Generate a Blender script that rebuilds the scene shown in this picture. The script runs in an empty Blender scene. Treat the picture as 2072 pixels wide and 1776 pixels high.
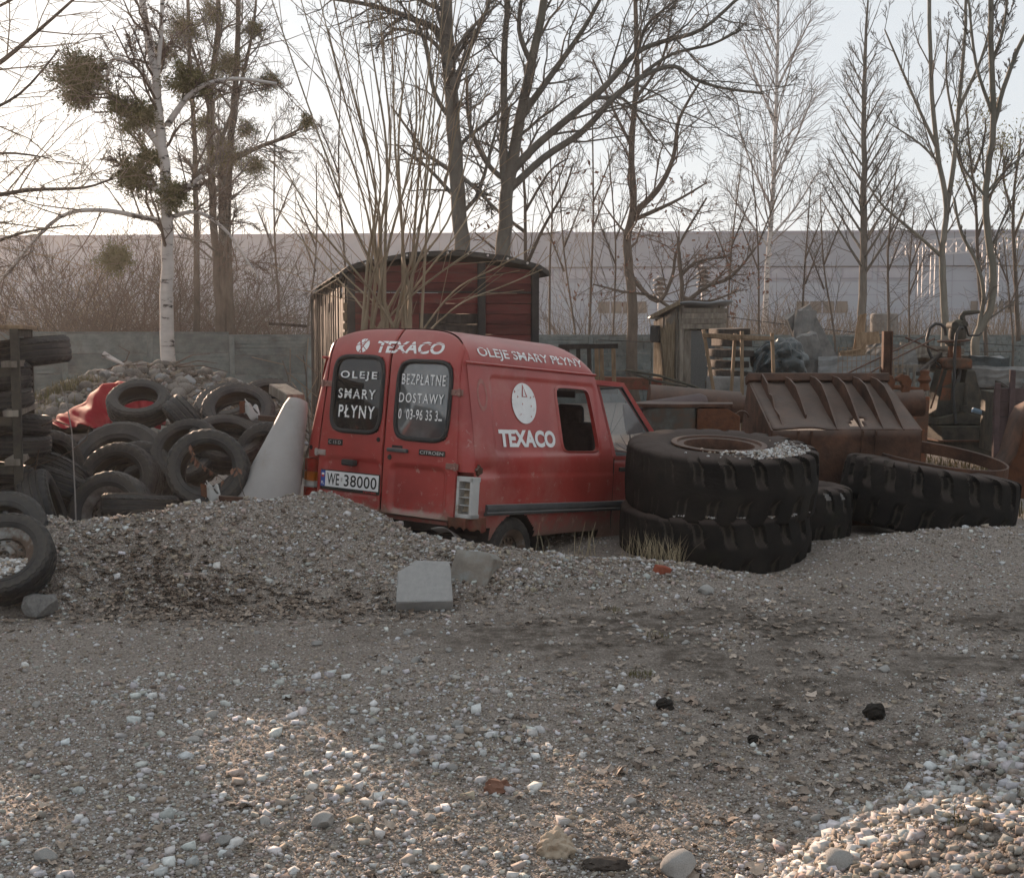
import bpy, bmesh, math, random
import numpy as np
from mathutils import Vector, Matrix, Euler
random.seed(11); RNG = np.random.default_rng(5)
SC = bpy.context.scene; COL = SC.collection
R_ = math.radians
# ---------------------------------------------------------------- camera
EYE = Vector((0, 0, 1.65)); FPX = 2501.0; PITCH = math.atan(208 / FPX)
cam = bpy.data.cameras.new('camera'); cam.sensor_width = 36; cam.lens = 36 * FPX / 2072
cam.clip_end = 3000; cam.clip_start = 0.05
camo = bpy.data.objects.new('camera', cam); COL.objects.link(camo)
camo.location = EYE; camo.rotation_euler = (math.pi / 2 - PITCH, 0, 0); SC.camera = camo
# ---------------------------------------------------------------- light
SUN_AZ, SUN_EL = R_(-26), R_(9.7)          # azimuth from +Y towards +X, low sun behind the trees at the left
w = bpy.data.worlds.new('World'); SC.world = w; w.use_nodes = True
nt = w.node_tree; bg = nt.nodes['Background']
sky = nt.nodes.new('ShaderNodeTexSky'); sky.sky_type = 'NISHITA'; sky.sun_disc = False
sky.sun_elevation = SUN_EL; sky.sun_rotation = SUN_AZ; sky.altitude = 100
sky.air_density = 1.0; sky.dust_density = 1.2; sky.ozone_density = 2.5
hs_ = nt.nodes.new('ShaderNodeHueSaturation'); hs_.inputs['Saturation'].default_value = .6
veil = nt.nodes.new('ShaderNodeMix'); veil.data_type = 'RGBA'; veil.inputs[0].default_value = .85; veil.inputs[7].default_value = (3.86, 4.02, 4.16, 1)   # even veil of thin high cloud
nt.links.new(sky.outputs[0], hs_.inputs['Color']); nt.links.new(hs_.outputs[0], veil.inputs[6]); nt.links.new(veil.outputs[2], bg.inputs[0]); bg.inputs[1].default_value = 0.095
sl = bpy.data.lights.new('sun', 'SUN'); sl.energy = 5.0; sl.angle = R_(0.6); sl.color = (1.0, .70, .50)
so = bpy.data.objects.new('sun', sl); COL.objects.link(so)
sd = Vector((math.sin(SUN_AZ) * math.cos(SUN_EL), math.cos(SUN_AZ) * math.cos(SUN_EL), math.sin(SUN_EL)))
so.rotation_euler = (-sd).to_track_quat('-Z', 'Y').to_euler()
SC.view_settings.view_transform = 'Standard'; SC.view_settings.look = 'None'
SC.view_settings.exposure = 1.1; SC.view_settings.gamma = 1; SC.view_settings.use_curve_mapping = False
SC.render.engine = 'CYCLES'
cy = SC.cycles; cy.max_bounces = 6; cy.diffuse_bounces = 3; cy.glossy_bounces = 3; cy.transparent_max_bounces = 12
cy.use_denoising = True; cy.volume_bounces = 1
# ---------------------------------------------------------------- helpers
def P(px, py, Y):
    """world point seen at (px, py) of the 2072 x 1776 picture, at distance Y along the ground"""
    u = (px - 1036) / FPX; v = (888 - py) / FPX
    c, s = math.cos(PITCH), math.sin(PITCH)
    dy = c + v * s; dz = -s + v * c
    return Vector((u * Y / dy, Y, EYE.z + dz * Y / dy))
def tag(o, label=None, cat=None, group=None, kind=None):
    if label: o['label'] = label
    if cat: o['category'] = cat
    if group: o['group'] = group
    if kind: o['kind'] = kind
    return o
def empty(name, loc=(0, 0, 0), rot=(0, 0, 0), label=None, cat=None, group=None, kind=None):
    o = bpy.data.objects.new(name, None); COL.objects.link(o); o.location = loc; o.rotation_euler = rot
    o.empty_display_size = .1
    return tag(o, label, cat, group, kind)
def link(name, me, parent=None, loc=None, rot=None, scale=None):
    o = bpy.data.objects.new(name, me); COL.objects.link(o)
    if parent: o.parent = parent
    if loc is not None: o.location = loc
    if rot is not None: o.rotation_euler = rot
    if scale is not None: o.scale = scale
    return o
def copy_tree(o, parent=None):
    c = o.copy(); COL.objects.link(c); c.parent = parent
    for ch in list(o.children): copy_tree(ch, c)
    return c
class MB:
    def __init__(s): s.v = []; s.f = []; s.m = []
    def add(s, vs, fs, mi=0):
        b = len(s.v); s.v.extend(tuple(x) for x in vs)
        s.f.extend(tuple(i + b for i in f) for f in fs); s.m.extend([mi] * len(fs)); return s
    def box(s, c, size, M=None, mi=0, jit=0, taper=1):
        c = Vector(c); vs = []
        for x, y, z in ((-1,-1,-1),(1,-1,-1),(1,1,-1),(-1,1,-1),(-1,-1,1),(1,-1,1),(1,1,1),(-1,1,1)):
            t = taper if z > 0 else 1
            p = Vector((x * size[0] / 2 * t, y * size[1] / 2 * t, z * size[2] / 2))
            if jit: p += Vector((random.uniform(-jit, jit), random.uniform(-jit, jit), random.uniform(-jit, jit)))
            vs.append(c + (M @ p if M is not None else p))
        return s.add(vs, [(0,3,2,1),(4,5,6,7),(0,1,5,4),(1,2,6,5),(2,3,7,6),(3,0,4,7)], mi)
    def bar(s, a, b, w, h=None, mi=0, roll=0, jit=0):
        a, b = Vector(a), Vector(b); h = h or w; d = b - a; L = d.length
        return s.box((a + b) / 2, (w, h, L), d.to_track_quat('Z', 'Y').to_matrix() @ Matrix.Rotation(roll, 3, 'Z'), mi, jit)
    def tube(s, pts, rads, n=6, mi=0, cap=True):
        b = len(s.v); k = len(pts)
        if not hasattr(rads, '__len__'): rads = [rads] * k
        pu = None
        for i in range(k):
            a = pts[max(i - 1, 0)]; c = pts[min(i + 1, k - 1)]
            t = Vector(c) - Vector(a)
            if t.length < 1e-9: t = Vector((0, 0, 1))
            t.normalize()
            if pu is None:
                pu = t.orthogonal().normalized()
            else:
                pu = pu - t * pu.dot(t)
                pu = pu.normalized() if pu.length > 1e-6 else t.orthogonal().normalized()
            w_ = t.cross(pu); p = Vector(pts[i]); r = rads[i]
            for j in range(n):
                an = 2 * math.pi * j / n
                s.v.append(tuple(p + pu * (r * math.cos(an)) + w_ * (r * math.sin(an))))
        for i in range(k - 1):
            for j in range(n):
                s.f.append((b + i*n + j, b + i*n + (j+1) % n, b + (i+1)*n + (j+1) % n, b + (i+1)*n + j)); s.m.append(mi)
        if cap:
            s.f.append(tuple(b + j for j in reversed(range(n)))); s.f.append(tuple(b + (k-1)*n + j for j in range(n))); s.m += [mi, mi]
        return s
    def twig(s, pts, r0, r1, n=3, mi=0):
        """cheap tube with one fixed frame"""
        b = len(s.v); k = len(pts); a = pts[0]; c = pts[-1]
        dx, dy, dz = c[0]-a[0], c[1]-a[1], c[2]-a[2]; L = math.sqrt(dx*dx+dy*dy+dz*dz) or 1
        dx /= L; dy /= L; dz /= L
        if abs(dz) < .9: ux, uy, uz = -dy, dx, 0.
        else: ux, uy, uz = 0., -dz, dy
        l = math.sqrt(ux*ux+uy*uy+uz*uz) or 1; ux /= l; uy /= l; uz /= l
        vx, vy, vz = dy*uz-dz*uy, dz*ux-dx*uz, dx*uy-dy*ux
        cs = _CS[n]
        for i, p in enumerate(pts):
            r = r0 + (r1 - r0) * i / (k - 1)
            for (cc, ss) in cs:
                A = r*cc; B = r*ss
                s.v.append((p[0]+ux*A+vx*B, p[1]+uy*A+vy*B, p[2]+uz*A+vz*B))
        for i in range(k - 1):
            q = b + i*n
            for j in range(n):
                jn = (j+1) % n
                s.f.append((q+j, q+jn, q+n+jn, q+n+j)); s.m.append(mi)
    def prism(s, poly, o, ux, uy, depth, mi=0):
        """2-D outline (counter-clockwise) in the frame o, ux, uy pushed along depth"""
        o, ux, uy, depth = Vector(o), Vector(ux), Vector(uy), Vector(depth); n = len(poly)
        a = [o + ux * x + uy * y for x, y in poly]; c = [p + depth for p in a]
        fs = [tuple(reversed(range(n))), tuple(range(n, 2*n))] + [(i, (i+1) % n, n + (i+1) % n, n + i) for i in range(n)]
        return s.add(a + c, fs, mi)
    def grid(s, fn, us, vs, mi=0, wrap=False, skip=None, flip=False):
        b = len(s.v); nu, nv = len(us), len(vs)
        for u in us:
            for v in vs: s.v.append(tuple(fn(u, v)))
        for i in range(nu if wrap else nu - 1):
            i2 = (i + 1) % nu
            for j in range(nv - 1):
                if skip and skip((us[i] + us[i2]) / 2, (vs[j] + vs[j+1]) / 2): continue
                q = (b+i*nv+j, b+i2*nv+j, b+i2*nv+j+1, b+i*nv+j+1)
                s.f.append(q[::-1] if flip else q); s.m.append(mi)
        return s
    def lathe(s, prof, n=32, mi=0, closed=False, M=None, c=(0,0,0), mod=None):
        b = len(s.v); k = len(prof); c = Vector(c)
        for i in range(n):
            a = 2 * math.pi * i / n; ca, sa = math.cos(a), math.sin(a)
            for j, (r, z) in enumerate(prof):
                if mod: r, z = mod(i, j, r, z)
                p = Vector((r * ca, r * sa, z))
                s.v.append(tuple(c + (M @ p if M is not None else p)))
        for i in range(n):
            i2 = (i + 1) % n
            for j in range(k if closed else k - 1):
                j2 = (j + 1) % k
                s.f.append((b+i*k+j, b+i2*k+j, b+i2*k+j2, b+i*k+j2)); s.m.append(mi)
        return s
    def mesh(s, name, mats, smooth=None):
        me = bpy.data.meshes.new(name); me.from_pydata(s.v, [], s.f)
        for m in (mats if isinstance(mats, (list, tuple)) else [mats]): me.materials.append(m)
        if any(s.m): me.polygons.foreach_set('material_index', s.m)
        if smooth is not None:
            me.shade_smooth()
            if smooth < 180: me.set_sharp_from_angle(angle=R_(smooth))
        me.update(); return me
    def build(s, name, mats, parent=None, smooth=None, bevel=0, loc=None, rot=None, seg=2):
        o = link(name, s.mesh(name, mats, smooth), parent, loc, rot)
        if bevel:
            b = o.modifiers.new('edge', 'BEVEL'); b.width = bevel; b.segments = seg; b.limit_method = 'ANGLE'; b.angle_limit = R_(40)
        return o
_CS = {n: [(math.cos(2*math.pi*j/n), math.sin(2*math.pi*j/n)) for j in range(n)] for n in (3, 4, 5, 6, 7, 8)}
def text_mb(txt, width=None, height=None, bold=0.0, sx=1.0, spacing=1.0):
    """flat lettering: (points, faces) with the lower left corner at 0,0 scaled to width and height"""
    cu = bpy.data.curves.new('lettering', 'FONT'); cu.body = txt; cu.size = 1; cu.offset = bold; cu.resolution_u = 4; cu.space_character = spacing
    ob = bpy.data.objects.new('lettering', cu); me = bpy.data.meshes.new_from_object(ob)
    co = np.array([v.co[:2] for v in me.vertices]); fs = [tuple(p.vertices) for p in me.polygons]
    bpy.data.objects.remove(ob); bpy.data.curves.remove(cu); bpy.data.meshes.remove(me)
    mn, mx = co.min(0), co.max(0); co = (co - mn)
    kx = width / (mx - mn)[0] if width else None; ky = height / (mx - mn)[1] if height else None
    kx = kx or ky * sx; ky = ky or kx
    return co * (kx, ky), fs
def slice_text(co, fs, cuts=(), rows=()):
    """cut strips out of flat lettering (peeled vinyl); cuts = (x, y, angle, width), rows = extra horizontal edges"""
    bm = bmesh.new(); vs = [bm.verts.new((x, y, 0)) for x, y in co]
    for f in fs:
        try: bm.faces.new([vs[i] for i in f])
        except ValueError: pass
    for y in rows:
        bmesh.ops.bisect_plane(bm, geom=bm.verts[:] + bm.edges[:] + bm.faces[:], plane_co=(0, y, 0), plane_no=(0, 1, 0))
    for (x, y, a, wd) in cuts:
        n = Vector((-math.sin(a), math.cos(a), 0)); c = Vector((x, y, 0))
        for q in (-.5, .5):
            bmesh.ops.bisect_plane(bm, geom=bm.verts[:] + bm.edges[:] + bm.faces[:], plane_co=c + n * q * wd, plane_no=n)
        dead = [f for f in bm.faces if abs((f.calc_center_median() - c).dot(n)) < wd / 2]
        bmesh.ops.delete(bm, geom=dead, context='FACES')
    bm.verts.index_update()
    co2 = np.array([v.co[:2] for v in bm.verts]); fs2 = [tuple(v.index for v in f.verts) for f in bm.faces]; bm.free()
    return co2, fs2
# ---------------------------------------------------------------- noise for geometry
def _hash(ix, iy, seed):
    n = (ix.astype(np.int64) * 374761393 + iy.astype(np.int64) * 668265263 + seed * 974634777) & 0x7fffffff
    n = ((n ^ (n >> 13)) * 1274126177) & 0x7fffffff
    return ((n ^ (n >> 16)) & 0xffff) / 65535.0
def vnoise(x, y, seed=0):
    x = np.asarray(x, float); y = np.asarray(y, float)
    ix, iy = np.floor(x), np.floor(y); fx, fy = x - ix, y - iy
    fx = fx*fx*(3-2*fx); fy = fy*fy*(3-2*fy)
    a = _hash(ix, iy, seed); b = _hash(ix+1, iy, seed); c = _hash(ix, iy+1, seed); d = _hash(ix+1, iy+1, seed)
    return (a + (b-a)*fx) * (1-fy) + (c + (d-c)*fx) * fy
def fbm(x, y, seed=0, o=3):
    t = 0; a = .5
    for i in range(o): t = t + a * vnoise(np.asarray(x) * 2**i, np.asarray(y) * 2**i, seed + i); a *= .5
    return t
# ---------------------------------------------------------------- materials
def mat(name, cols, rough=.8, scale=6, bump=.0, bscale=None, spec=.3, metal=0, detail=6, ramp=None, vary=0, dust=None, stretch=None, dist=.01, wear=None, wscale=3, wpos=(.55,.65), coat=0):
    m = bpy.data.materials.new(name); m.use_nodes = True; t = m.node_tree; N = t.nodes; L = t.links
    b = N['Principled BSDF']; b.inputs['Roughness'].default_value = rough; b.inputs['Metallic'].default_value = metal
    b.inputs['Specular IOR Level'].default_value = spec; b.inputs['Coat Weight'].default_value = coat
    tc = N.new('ShaderNodeTexCoord'); vec = tc.outputs['Object']
    if vary or stretch:
        mp = N.new('ShaderNodeMapping'); L.new(vec, mp.inputs[0]); vec = mp.outputs[0]
        if stretch: mp.inputs['Scale'].default_value = stretch
    if vary:
        oi = N.new('ShaderNodeObjectInfo'); mu = N.new('ShaderNodeMath'); mu.operation = 'MULTIPLY'; mu.inputs[1].default_value = 37
        L.new(oi.outputs['Random'], mu.inputs[0]); L.new(mu.outputs[0], mp.inputs['Location'])
    no = N.new('ShaderNodeTexNoise'); no.inputs['Scale'].default_value = scale; no.inputs['Detail'].default_value = detail; no.inputs['Roughness'].default_value = .62
    L.new(vec, no.inputs['Vector'])
    cr = N.new('ShaderNodeValToRGB'); L.new(no.outputs[0], cr.inputs[0]); el = cr.color_ramp.elements
    n = len(cols); ps = ramp or [.32 + .36 * i / max(n - 1, 1) for i in range(n)]
    el[0].position = ps[0]; el[0].color = (*cols[0], 1); el[1].position = ps[-1]; el[1].color = (*cols[-1], 1)
    for i in range(1, n - 1):
        e = el.new(ps[i]); e.color = (*cols[i], 1)
    out = cr.outputs[0]
    if wear:
        n2 = N.new('ShaderNodeTexNoise'); n2.inputs['Scale'].default_value = wscale; n2.inputs['Detail'].default_value = 9; n2.inputs['Roughness'].default_value = .7
        L.new(vec, n2.inputs['Vector']); mr = N.new('ShaderNodeMapRange'); mr.inputs[1].default_value = wpos[0]; mr.inputs[2].default_value = wpos[1]
        L.new(n2.outputs[0], mr.inputs[0]); mx = N.new('ShaderNodeMix'); mx.data_type = 'RGBA'
        L.new(mr.outputs[0], mx.inputs[0]); L.new(out, mx.inputs[6]); mx.inputs[7].default_value = (*wear, 1); out = mx.outputs[2]
    if dust:
        g = N.new('ShaderNodeNewGeometry'); sx = N.new('ShaderNodeSeparateXYZ'); L.new(g.outputs['Normal'], sx.inputs[0])
        mr = N.new('ShaderNodeMapRange'); mr.inputs[1].default_value = .15; mr.inputs[2].default_value = 1.0; mr.inputs[4].default_value = dust[1]
        L.new(sx.outputs['Z'], mr.inputs[0]); mx = N.new('ShaderNodeMix'); mx.data_type = 'RGBA'
        L.new(mr.outputs[0], mx.inputs[0]); L.new(out, mx.inputs[6]); mx.inputs[7].default_value = (*dust[0], 1); out = mx.outputs[2]
    if vary:
        hs = N.new('ShaderNodeHueSaturation'); mr = N.new('ShaderNodeMapRange'); mr.inputs[3].default_value = 1 - vary; mr.inputs[4].default_value = 1 + vary
        L.new(oi.outputs['Random'], mr.inputs[0]); L.new(mr.outputs[0], hs.inputs['Value']); L.new(out, hs.inputs['Color']); out = hs.outputs[0]
    L.new(out, b.inputs['Base Color'])
    if bump:
        n3 = N.new('ShaderNodeTexNoise'); n3.inputs['Scale'].default_value = bscale or scale * 4; n3.inputs['Detail'].default_value = 8; n3.inputs['Roughness'].default_value = .65
        L.new(vec, n3.inputs['Vector']); bp = N.new('ShaderNodeBump'); bp.inputs['Strength'].default_value = bump; bp.inputs['Distance'].default_value = dist
        L.new(n3.outputs[0], bp.inputs['Height']); L.new(bp.outputs[0], b.inputs['Normal'])
    return m
def colmat(name, rough=.85, bump=.25, bscale=40, mul=1, trans=0):
    """base colour from the mesh colour attribute 'Col' (one colour per stone, leaf ...) with fine grain"""
    m = bpy.data.materials.new(name); m.use_nodes = True; t = m.node_tree; N = t.nodes; L = t.links; b = N['Principled BSDF']
    b.inputs['Roughness'].default_value = rough; b.inputs['Specular IOR Level'].default_value = .25
    a = N.new('ShaderNodeAttribute'); a.attribute_name = 'Col'
    tc = N.new('ShaderNodeTexCoord'); no = N.new('ShaderNodeTexNoise'); no.inputs['Scale'].default_value = bscale; no.inputs['Detail'].default_value = 5
    L.new(tc.outputs['Object'], no.inputs['Vector'])
    mr = N.new('ShaderNodeMapRange'); mr.inputs[1].default_value = .25; mr.inputs[2].default_value = .75; mr.inputs[3].default_value = .72; mr.inputs[4].default_value = 1.22
    L.new(no.outputs[0], mr.inputs[0]); hs = N.new('ShaderNodeHueSaturation'); L.new(mr.outputs[0], hs.inputs['Value']); L.new(a.outputs['Color'], hs.inputs['Color'])
    L.new(hs.outputs[0], b.inputs['Base Color'])
    if bump:
        bp = N.new('ShaderNodeBump'); bp.inputs['Strength'].default_value = bump; bp.inputs['Distance'].default_value = .01
        L.new(no.outputs[0], bp.inputs['Height']); L.new(bp.outputs[0], b.inputs['Normal'])
    return m
def glassmat(name, col, rough=.06, clear=.0, dirt=(.3,.28,.25), dirtamt=.1):
    m = bpy.data.materials.new(name); m.use_nodes = True; t = m.node_tree; N = t.nodes; L = t.links; b = N['Principled BSDF']
    b.inputs['Base Color'].default_value = (*col, 1); b.inputs['Roughness'].default_value = rough; b.inputs['Specular IOR Level'].default_value = 1.0; b.inputs['IOR'].default_value = 1.6
    b.inputs['Alpha'].default_value = 1 - clear
    tc = N.new('ShaderNodeTexCoord'); no = N.new('ShaderNodeTexNoise'); no.inputs['Scale'].default_value = 5; no.inputs['Detail'].default_value = 8
    L.new(tc.outputs['Object'], no.inputs['Vector']); mr = N.new('ShaderNodeMapRange'); mr.inputs[1].default_value = .35; mr.inputs[2].default_value = .75; mr.inputs[4].default_value = dirtamt
    L.new(no.outputs[0], mr.inputs[0]); mx = N.new('ShaderNodeMix'); mx.data_type = 'RGBA'; L.new(mr.outputs[0], mx.inputs[0])
    mx.inputs[6].default_value = (*col, 1); mx.inputs[7].default_value = (*dirt, 1); L.new(mx.outputs[2], b.inputs['Base Color'])
    return m
M = {}
M['red_paint'] = mat('faded red car paint', [(.23,.022,.020), (.31,.032,.028), (.36,.046,.038)], .40, 2.2, .05, 60, .45, dust=((.30,.19,.16), .35), wear=(.34,.10,.085), wscale=1.5, wpos=(.5,.68), coat=.15)
def mud(m, col, z0, z1):
    """splashed dried mud low on the panels, broken up by its own noise"""
    t = m.node_tree; N = t.nodes; L = t.links; b = N['Principled BSDF']; src = b.inputs['Base Color'].links[0].from_socket
    tc = N.new('ShaderNodeTexCoord'); sp = N.new('ShaderNodeSeparateXYZ'); L.new(tc.outputs['Object'], sp.inputs[0]); mr = N.new('ShaderNodeMapRange'); mr.inputs[1].default_value = z1; mr.inputs[2].default_value = z0; L.new(sp.outputs['Z'], mr.inputs[0])
    n = N.new('ShaderNodeTexNoise'); n.inputs['Scale'].default_value = 11; n.inputs['Detail'].default_value = 9; n.inputs['Roughness'].default_value = .75; L.new(tc.outputs['Object'], n.inputs['Vector'])
    ad = N.new('ShaderNodeMath'); ad.operation = 'MULTIPLY_ADD'; ad.inputs[1].default_value = .55; L.new(mr.outputs[0], ad.inputs[0]); L.new(n.outputs[0], ad.inputs[2])
    m2 = N.new('ShaderNodeMapRange'); m2.inputs[1].default_value = .62 if z0 > 0 else .98; m2.inputs[2].default_value = .92 if z0 > 0 else 1.03; m2.inputs[4].default_value = .75; L.new(ad.outputs[0], m2.inputs[0])
    mx = N.new('ShaderNodeMix'); mx.data_type = 'RGBA'; L.new(m2.outputs[0], mx.inputs[0]); L.new(src, mx.inputs[6]); mx.inputs[7].default_value = (*col, 1); L.new(mx.outputs[2], b.inputs['Base Color'])
mud(M['red_paint'], (.17, .125, .10), .25, .62)
mud(M['red_paint'], (.075, .034, .022), -3.2, 6.2); mud(M['red_paint'], (.40, .22, .19), -2.2, 7.5)
M['door_paint'] = M['red_paint'].copy(); mud(M['door_paint'], (.21, .16, .125), .43, .50)
M['red_rust'] = mat('rusty red metal', [(.16,.03,.025), (.13,.05,.03), (.07,.035,.022)], .8, 9, .5, 40)
M['black_rubber'] = mat('black rubber trim', [(.016,.017,.018), (.026,.027,.028)], .6, 8, .1, 80)
M['grey_plastic'] = mat('weathered grey plastic', [(.05,.053,.056), (.085,.088,.09)], .7, 4, .15, 50, dust=((.2,.19,.18), .4))
M['white_plastic'] = mat('white plastic', [(.36,.36,.355), (.46,.455,.44)], .5, 5, wear=(.22,.18,.14), wscale=9, wpos=(.55,.7))
M['vinyl'] = mat('white vinyl lettering', [(.66,.66,.66), (.76,.76,.76)], .55, 12, wear=(.45,.36,.35), wscale=16, wpos=(.6,.7))
M['dark_steel'] = mat('dark steel', [(.03,.03,.03), (.06,.055,.05)], .6, 10, .2, metal=.4)
M['zinc'] = mat('worn zinc hinge', [(.30,.24,.22), (.42,.40,.38)], .55, 20, .3, metal=.3, wear=(.22,.06,.045), wscale=9)
M['interior'] = mat('dark car interior', [(.012,.012,.013), (.028,.027,.026)], .85, 5)
M['seat_cloth'] = mat('dark seat cloth', [(.014,.014,.016), (.03,.03,.034)], .95, 20)
M['glass_dark'] = glassmat('dark rear window glass', (.008,.009,.010), .04, .0, (.06,.056,.05), .35); M['glass_dark'].node_tree.nodes['Principled BSDF'].inputs['Specular IOR Level'].default_value = .45
M['glass_pale'] = glassmat('dusty rear window glass with sky tint', (.045,.052,.056), .05, .0, (.17,.175,.175), .75)  # right pane: paler colour stands in for the reflected sky, over some grime
M['glass_clear'] = glassmat('car window glass', (.30,.32,.33), .05, .72, (.42,.41,.39), .4)
M['plate_white'] = mat('number plate white', [(.60,.61,.62), (.70,.70,.70)], .4, 8)
M['plate_blue'] = mat('number plate blue', [(.02,.06,.26), (.025,.07,.3)], .4, 8)
M['print_black'] = mat('black print', [(.012,.012,.012), (.02,.02,.02)], .5, 8)
M['print_red'] = mat('red print', [(.4,.03,.03), (.45,.04,.04)], .5, 8)
M['print_white'] = mat('white print', [(.7,.7,.7), (.75,.75,.75)], .5, 8)
M['badge_text'] = mat('grey badge lettering', [(.34,.34,.33), (.44,.44,.43)], .4, 20, metal=.3)
M['lens_red'] = mat('red lamp lens', [(.22,.010,.008), (.30,.02,.012)], .25, 10, spec=.5)
M['lens_orange'] = mat('orange lamp lens', [(.36,.09,.008), (.46,.13,.015)], .25, 10, spec=.5)
M['lens_white'] = mat('clear lamp lens', [(.42,.40,.38), (.5,.49,.47)], .3, 10, spec=.5)
M['tyre'] = mat('weathered tyre rubber', [(.010,.011,.012), (.018,.019,.0195), (.03,.03,.029)], .62, 5, .25, 60, .35, vary=.3, dust=((.09,.082,.072), .32), wear=(.048,.043,.037), wscale=5, wpos=(.5,.7))
M['big_tyre'] = mat('dirty loader tyre rubber', [(.009,.0088,.0085), (.016,.0152,.0142), (.027,.025,.022)], .85, 3, .7, 30, .1, vary=.12, dust=((.10,.078,.068), .7), wear=(.022,.024,.015), wscale=2.3, wpos=(.58,.78))
def grooves(m, col):
    t = m.node_tree; N = t.nodes; L = t.links; b = N['Principled BSDF']; src = b.inputs['Base Color'].links[0].from_socket
    g = N.new('ShaderNodeNewGeometry'); mr = N.new('ShaderNodeMapRange'); mr.inputs[1].default_value = .497; mr.inputs[2].default_value = .47; L.new(g.outputs['Pointiness'], mr.inputs[0])
    mx = N.new('ShaderNodeMix'); mx.data_type = 'RGBA'; L.new(mr.outputs[0], mx.inputs[0]); L.new(src, mx.inputs[6]); mx.inputs[7].default_value = (*col, 1); L.new(mx.outputs[2], b.inputs['Base Color'])
grooves(M['big_tyre'], (.060, .053, .044)); grooves(M['tyre'], (.045, .041, .035))
M['rust'] = mat('rusted steel', [(.042,.026,.020), (.080,.044,.031), (.125,.064,.042)], .85, 5, .6, 40, .15, dust=((.17,.145,.13), .6))
M['rust_orange'] = mat('bright rust', [(.07,.032,.02), (.12,.05,.026), (.075,.036,.024)], .9, 7, .5, 40, .2)
M['rust_purple'] = mat('old purple red oxide', [(.060,.042,.042), (.095,.066,.066), (.06,.04,.036)], .85, 4, .4, 40, .2, dust=((.14,.125,.12), .4))
M['steel_rim'] = mat('rusty steel rim', [(.05,.035,.03), (.10,.085,.075), (.16,.15,.14)], .65, 14, .3, 60, metal=.2)
M['rim_white'] = mat('flaking white rim', [(.26,.28,.28), (.10,.07,.05), (.06,.04,.03)], .7, 7, .3, 60)
M['tarp_red'] = mat('red tarpaulin', [(.18,.009,.015), (.24,.013,.021)], .8, 3, .1, 30, .04)
M['fibre_grey'] = mat('pale grey fibreglass', [(.27,.255,.245), (.34,.325,.315)], .6, 3, .15, 30, wear=(.25,.22,.19), wscale=4, wpos=(.55,.8))
M['concrete'] = mat('grey concrete', [(.11,.11,.105), (.17,.167,.16), (.22,.214,.205)], .92, 7, .5, 60)
M['concrete_pale'] = mat('pale cast concrete', [(.25,.25,.245), (.31,.305,.295)], .9, 25, .35, 130, wear=(.17,.16,.15), wscale=60, wpos=(.63,.68))
M['concrete_green'] = mat('fence concrete', [(.088,.112,.114), (.128,.158,.158), (.17,.198,.196)], .92, 3, .4, 30, vary=.15, wear=(.075,.082,.072), wscale=2, wpos=(.5,.72))
M['stone_block'] = mat('mossy stone block', [(.16,.14,.12), (.23,.20,.17), (.26,.28,.27)], .9, 9, .7, 50, dust=((.26,.29,.28), .6))
M['cobble'] = mat('fieldstone', [(.085,.076,.067), (.13,.118,.105), (.18,.168,.152)], .9, 5, .4, 30, vary=.35, dust=((.17,.162,.15), .35))
M['cobble_pale'] = mat('pale rubble', [(.18,.185,.185), (.26,.265,.265)], .9, 8, .4, 40, vary=.2)
M['wood_grey'] = mat('weathered grey timber', [(.10,.085,.07), (.17,.15,.125), (.24,.215,.18)], .9, 6, .4, 30, stretch=(3,3,.5), vary=.2)
M['wood_warm'] = mat('bare pine timber', [(.13,.09,.058), (.20,.14,.088), (.26,.19,.125)], .85, 8, .3, 40, stretch=(3,3,.5), vary=.15)
M['wood_dark'] = mat('dark rotten timber', [(.022,.018,.015), (.040,.033,.028), (.06,.05,.043)], .92, 6, .5, 30, stretch=(3,3,.6), vary=.25)
M['wood_gold'] = mat('torn bark board', [(.115,.086,.055), (.20,.152,.098), (.27,.22,.155)], .92, 10, .8, 30, stretch=(3,3,.5))
M['wagon_red'] = mat('old red wagon board', [(.060,.017,.016), (.115,.028,.025), (.15,.042,.036)], .85, 3, .4, 50, vary=.28, stretch=(.6,.6,4), wear=(.06,.04,.038), wscale=3, wpos=(.5,.72))
M['wagon_black'] = mat('wagon black iron and shaded planks', [(.022,.021,.021), (.042,.038,.036)], .8, 7, .3)
M['tar_felt'] = mat('tar felt roof', [(.03,.029,.028), (.07,.067,.062)], .95, 5, .6, 40)
M['tar_grit'] = mat('gritty tar paper', [(.07,.075,.075), (.115,.12,.12)], .95, 60, .5, 120)
M['tin_roof'] = mat('grey tin roof', [(.16,.18,.20), (.25,.28,.30)], .55, 4, .2, metal=.3)
M['bag_black'] = mat('black plastic sheet', [(.018,.024,.026), (.05,.065,.068)], .35, 5, .5, 14, .5, dist=.05)
M['orange_paint'] = mat('worn orange machine paint', [(.20,.062,.024), (.10,.05,.03), (.055,.04,.028)], .8, 7, .3, 50)
M['yellow_paint'] = mat('worn yellow machine paint', [(.36,.22,.04), (.42,.28,.06), (.16,.10,.04)], .7, 9, .3)
M['machine_dark'] = mat('oily machine steel', [(.022,.021,.018), (.045,.042,.034), (.07,.058,.042)], .75, 7, .4, 40, dust=((.09,.085,.055), .5))
M['hose'] = mat('black hose', [(.02,.02,.02), (.035,.035,.034)], .5, 9)
M['blue_paint'] = mat('pale blue steel', [(.20,.30,.40), (.28,.38,.47)], .5, 6)
M['clad'] = mat('pale lavender cladding', [(.285,.315,.36), (.315,.345,.39)], .6, .15, stretch=(1,1,1))
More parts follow.
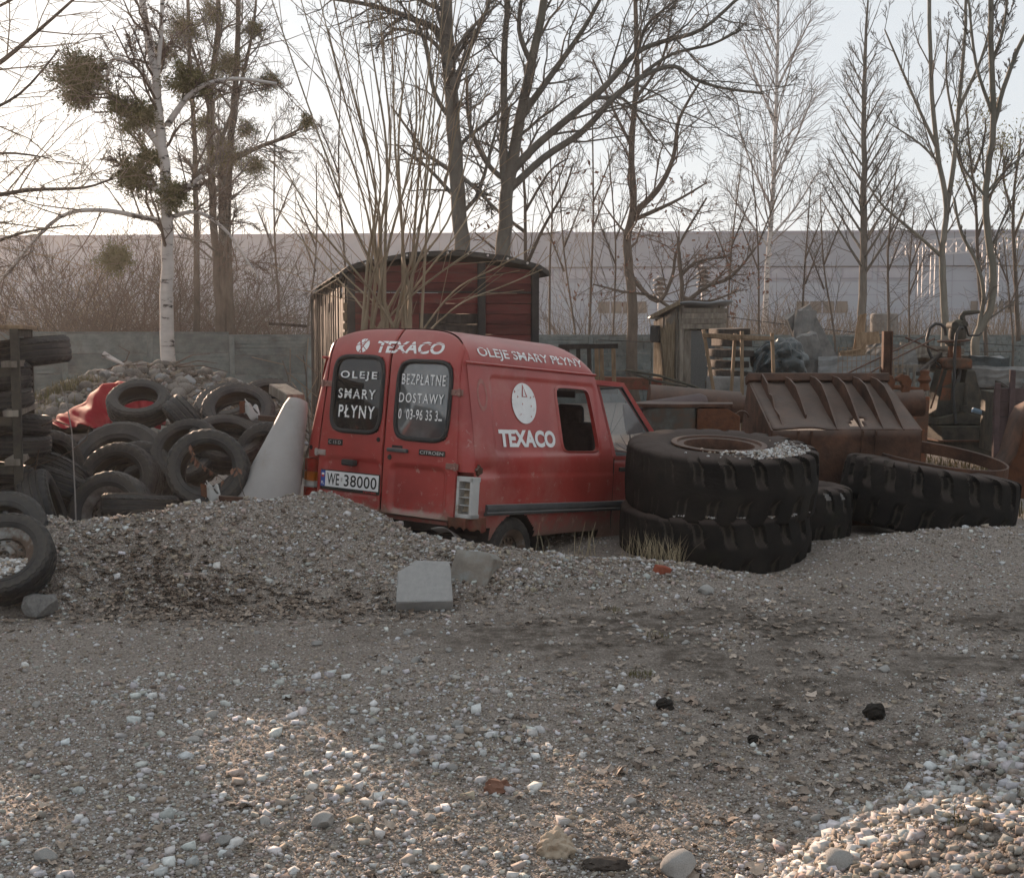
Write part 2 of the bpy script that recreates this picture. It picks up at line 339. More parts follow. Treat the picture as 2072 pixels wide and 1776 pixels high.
M['clad_dark'] = mat('grey cladding band', [(.24,.265,.305), (.265,.29,.33)], .6, .15)
M['seam'] = mat('cladding seam', [(.24,.25,.3), (.27,.28,.33)], .7, 2)
M['far_window'] = mat('brown far window', [(.10,.085,.07), (.15,.125,.10)], .4, 1)
M['pane_far'] = mat('pale far window pane', [(.28,.29,.33), (.33,.34,.38)], .4, 1)
M['white_steel'] = mat('white painted steel', [(.36,.37,.40), (.42,.43,.46)], .5, 3)
M['bark_grey'] = mat('grey bark', [(.075,.07,.062), (.115,.108,.095), (.15,.142,.126)], .95, 5, .7, 20, stretch=(1,1,.35), wear=(.075,.085,.045), wscale=.9, wpos=(.55,.8))
M['bark_brown'] = mat('brown bark', [(.05,.041,.034), (.082,.067,.054), (.11,.092,.075)], .95, 5, .6, 20, stretch=(1,1,.35))
M['bark_smooth'] = mat('smooth olive grey bark', [(.09,.087,.07), (.135,.128,.106), (.17,.162,.136)], .85, 4, .3, 20, stretch=(1,1,.3))
M['bark_willow'] = mat('tan willow bark', [(.15,.125,.085), (.22,.185,.13), (.27,.235,.175)], .8, 6, .3, 30, stretch=(1,1,.3))
M['bark_birch'] = mat('white birch bark', [(.05,.045,.042), (.42,.40,.385), (.52,.50,.485)], .85, 3.2, .3, 20, ramp=[.36,.43,.7], stretch=(1,1,3.2))
M['twig'] = mat('brown twigs', [(.075,.055,.045), (.12,.09,.07)], .9, 2)
M['twig_grey'] = mat('grey twigs', [(.085,.078,.068), (.13,.12,.105)], .9, 2)
M['twig_pale'] = mat('pale fine twigs', [(.17,.15,.14), (.23,.21,.20)], .9, 2)
M['twig_tan'] = mat('tan twigs', [(.16,.12,.085), (.22,.175,.125)], .9, 2)
M['mistletoe'] = mat('mistletoe leaves', [(.062,.062,.020), (.10,.097,.033), (.145,.13,.052)], .8, 1.5)
M['leaf_brown'] = mat('dry oak leaves', [(.14,.070,.048), (.20,.105,.072)], .85, 3)
M['leaf_spring'] = mat('pale spring leaves', [(.19,.18,.07), (.27,.25,.11)], .8, 3)
M['grass_green'] = mat('rough grass', [(.07,.070,.025), (.12,.105,.045), (.19,.15,.075)], .85, 3)
M['grass_dry'] = mat('dry grass', [(.26,.21,.13), (.36,.30,.20)], .85, 3)
M['brick'] = mat('red brick', [(.22,.06,.035), (.28,.085,.05)], .9, 20, .4, 60)
M['clod'] = mat('dark earth clod', [(.022,.019,.016), (.05,.043,.036)], .95, 25, .9, 70)
M['rag'] = mat('pale crumpled paper', [(.30,.24,.18), (.42,.36,.28)], .85, 12, .4, 40)
M['stone'] = mat('pale limestone', [(.25,.245,.235), (.33,.325,.31), (.39,.385,.37)], .9, 20, .5, 60, vary=.18)
# ================================================================ GROUND
def sstep(t): t = np.clip(t, 0, 1); return t * t * (3 - 2 * t)
def h_base(x, y):
    x = np.asarray(x, float); y = np.asarray(y, float)
    z = -.30 * sstep((y - 9.8) / 4.0) + 0 * x
    H = np.interp(x, [-9, -3.2, -2.2, -1.6, -1.3, -.85, -.45, -.1, .5, 1.2, 1.9, 2.6, 3.4, 5, 9], [.40, .44, .50, .54, .52, .33, .24, .22, .16, .10, .0, .13, .18, .14, .0])
    yr = np.interp(x, [-9, -3, -2, -1.5, -.9, -.4, 0, 1, 1.7, 2.4, 3.5, 6], [7.8, 7.9, 8.2, 8.6, 8.5, 8.2, 8.1, 8.2, 8.4, 9.0, 9.35, 9.6])
    wob = (fbm(x * 1.3, y * 1.3, 3) - .45) * .45
    wf = np.interp(x, [-3, -1.6, -.5, .5, 1.5, 3], [.82, 1.1, .95, .75, .55, .55])
    t = y - yr + wob * .35
    prof = np.where(t < 0, sstep(1 + t / wf), sstep(1 - t / 1.0))
    z = z + H * prof * (1 + .35 * wob)
    z = z - .085 * np.exp(-((x - 1.75) / .75) ** 2 - ((y - 9.05) / .55) ** 2)
    d = (x - 2.45) * .757 + (y - 5.6) * -.655
    dd = np.clip(d + (fbm(x * 2, y * 2, 9) - .45) * .3, 0, None)
    z = z + np.where(y < 7.5, .62 * (1 - np.exp(-dd / .95)), 0)
    # rubble under the cobble pile by the fence
    z = z + 1.50 * np.exp(-(((x + 5.3) / 2.7) ** 2 + ((y - 18.2) / 4.3) ** 2) * 1.2) * sstep((y - 11.5) / 2)
    z = z + .75 * np.exp(-(((x - 7.5) / 3.6) ** 2 + ((y - 22.5) / 2.2) ** 2)) * (y > 8)
    return z
def h(x, y):
    x = np.asarray(x, float); y = np.asarray(y, float)
    near = np.clip((40 - np.abs(y)) / 30, 0, 1)
    return h_base(x, y) + (.15 * (fbm(x * 3.3, y * 3.3, 41) - .44) + .05 * (fbm(x * 11, y * 11, 43) - .44)) * sstep((h_base(x, y) - .03) / .15) * (y < 11) + near * ((fbm(x * 1.1, y * 1.1, 21) - .44) * .05 + (fbm(x * 6, y * 6, 31) - .44) * .022)
def hz(x, y): return float(h(x, y))
def spread(a, b, step, far, g=1.22):
    c = list(np.arange(a, b + 1e-6, step)); s = step; v = b
    while v < far: s *= g; v += s; c.append(v)
    s = step; v = a; lo = []
    while v > -far: s *= g; v -= s; lo.append(v)
    return np.array(lo[::-1] + c)
gx = spread(-5.6, 5.6, .042, 500); gy = spread(2.6, 10.2, .042, 500)
GX, GY = np.meshgrid(gx, gy, indexing='ij'); GZ = h(GX, GY)
nx, ny = len(gx), len(gy)
me = bpy.data.meshes.new('ground'); me.vertices.add(nx * ny)
me.vertices.foreach_set('co', np.stack([GX, GY, GZ], -1).ravel().astype(np.float32))
I, J = np.meshgrid(np.arange(nx - 1), np.arange(ny - 1), indexing='ij'); q = (I * ny + J).ravel()
quads = np.stack([q, q + ny, q + ny + 1, q + 1], -1).astype(np.int32)
me.loops.add(quads.size); me.loops.foreach_set('vertex_index', quads.ravel())
me.polygons.add(len(quads)); me.polygons.foreach_set('loop_start', np.arange(len(quads), dtype=np.int32) * 4)
me.polygons.foreach_set('use_smooth', np.ones(len(quads), bool)); me.update()
# soil tone: 0 dusty gravel, 1 dark damp earth (patches of their own shape), stored per point
def soil(x, y):
    a = np.exp(-(((x - .75) / 1.9) ** 2 + ((y - 6.75 - .12 * (x - .7)) / .42) ** 2)) * .9
    a = a + .75 * sstep((x - .1 - .28 * (5.2 - y)) / .9) * sstep((y - 4.2) / 1.0) * sstep((8.2 - y) / 1.0) * (.35 + .9 * sstep((fbm(x * 2.1, y * 2.1, 58) - .36) / .2)) * .75
    a = a + .5 * np.exp(-(((x + 2.9) / 1.4) ** 2 + ((y - 7.15) / .25) ** 2))
    a = a * (.25 + 1.1 * sstep((fbm(x * 3.4, y * 3.4, 51) - .33) / .2) * (.6 + .8 * fbm(x * 9, y * 9, 57)))
    tr = np.abs(((x - .25) - .42 * (y - 3.6)) / .22); tr2 = np.abs(((x - 1.75) - .52 * (y - 3.9)) / .24)
    a = a + .28 * (np.exp(-tr ** 2) + np.exp(-tr2 ** 2)) * (y < 9) * (.5 + fbm(x * 3, y * 3, 52)) + .35 * (fbm(x * .8, y * 1.6, 77) - .42)
    return np.clip(a, 0, 1)
at = me.attributes.new('soil', 'FLOAT', 'POINT'); at.data.foreach_set('value', soil(GX, GY).ravel().astype(np.float32))
gm = bpy.data.materials.new('gravelly dirt'); gm.use_nodes = True; t = gm.node_tree; N = t.nodes; L = t.links; B = N['Principled BSDF']
B.inputs['Roughness'].default_value = .95; B.inputs['Specular IOR Level'].default_value = .2
tc = N.new('ShaderNodeTexCoord'); vec = tc.outputs['Object']
def nz(sc, det=6, ro=.6):
    n = N.new('ShaderNodeTexNoise'); n.inputs['Scale'].default_value = sc; n.inputs['Detail'].default_value = det; n.inputs['Roughness'].default_value = ro; L.new(vec, n.inputs['Vector']); return n
vo = N.new('ShaderNodeTexVoronoi'); vo.inputs['Scale'].default_value = 115; L.new(vec, vo.inputs['Vector'])
vr = N.new('ShaderNodeValToRGB'); L.new(vo.outputs['Color'], vr.inputs[0]); e = vr.color_ramp.elements
e[0].position = .1; e[0].color = (.10, .084, .071, 1); e[1].position = .95; e[1].color = (.48, .44, .40, 1)
k = e.new(.45); k.color = (.255, .22, .19, 1); k = e.new(.8); k.color = (.35, .31, .275, 1)
n1 = nz(1.1, 8); r1 = N.new('ShaderNodeValToRGB'); L.new(n1.outputs[0], r1.inputs[0]); e = r1.color_ramp.elements
e[0].position = .35; e[0].color = (.19, .165, .142, 1); e[1].position = .68; e[1].color = (.33, .295, .262, 1)
mx = N.new('ShaderNodeMix'); mx.data_type = 'RGBA'; n2 = nz(30, 6); m2 = N.new('ShaderNodeMapRange'); m2.inputs[1].default_value = .34; m2.inputs[2].default_value = .52
L.new(n2.outputs[0], m2.inputs[0]); L.new(m2.outputs[0], mx.inputs[0]); L.new(r1.outputs[0], mx.inputs[6]); L.new(vr.outputs[0], mx.inputs[7])
an = N.new('ShaderNodeAttribute'); an.attribute_name = 'soil'
mx2 = N.new('ShaderNodeMix'); mx2.data_type = 'RGBA'; sm_ = N.new('ShaderNodeMath'); sm_.operation = 'MULTIPLY'; n4 = nz(9, 10, .75); r4 = N.new('ShaderNodeMapRange'); r4.inputs[1].default_value = .36; r4.inputs[2].default_value = .60; r4.inputs[4].default_value = 1.15; L.new(n4.outputs[0], r4.inputs[0]); L.new(an.outputs['Fac'], sm_.inputs[0]); L.new(r4.outputs[0], sm_.inputs[1]); sm_.use_clamp = True; L.new(sm_.outputs[0], mx2.inputs[0]); L.new(mx.outputs[2], mx2.inputs[6]); mx2.inputs[7].default_value = (.095, .079, .064, 1)
L.new(mx2.outputs[2], B.inputs['Base Color'])
ad = N.new('ShaderNodeMath'); ad.operation = 'MULTIPLY_ADD'; L.new(n2.outputs[0], ad.inputs[0]); ad.inputs[1].default_value = 1.0
sb = N.new('ShaderNodeMath'); sb.operation = 'SUBTRACT'; sb.inputs[0].default_value = .8; L.new(vo.outputs['Distance'], sb.inputs[1]); L.new(sb.outputs[0], ad.inputs[2])
bp = N.new('ShaderNodeBump'); bp.inputs['Strength'].default_value = .9; bp.inputs['Distance'].default_value = .012; L.new(ad.outputs[0], bp.inputs['Height']); L.new(bp.outputs[0], B.inputs['Normal'])
me.materials.append(gm)
ground = link('ground', me); tag(ground, 'grey brown gravel yard rising to a gravel bank behind', kind='structure')
# ---------------------------------------------------------------- scattered stones and leaves (what nobody could count)
_t = (1 + 5 ** .5) / 2
ICO = np.array([(-1,_t,0),(1,_t,0),(-1,-_t,0),(1,-_t,0),(0,-1,_t),(0,1,_t),(0,-1,-_t),(0,1,-_t),(_t,0,-1),(_t,0,1),(-_t,0,-1),(-_t,0,1)]) / math.sqrt(1 + _t * _t)
ICF = np.array([(0,11,5),(0,5,1),(0,1,7),(0,7,10),(0,10,11),(1,5,9),(5,11,4),(11,10,2),(10,7,6),(7,1,8),(3,9,4),(3,4,2),(3,2,6),(3,6,8),(3,8,9),(4,9,5),(2,4,11),(6,2,10),(8,6,7),(9,8,1)])
OCT = np.array([(1,0,0),(-1,0,0),(0,1,0),(0,-1,0),(0,0,1),(0,0,-1)], float)
OCF = np.array([(0,2,4),(2,1,4),(1,3,4),(3,0,4),(2,0,5),(1,2,5),(3,1,5),(0,3,5)])
def raw_mesh(name, V, Fc, col=None, m=None, smooth=False):
    me = bpy.data.meshes.new(name); V = V.reshape(-1, 3); me.vertices.add(len(V)); me.vertices.foreach_set('co', V.ravel().astype(np.float32))
    k = Fc.shape[1]; me.loops.add(Fc.size); me.loops.foreach_set('vertex_index', Fc.ravel().astype(np.int32))
    me.polygons.add(len(Fc)); me.polygons.foreach_set('loop_start', np.arange(len(Fc), dtype=np.int32) * k)
    if smooth: me.polygons.foreach_set('use_smooth', np.ones(len(Fc), bool))
    me.update()
    if col is not None:
        a = me.attributes.new('Col', 'FLOAT_COLOR', 'POINT'); a.data.foreach_set('color', np.concatenate([col, np.ones((len(col), 1))], 1).ravel().astype(np.float32))
    if m: me.materials.append(m)
    return me
PAL = np.array([(.48,.48,.475),(.37,.355,.335),(.29,.26,.23),(.35,.295,.235),(.24,.195,.155),(.155,.125,.10),(.38,.315,.28),(.58,.585,.585)])
BOXV = np.array([(-1,-1,-1),(1,-1,-1),(1,1,-1),(-1,1,-1),(-1,-1,1),(1,-1,1),(1,1,1),(-1,1,1)]) * .66
BOXF = np.array([(0,2,1),(0,3,2),(4,5,6),(4,6,7),(0,1,5),(0,5,4),(1,2,6),(1,6,5),(2,3,7),(2,7,6),(3,0,4),(3,4,7)])
def stones(name, x, y, s, probs, label, base=ICO, faces=ICF, sink=.25, flat=.6, jit=.28):
    n = len(x); k = len(base)
    V = base[None] * (1 + RNG.uniform(-jit, jit, (n, k, 1))) + RNG.normal(0, .06, (n, k, 3))
    V = V * (s[:, None] * RNG.uniform(.7, 1.25, (n, 3)) * (1, 1, flat))[:, None, :]
    a = RNG.uniform(0, 6.283, n); b = RNG.normal(0, .35, n)
    ca, sa, cb, sb_ = np.cos(a)[:, None], np.sin(a)[:, None], np.cos(b)[:, None], np.sin(b)[:, None]
    Y = V[..., 1] * cb - V[..., 2] * sb_; Z = V[..., 1] * sb_ + V[..., 2] * cb; X = V[..., 0]
    V = np.stack([X * ca - Y * sa, X * sa + Y * ca, Z], -1)
    z = h(x, y) + s * flat * (1 - 2 * sink) * .8
    V += np.stack([x, y, z], -1)[:, None, :]
    ci = RNG.choice(len(PAL), n, p=np.array(probs) / sum(probs)); c = PAL[ci] * RNG.uniform(.75, 1.15, (n, 1)) * RNG.uniform(.96, 1.04, (n, 3))
    Fc = (faces[None] + (np.arange(n) * k)[:, None, None]).reshape(-1, 3)
    o = link(name, raw_mesh(name, V, Fc, np.repeat(c, k, 0), M['gravel'])); tag(o, label, kind='stuff'); return o
M['gravel'] = colmat('gravel stones', .9, .3, 55)
def heapd(x, y): return (x - 2.45) * .757 + (y - 5.6) * -.655
def scatter(n, dens, y0=3.3, y1=10.4):
    xs, ys = [], []; tot = 0
    while tot < n:
        y = y0 * (y1 / y0) ** RNG.random(60000); y = y0 + (y - y0); x = RNG.uniform(-.56, .56, 60000) * y
        d = np.clip(dens(x, y), 0, 1) * np.where(y > 8.9, .5, 1)
        k = RNG.random(60000) < d; xs.append(x[k]); ys.append(y[k]); tot += k.sum()
    return np.concatenate(xs)[:n], np.concatenate(ys)[:n]
def on_bank(x, y): return sstep((h_base(x, y) - .02) / .08)
def dens_small(x, y): return .25 + .55 * on_bank(x, y) + .5 * (heapd(x, y) > -.05) + .5 * (fbm(x * 1.5, y * 1.5, 60) - .45) - .35 * soil(x, y) - .25 * np.exp(-((x - 1.2) / .9) ** 2) * (y < 6.5)
def dens_mid(x, y): return -.30 * soil(x, y) + .12 + .30 * on_bank(x, y) + .8 * (heapd(x, y) > 0) + 1.0 * np.clip(fbm(x * 1.8, y * 1.8, 64) - .45, 0, 1) + .25 * np.exp(-((x + .6) / 1.2) ** 2) * (y < 6)
P_MIX = (3, 3, 3, 3, 3, 2, 2, 1)
x, y = scatter(70000, dens_small); s = RNG.uniform(.0035, .0085, len(x)) * (1 + .07 * (y - 4)); stones('fine_gravel', x, y, s, P_MIX, 'fine grey brown gravel covering the yard', OCT, OCF, .3, .65, .3)
x, y = scatter(15000, lambda x, y: dens_mid(x, y) + .1); s = .006 + .009 * RNG.random(len(x)) ** 1.6 + .0006 * (y - 4); stones('coarse_gravel', x, y, s, (4, 4, 3, 3, 2, 1, 2, 2), 'coarse mixed gravel stones strewn over the yard and bank', sink=.25)
x, y = scatter(1900, lambda x, y: dens_mid(x, y) * 1.3 - .2 + .3 * (heapd(x, y) > 0)); s = .011 + .016 * RNG.random(len(x)) ** 1.8; stones('crushed_limestone', x, y, s, (5, 2, 1, 1, 0, 0, 1, 9), 'pale crushed limestone pieces scattered on the gravel', BOXV, BOXF, .22, .7, .34)
x = RNG.uniform(.3, 4.0, 42000); y = RNG.uniform(2.0, 6.4, 42000); k = heapd(x, y) > .02 + .10 * RNG.random(42000); x, y = x[k], y[k]
s = .005 + .014 * RNG.random(len(x)) ** 2.2; stones('gravel_heap', x, y, s, (2, 6, 5, 2, 2, 1, 2, .3), 'heap of loose pale crushed stone at the lower right', BOXV, BOXF, .1, .7, .36)
x, y = scatter(6500, lambda x, y: 1.1 * on_bank(x, y) * (y < 8.8) * (.3 + 1.4 * np.clip(fbm(x * 2.5, y * 2.5, 91) - .35, 0, 1)) * (heapd(x, y) < 0), 5.8, 9.6); s = .006 + .015 * RNG.random(len(x)) ** 2.4; stones('bank_rubble', x, y, s, (2, 4, 5, 4, 4, 3, 2, .5), 'lumpy angular rubble covering the gravel bank', BOXV, BOXF, .15, .75, .34)
# dry leaves
M['leaf_litter'] = colmat('dry leaf litter', .8, .3, 60)
def leaves(name, x, y, s, label, pal, lift=.006):
    n = len(x); k = 13; th = np.linspace(0, 2 * math.pi, 12, endpoint=False)
    lob = np.array([1.15, .62, .95, .55, .9, .6, .75, .6, .9, .55, .95, .62])
    B2 = np.zeros((n, k, 3)); rr = lob[None] * RNG.uniform(.75, 1.2, (n, 12))
    B2[:, 1:, 0] = rr * np.cos(th); B2[:, 1:, 1] = rr * np.sin(th) * .8
    cu = RNG.normal(0, .32, (n, 1)); cv = RNG.normal(.12, .3, (n, 1))
    B2[:, :, 2] = cu * B2[:, :, 0] ** 2 + cv * B2[:, :, 1] ** 2 + RNG.normal(0, .10, (n, k))
    V = B2 * s[:, None, None]
    a = RNG.uniform(0, 6.283, n)[:, None]; b = RNG.normal(0, .22, n)[:, None]
    Y = V[..., 1] * np.cos(b) - V[..., 2] * np.sin(b); Z = V[..., 1] * np.sin(b) + V[..., 2] * np.cos(b); X = V[..., 0]
    V = np.stack([X * np.cos(a) - Y * np.sin(a), X * np.sin(a) + Y * np.cos(a), Z], -1)
    V += np.stack([x, y, h(x, y) + lift + .25 * s], -1)[:, None]
    f = np.array([(0, i, i % 12 + 1) for i in range(1, 13)]); Fc = (f[None] + (np.arange(n) * k)[:, None, None]).reshape(-1, 3)
    c = np.array(pal)[RNG.integers(0, len(pal), n)] * RNG.uniform(.7, 1.2, (n, 1))
    o = link(name, raw_mesh(name, V, Fc, np.repeat(c, k, 0), M['leaf_litter'], True)); tag(o, label, kind='stuff'); return o
LP = [(.23,.185,.148), (.18,.142,.112), (.29,.24,.195), (.14,.11,.087), (.34,.285,.235)]
def dens_leaf(x, y):
    return 1.0 * np.exp(-(((x + 2.0) / 1.5) ** 2 + ((y - 7.3) / .35) ** 2)) + .5 * np.exp(-(((x - 1.7) / 1.5) ** 2 + ((y - 7.2) / .8) ** 2)) + .28 * np.exp(-(((x - 1.3) / 1.0) ** 2 + ((y - 5.2) / 1.2) ** 2)) + .03
x, y = scatter(1900, dens_leaf, 3.5, 9); leaves('leaf_litter', x, y, RNG.uniform(.016, .034, len(x)), 'brown dry leaves drifted at the foot of the gravel bank', LP)
x, y = scatter(1300, lambda x, y: 1.2 * np.exp(-(((x + 2.1) / 1.15) ** 2 + ((y - 7.45) / .33) ** 2)) * (.25 + 1.5 * np.clip(fbm(x * 3, y * 3, 14) - .33, 0, 1)), 6.4, 8.6); leaves('bank_leaves', x, y, RNG.uniform(.018, .034, len(x)), 'dark brown leaf litter lying on the foot of the bank at left', [(.21,.165,.13), (.15,.115,.09), (.27,.22,.175), (.11,.085,.066)])
x, y = scatter(95, lambda x, y: .7 * np.exp(-(((x - 1.0) / 1.0) ** 2 + ((y - 4.9) / 1.2) ** 2)) + .02, 3.6, 7); leaves('fallen_leaves', x, y, RNG.uniform(.022, .045, len(x)), 'larger fallen maple leaves on the dirt track', [(.33,.27,.22), (.26,.20,.16), (.38,.32,.27)])
x, y = scatter(30000, lambda x, y: .75 - .5 * soil(x, y) - .3 * (heapd(x, y) > 0), 3.35, 5.9); s = RNG.uniform(.003, .0062, len(x)); stones('fine_gravel', x, y, s, (4, 4, 4, 3, 3, 3, 2, 3), 'fine grit on the nearest part of the yard', OCT, OCF, .2, .7, .3)
# ---------------------------------------------------------------- single stones one can pick out
def rock_mesh(name, m, seed, sub=2, amp=.22, sq=(1, 1, .7), smooth=None, facet=0):
    bm = bmesh.new(); bmesh.ops.create_icosphere(bm, subdivisions=sub, radius=1); r = random.Random(seed)
    fr = [(Vector((r.uniform(-1, 1), r.uniform(-1, 1), r.uniform(-1, 1))).normalized(), r.uniform(.55, .9)) for _ in range(facet)]
    o = r.uniform(0, 50)
    for v in bm.verts:
        p = v.co.copy()
        for nrm, d in fr:
            e = p.dot(nrm) - d
            if e > 0: p -= nrm * e * .92
        k = 1 + amp * (float(fbm(p.x * 1.4 + o, p.y * 1.4 + p.z * 1.9 + o, seed)) - .45) * 2
        v.co = Vector((p.x * sq[0], p.y * sq[1], p.z * sq[2])) * k
    me = bpy.data.meshes.new(name); bm.to_mesh(me); bm.free(); me.materials.append(m)
    if smooth: me.shade_smooth(); me.set_sharp_from_angle(angle=R_(smooth))
    return me
limes = [rock_mesh('limestone', M['stone'], 100 + i, 3, .3, (1, .75, .6), 40, 11) for i in range(6)]
def lime(x, y, s, label, group=None, i=0, m=None, cat='stone', name='limestone', sink=.3):
    o = link(name, limes[i % 6], None, (x, y, hz(x, y) + s * .6 * (1 - 2 * sink)), (random.uniform(-.3, .3), random.uniform(-.3, .3), random.uniform(0, 6.3)), (s, s, s))
    return tag(o, label, cat, group)
xs, ys = scatter(64, lambda x, y: .25 + 1.6 * np.clip(fbm(x * 1.8, y * 1.8, 64) - .42, 0, 1) * (heapd(x, y) < -.1), 3.7, 7.4)
for i in range(64): lime(xs[i], ys[i], random.uniform(.017, .034), 'loose pale limestone lump lying on the flat gravel yard', 'pale limestone lumps on the flat gravel', i)
xs, ys = scatter(40, lambda x, y: 1.0 * (heapd(x, y) > .1), 3.5, 5.8)
for i in range(40): lime(xs[i], ys[i], random.uniform(.018, .032), 'pale limestone lump on the crushed stone heap at lower right', 'limestone lumps on the crushed stone heap', i, sink=.15)
def gp(px, py):
    """ground point under a picture point"""
    Y = 3.0
    while Y < 60:
        p = P(px, py, Y)
        if p.z <= hz(p.x, p.y): break
        Y += .03
    return p
for (px, py, s, lab) in ((655, 1672, .055, 'largest white limestone chunk lying left of centre on the gravel'), (455, 1708, .036, 'rounded white stone left of the biggest white chunk'), (95, 1748, .045, 'flat white stone in the lower left corner of the yard'), (1375, 1768, .075, 'broad pale boulder cut by the bottom edge'), (1430, 1200, .06, 'upright white chip at the foot of the bank before the tyre stack'), (1700, 1755, .06, 'long pale stone low on the crushed stone heap')):
    p = gp(px, py); lime(p.x, p.y, s, lab, None, int(px))
for (px, py, s, lab) in ((1770, 1452, .05, 'largest dark earth clod on the dirt track at right'), (1345, 1437, .045, 'square dark clod beside pale gravel right of centre'), (1526, 1505, .032, 'smallest dark clod on the dirt track')):
    p = gp(px, py); me_ = rock_mesh('earth_clod', M['clod'], int(px), 4, .5, (1, .85, .7)); tag(link('earth_clod', me_, None, (p.x, p.y, p.z + s * .5), (0, .2, 1), (s, s, s)), lab, 'clod')
p = gp(1340, 1160); o = MB().box((0, 0, 0), (.10, .07, .055), None, 0, .014).build('brick_fragment', M['brick'], None, None, .008, (p.x, p.y, p.z + .02), (.3, .2, .5)); tag(o, 'broken piece of red brick lying before the stacked tyres', 'brick')
p = gp(85, 1245); o = link('rubble_lump', rock_mesh('rubble_lump', M['concrete'], 61, 2, .2, (1, .8, .85), 25, 8), None, (p.x, p.y, p.z + .06), (.2, .1, .4), (.12, .12, .12)); tag(o, 'grey concrete lump below the wheel with the white rim', 'rubble')
# pale cast block and mossy stone on the bank
def hewn(name, m, poly, depth, chips, seed):
    b = MB().prism(poly, (0, 0, 0), (1, 0, 0), (0, 0, 1), (0, depth, 0)); bm = bmesh.new(); me = b.mesh(name, m); bm.from_mesh(me)
    bmesh.ops.bevel(bm, geom=bm.edges[:], offset=.012, segments=2, affect='EDGES', profile=.6)
    bmesh.ops.triangulate(bm, faces=bm.faces[:]); bmesh.ops.subdivide_edges(bm, edges=bm.edges[:], cuts=2, use_grid_fill=True)
    r = random.Random(seed)
    for v in bm.verts:
        k = float(fbm(v.co.x * 18, v.co.z * 18 + v.co.y * 23, seed)) - .45; v.co += Vector((r.uniform(-1, 1), r.uniform(-1, 1), r.uniform(-1, 1))) * .0012 + v.normal * k * chips
    bm.to_mesh(me); bm.free(); me.shade_smooth(); me.set_sharp_from_angle(angle=R_(35)); return me
p = gp(857, 1243)
o = link('concrete_block', hewn('concrete_block', M['concrete_pale'], [(-.165, 0), (.175, 0), (.165, .27), (.155, .32), (-.05, .33), (-.09, .29), (-.16, .24)], .11, .008, 4), None, (p.x, p.y + .02, p.z + .075), (R_(-52), 0, R_(4)))
tag(o, 'pale cast concrete block with one broken corner leaning on the bank', 'concrete block')
p = gp(952, 1172)
o = link('stone_block', hewn('stone_block', M['stone_block'], [(-.13, -.13), (.03, -.17), (.12, -.12), (.135, .1), (.1, .13), (-.12, .12)], .24, .022, 7), None, (p.x, p.y - .02, p.z + .06), (R_(-14), R_(8), R_(-14)))
tag(o, 'mossy brown stone block half sunk in gravel behind the pale block', 'stone')
# ================================================================ VAN
VROT = Euler((0.0156, 0.0786, 0.9523)); VLOC = Vector((-.991, 8.937, -.064))
VM = VROT.to_matrix()
van = empty('delivery_van', VLOC, VROT, 'red delivery van with white oil lettering sunk behind the gravel bank', 'van')
ZG = 1.555                                             # gutter height
def wz(z):                                             # half width of the box at height z
    if z < .50: return .79 - .06 * max(0, (.50 - z) / .3) ** 2
    if z < .86: return .80
    return .80 - .125 * min(1.0, (z - .86) / (ZG - .86)) ** 1.15
def zroof(y):
    a = min(1, abs(y) / .675); return ZG + .235 * (1 - a ** 3.8) ** .5
def xrear(y, z):                                       # rear face: slight lean, rounded corners and roof edge
    x = .0 if z < .9 else .03 * (min(z, ZG) - .9) / (ZG - .9)
    if z > 1.5: x += .15 * ((z - 1.5) / .29) ** 2.2
    e = abs(y) - (wz(min(z, ZG)) - .07)
    if e > 0: x += .055 * (e / .07) ** 2
    return x
def lin(a, b, n): return [a + (b - a) * i / (n - 1) for i in range(n)]
XE = lambda z: 1.76 + max(0, (ZG - z)) * .26           # front edge of the cargo box
def inrr(x, z, x0, x1, z0, z1, r):                     # inside a rounded rectangle, <0 inside
    cx, cz = (x0 + x1) / 2, (z0 + z1) / 2; dx = abs(x - cx) - ((x1 - x0) / 2 - r); dz = abs(z - cz) - ((z1 - z0) / 2 - r)
    return math.hypot(max(dx, 0), max(dz, 0)) + min(max(dx, dz), 0) - r
def ramp(d, w_): return max(0., min(1., .5 - d / w_))
HOLE = lambda z: (1.164 + (1.425 - z) * .08, 1.640 + (1.425 - z) * .195)
WCX, WCZ = .60, .185
def side_pt(x, z):
    y = wz(z)
    y -= .010 * ramp(inrr(x, z, .31, 1.745, .915, 1.468, .05), .02)          # pressed panel
    y += .006 * ramp((z - .755), .018) * (1 if z > .3 else 0)                 # swage line
    y += .010 * ramp(abs(math.hypot(x - WCX, z - WCZ) - .315) - .012, .02)    # wheel arch lip
    y += .0035 * (float(fbm(x * 2.5, z * 2.5, 5)) - .45)
    y -= .02 * math.exp(-(((x - .2) / .1) ** 2 + ((z - .80) / .05) ** 2))
    return y
body = MB()
us = lin(0, 1, 118)
zs = lin(.235, 1.5549, 88)
def side_fn(sgn):
    def f(u, z):
        x = .055 + u * (XE(z) - .055); return (x, -sgn * side_pt(x, z), z)
    return f
def side_skip(hole):
    def f(u, z):
        x = .055 + u * (XE(z) - .055)
        if math.hypot(x - WCX, z - WCZ) < .30: return True
        if z < .29 + .10 * (x < .3): return True
        if hole:
            a, b = HOLE(z)
            if inrr(x, z, a, b, .939, 1.426, .03) < .004: return True
        return False
    return f
body.grid(side_fn(1), us, zs, skip=side_skip(True))
body.grid(side_fn(-1), us, zs, skip=side_skip(False), flip=True)
ys = [.675 * math.sin(math.pi / 2 * s) for s in lin(-1, 1, 49)]
def xtop(y): return xrear(y, zroof(y))
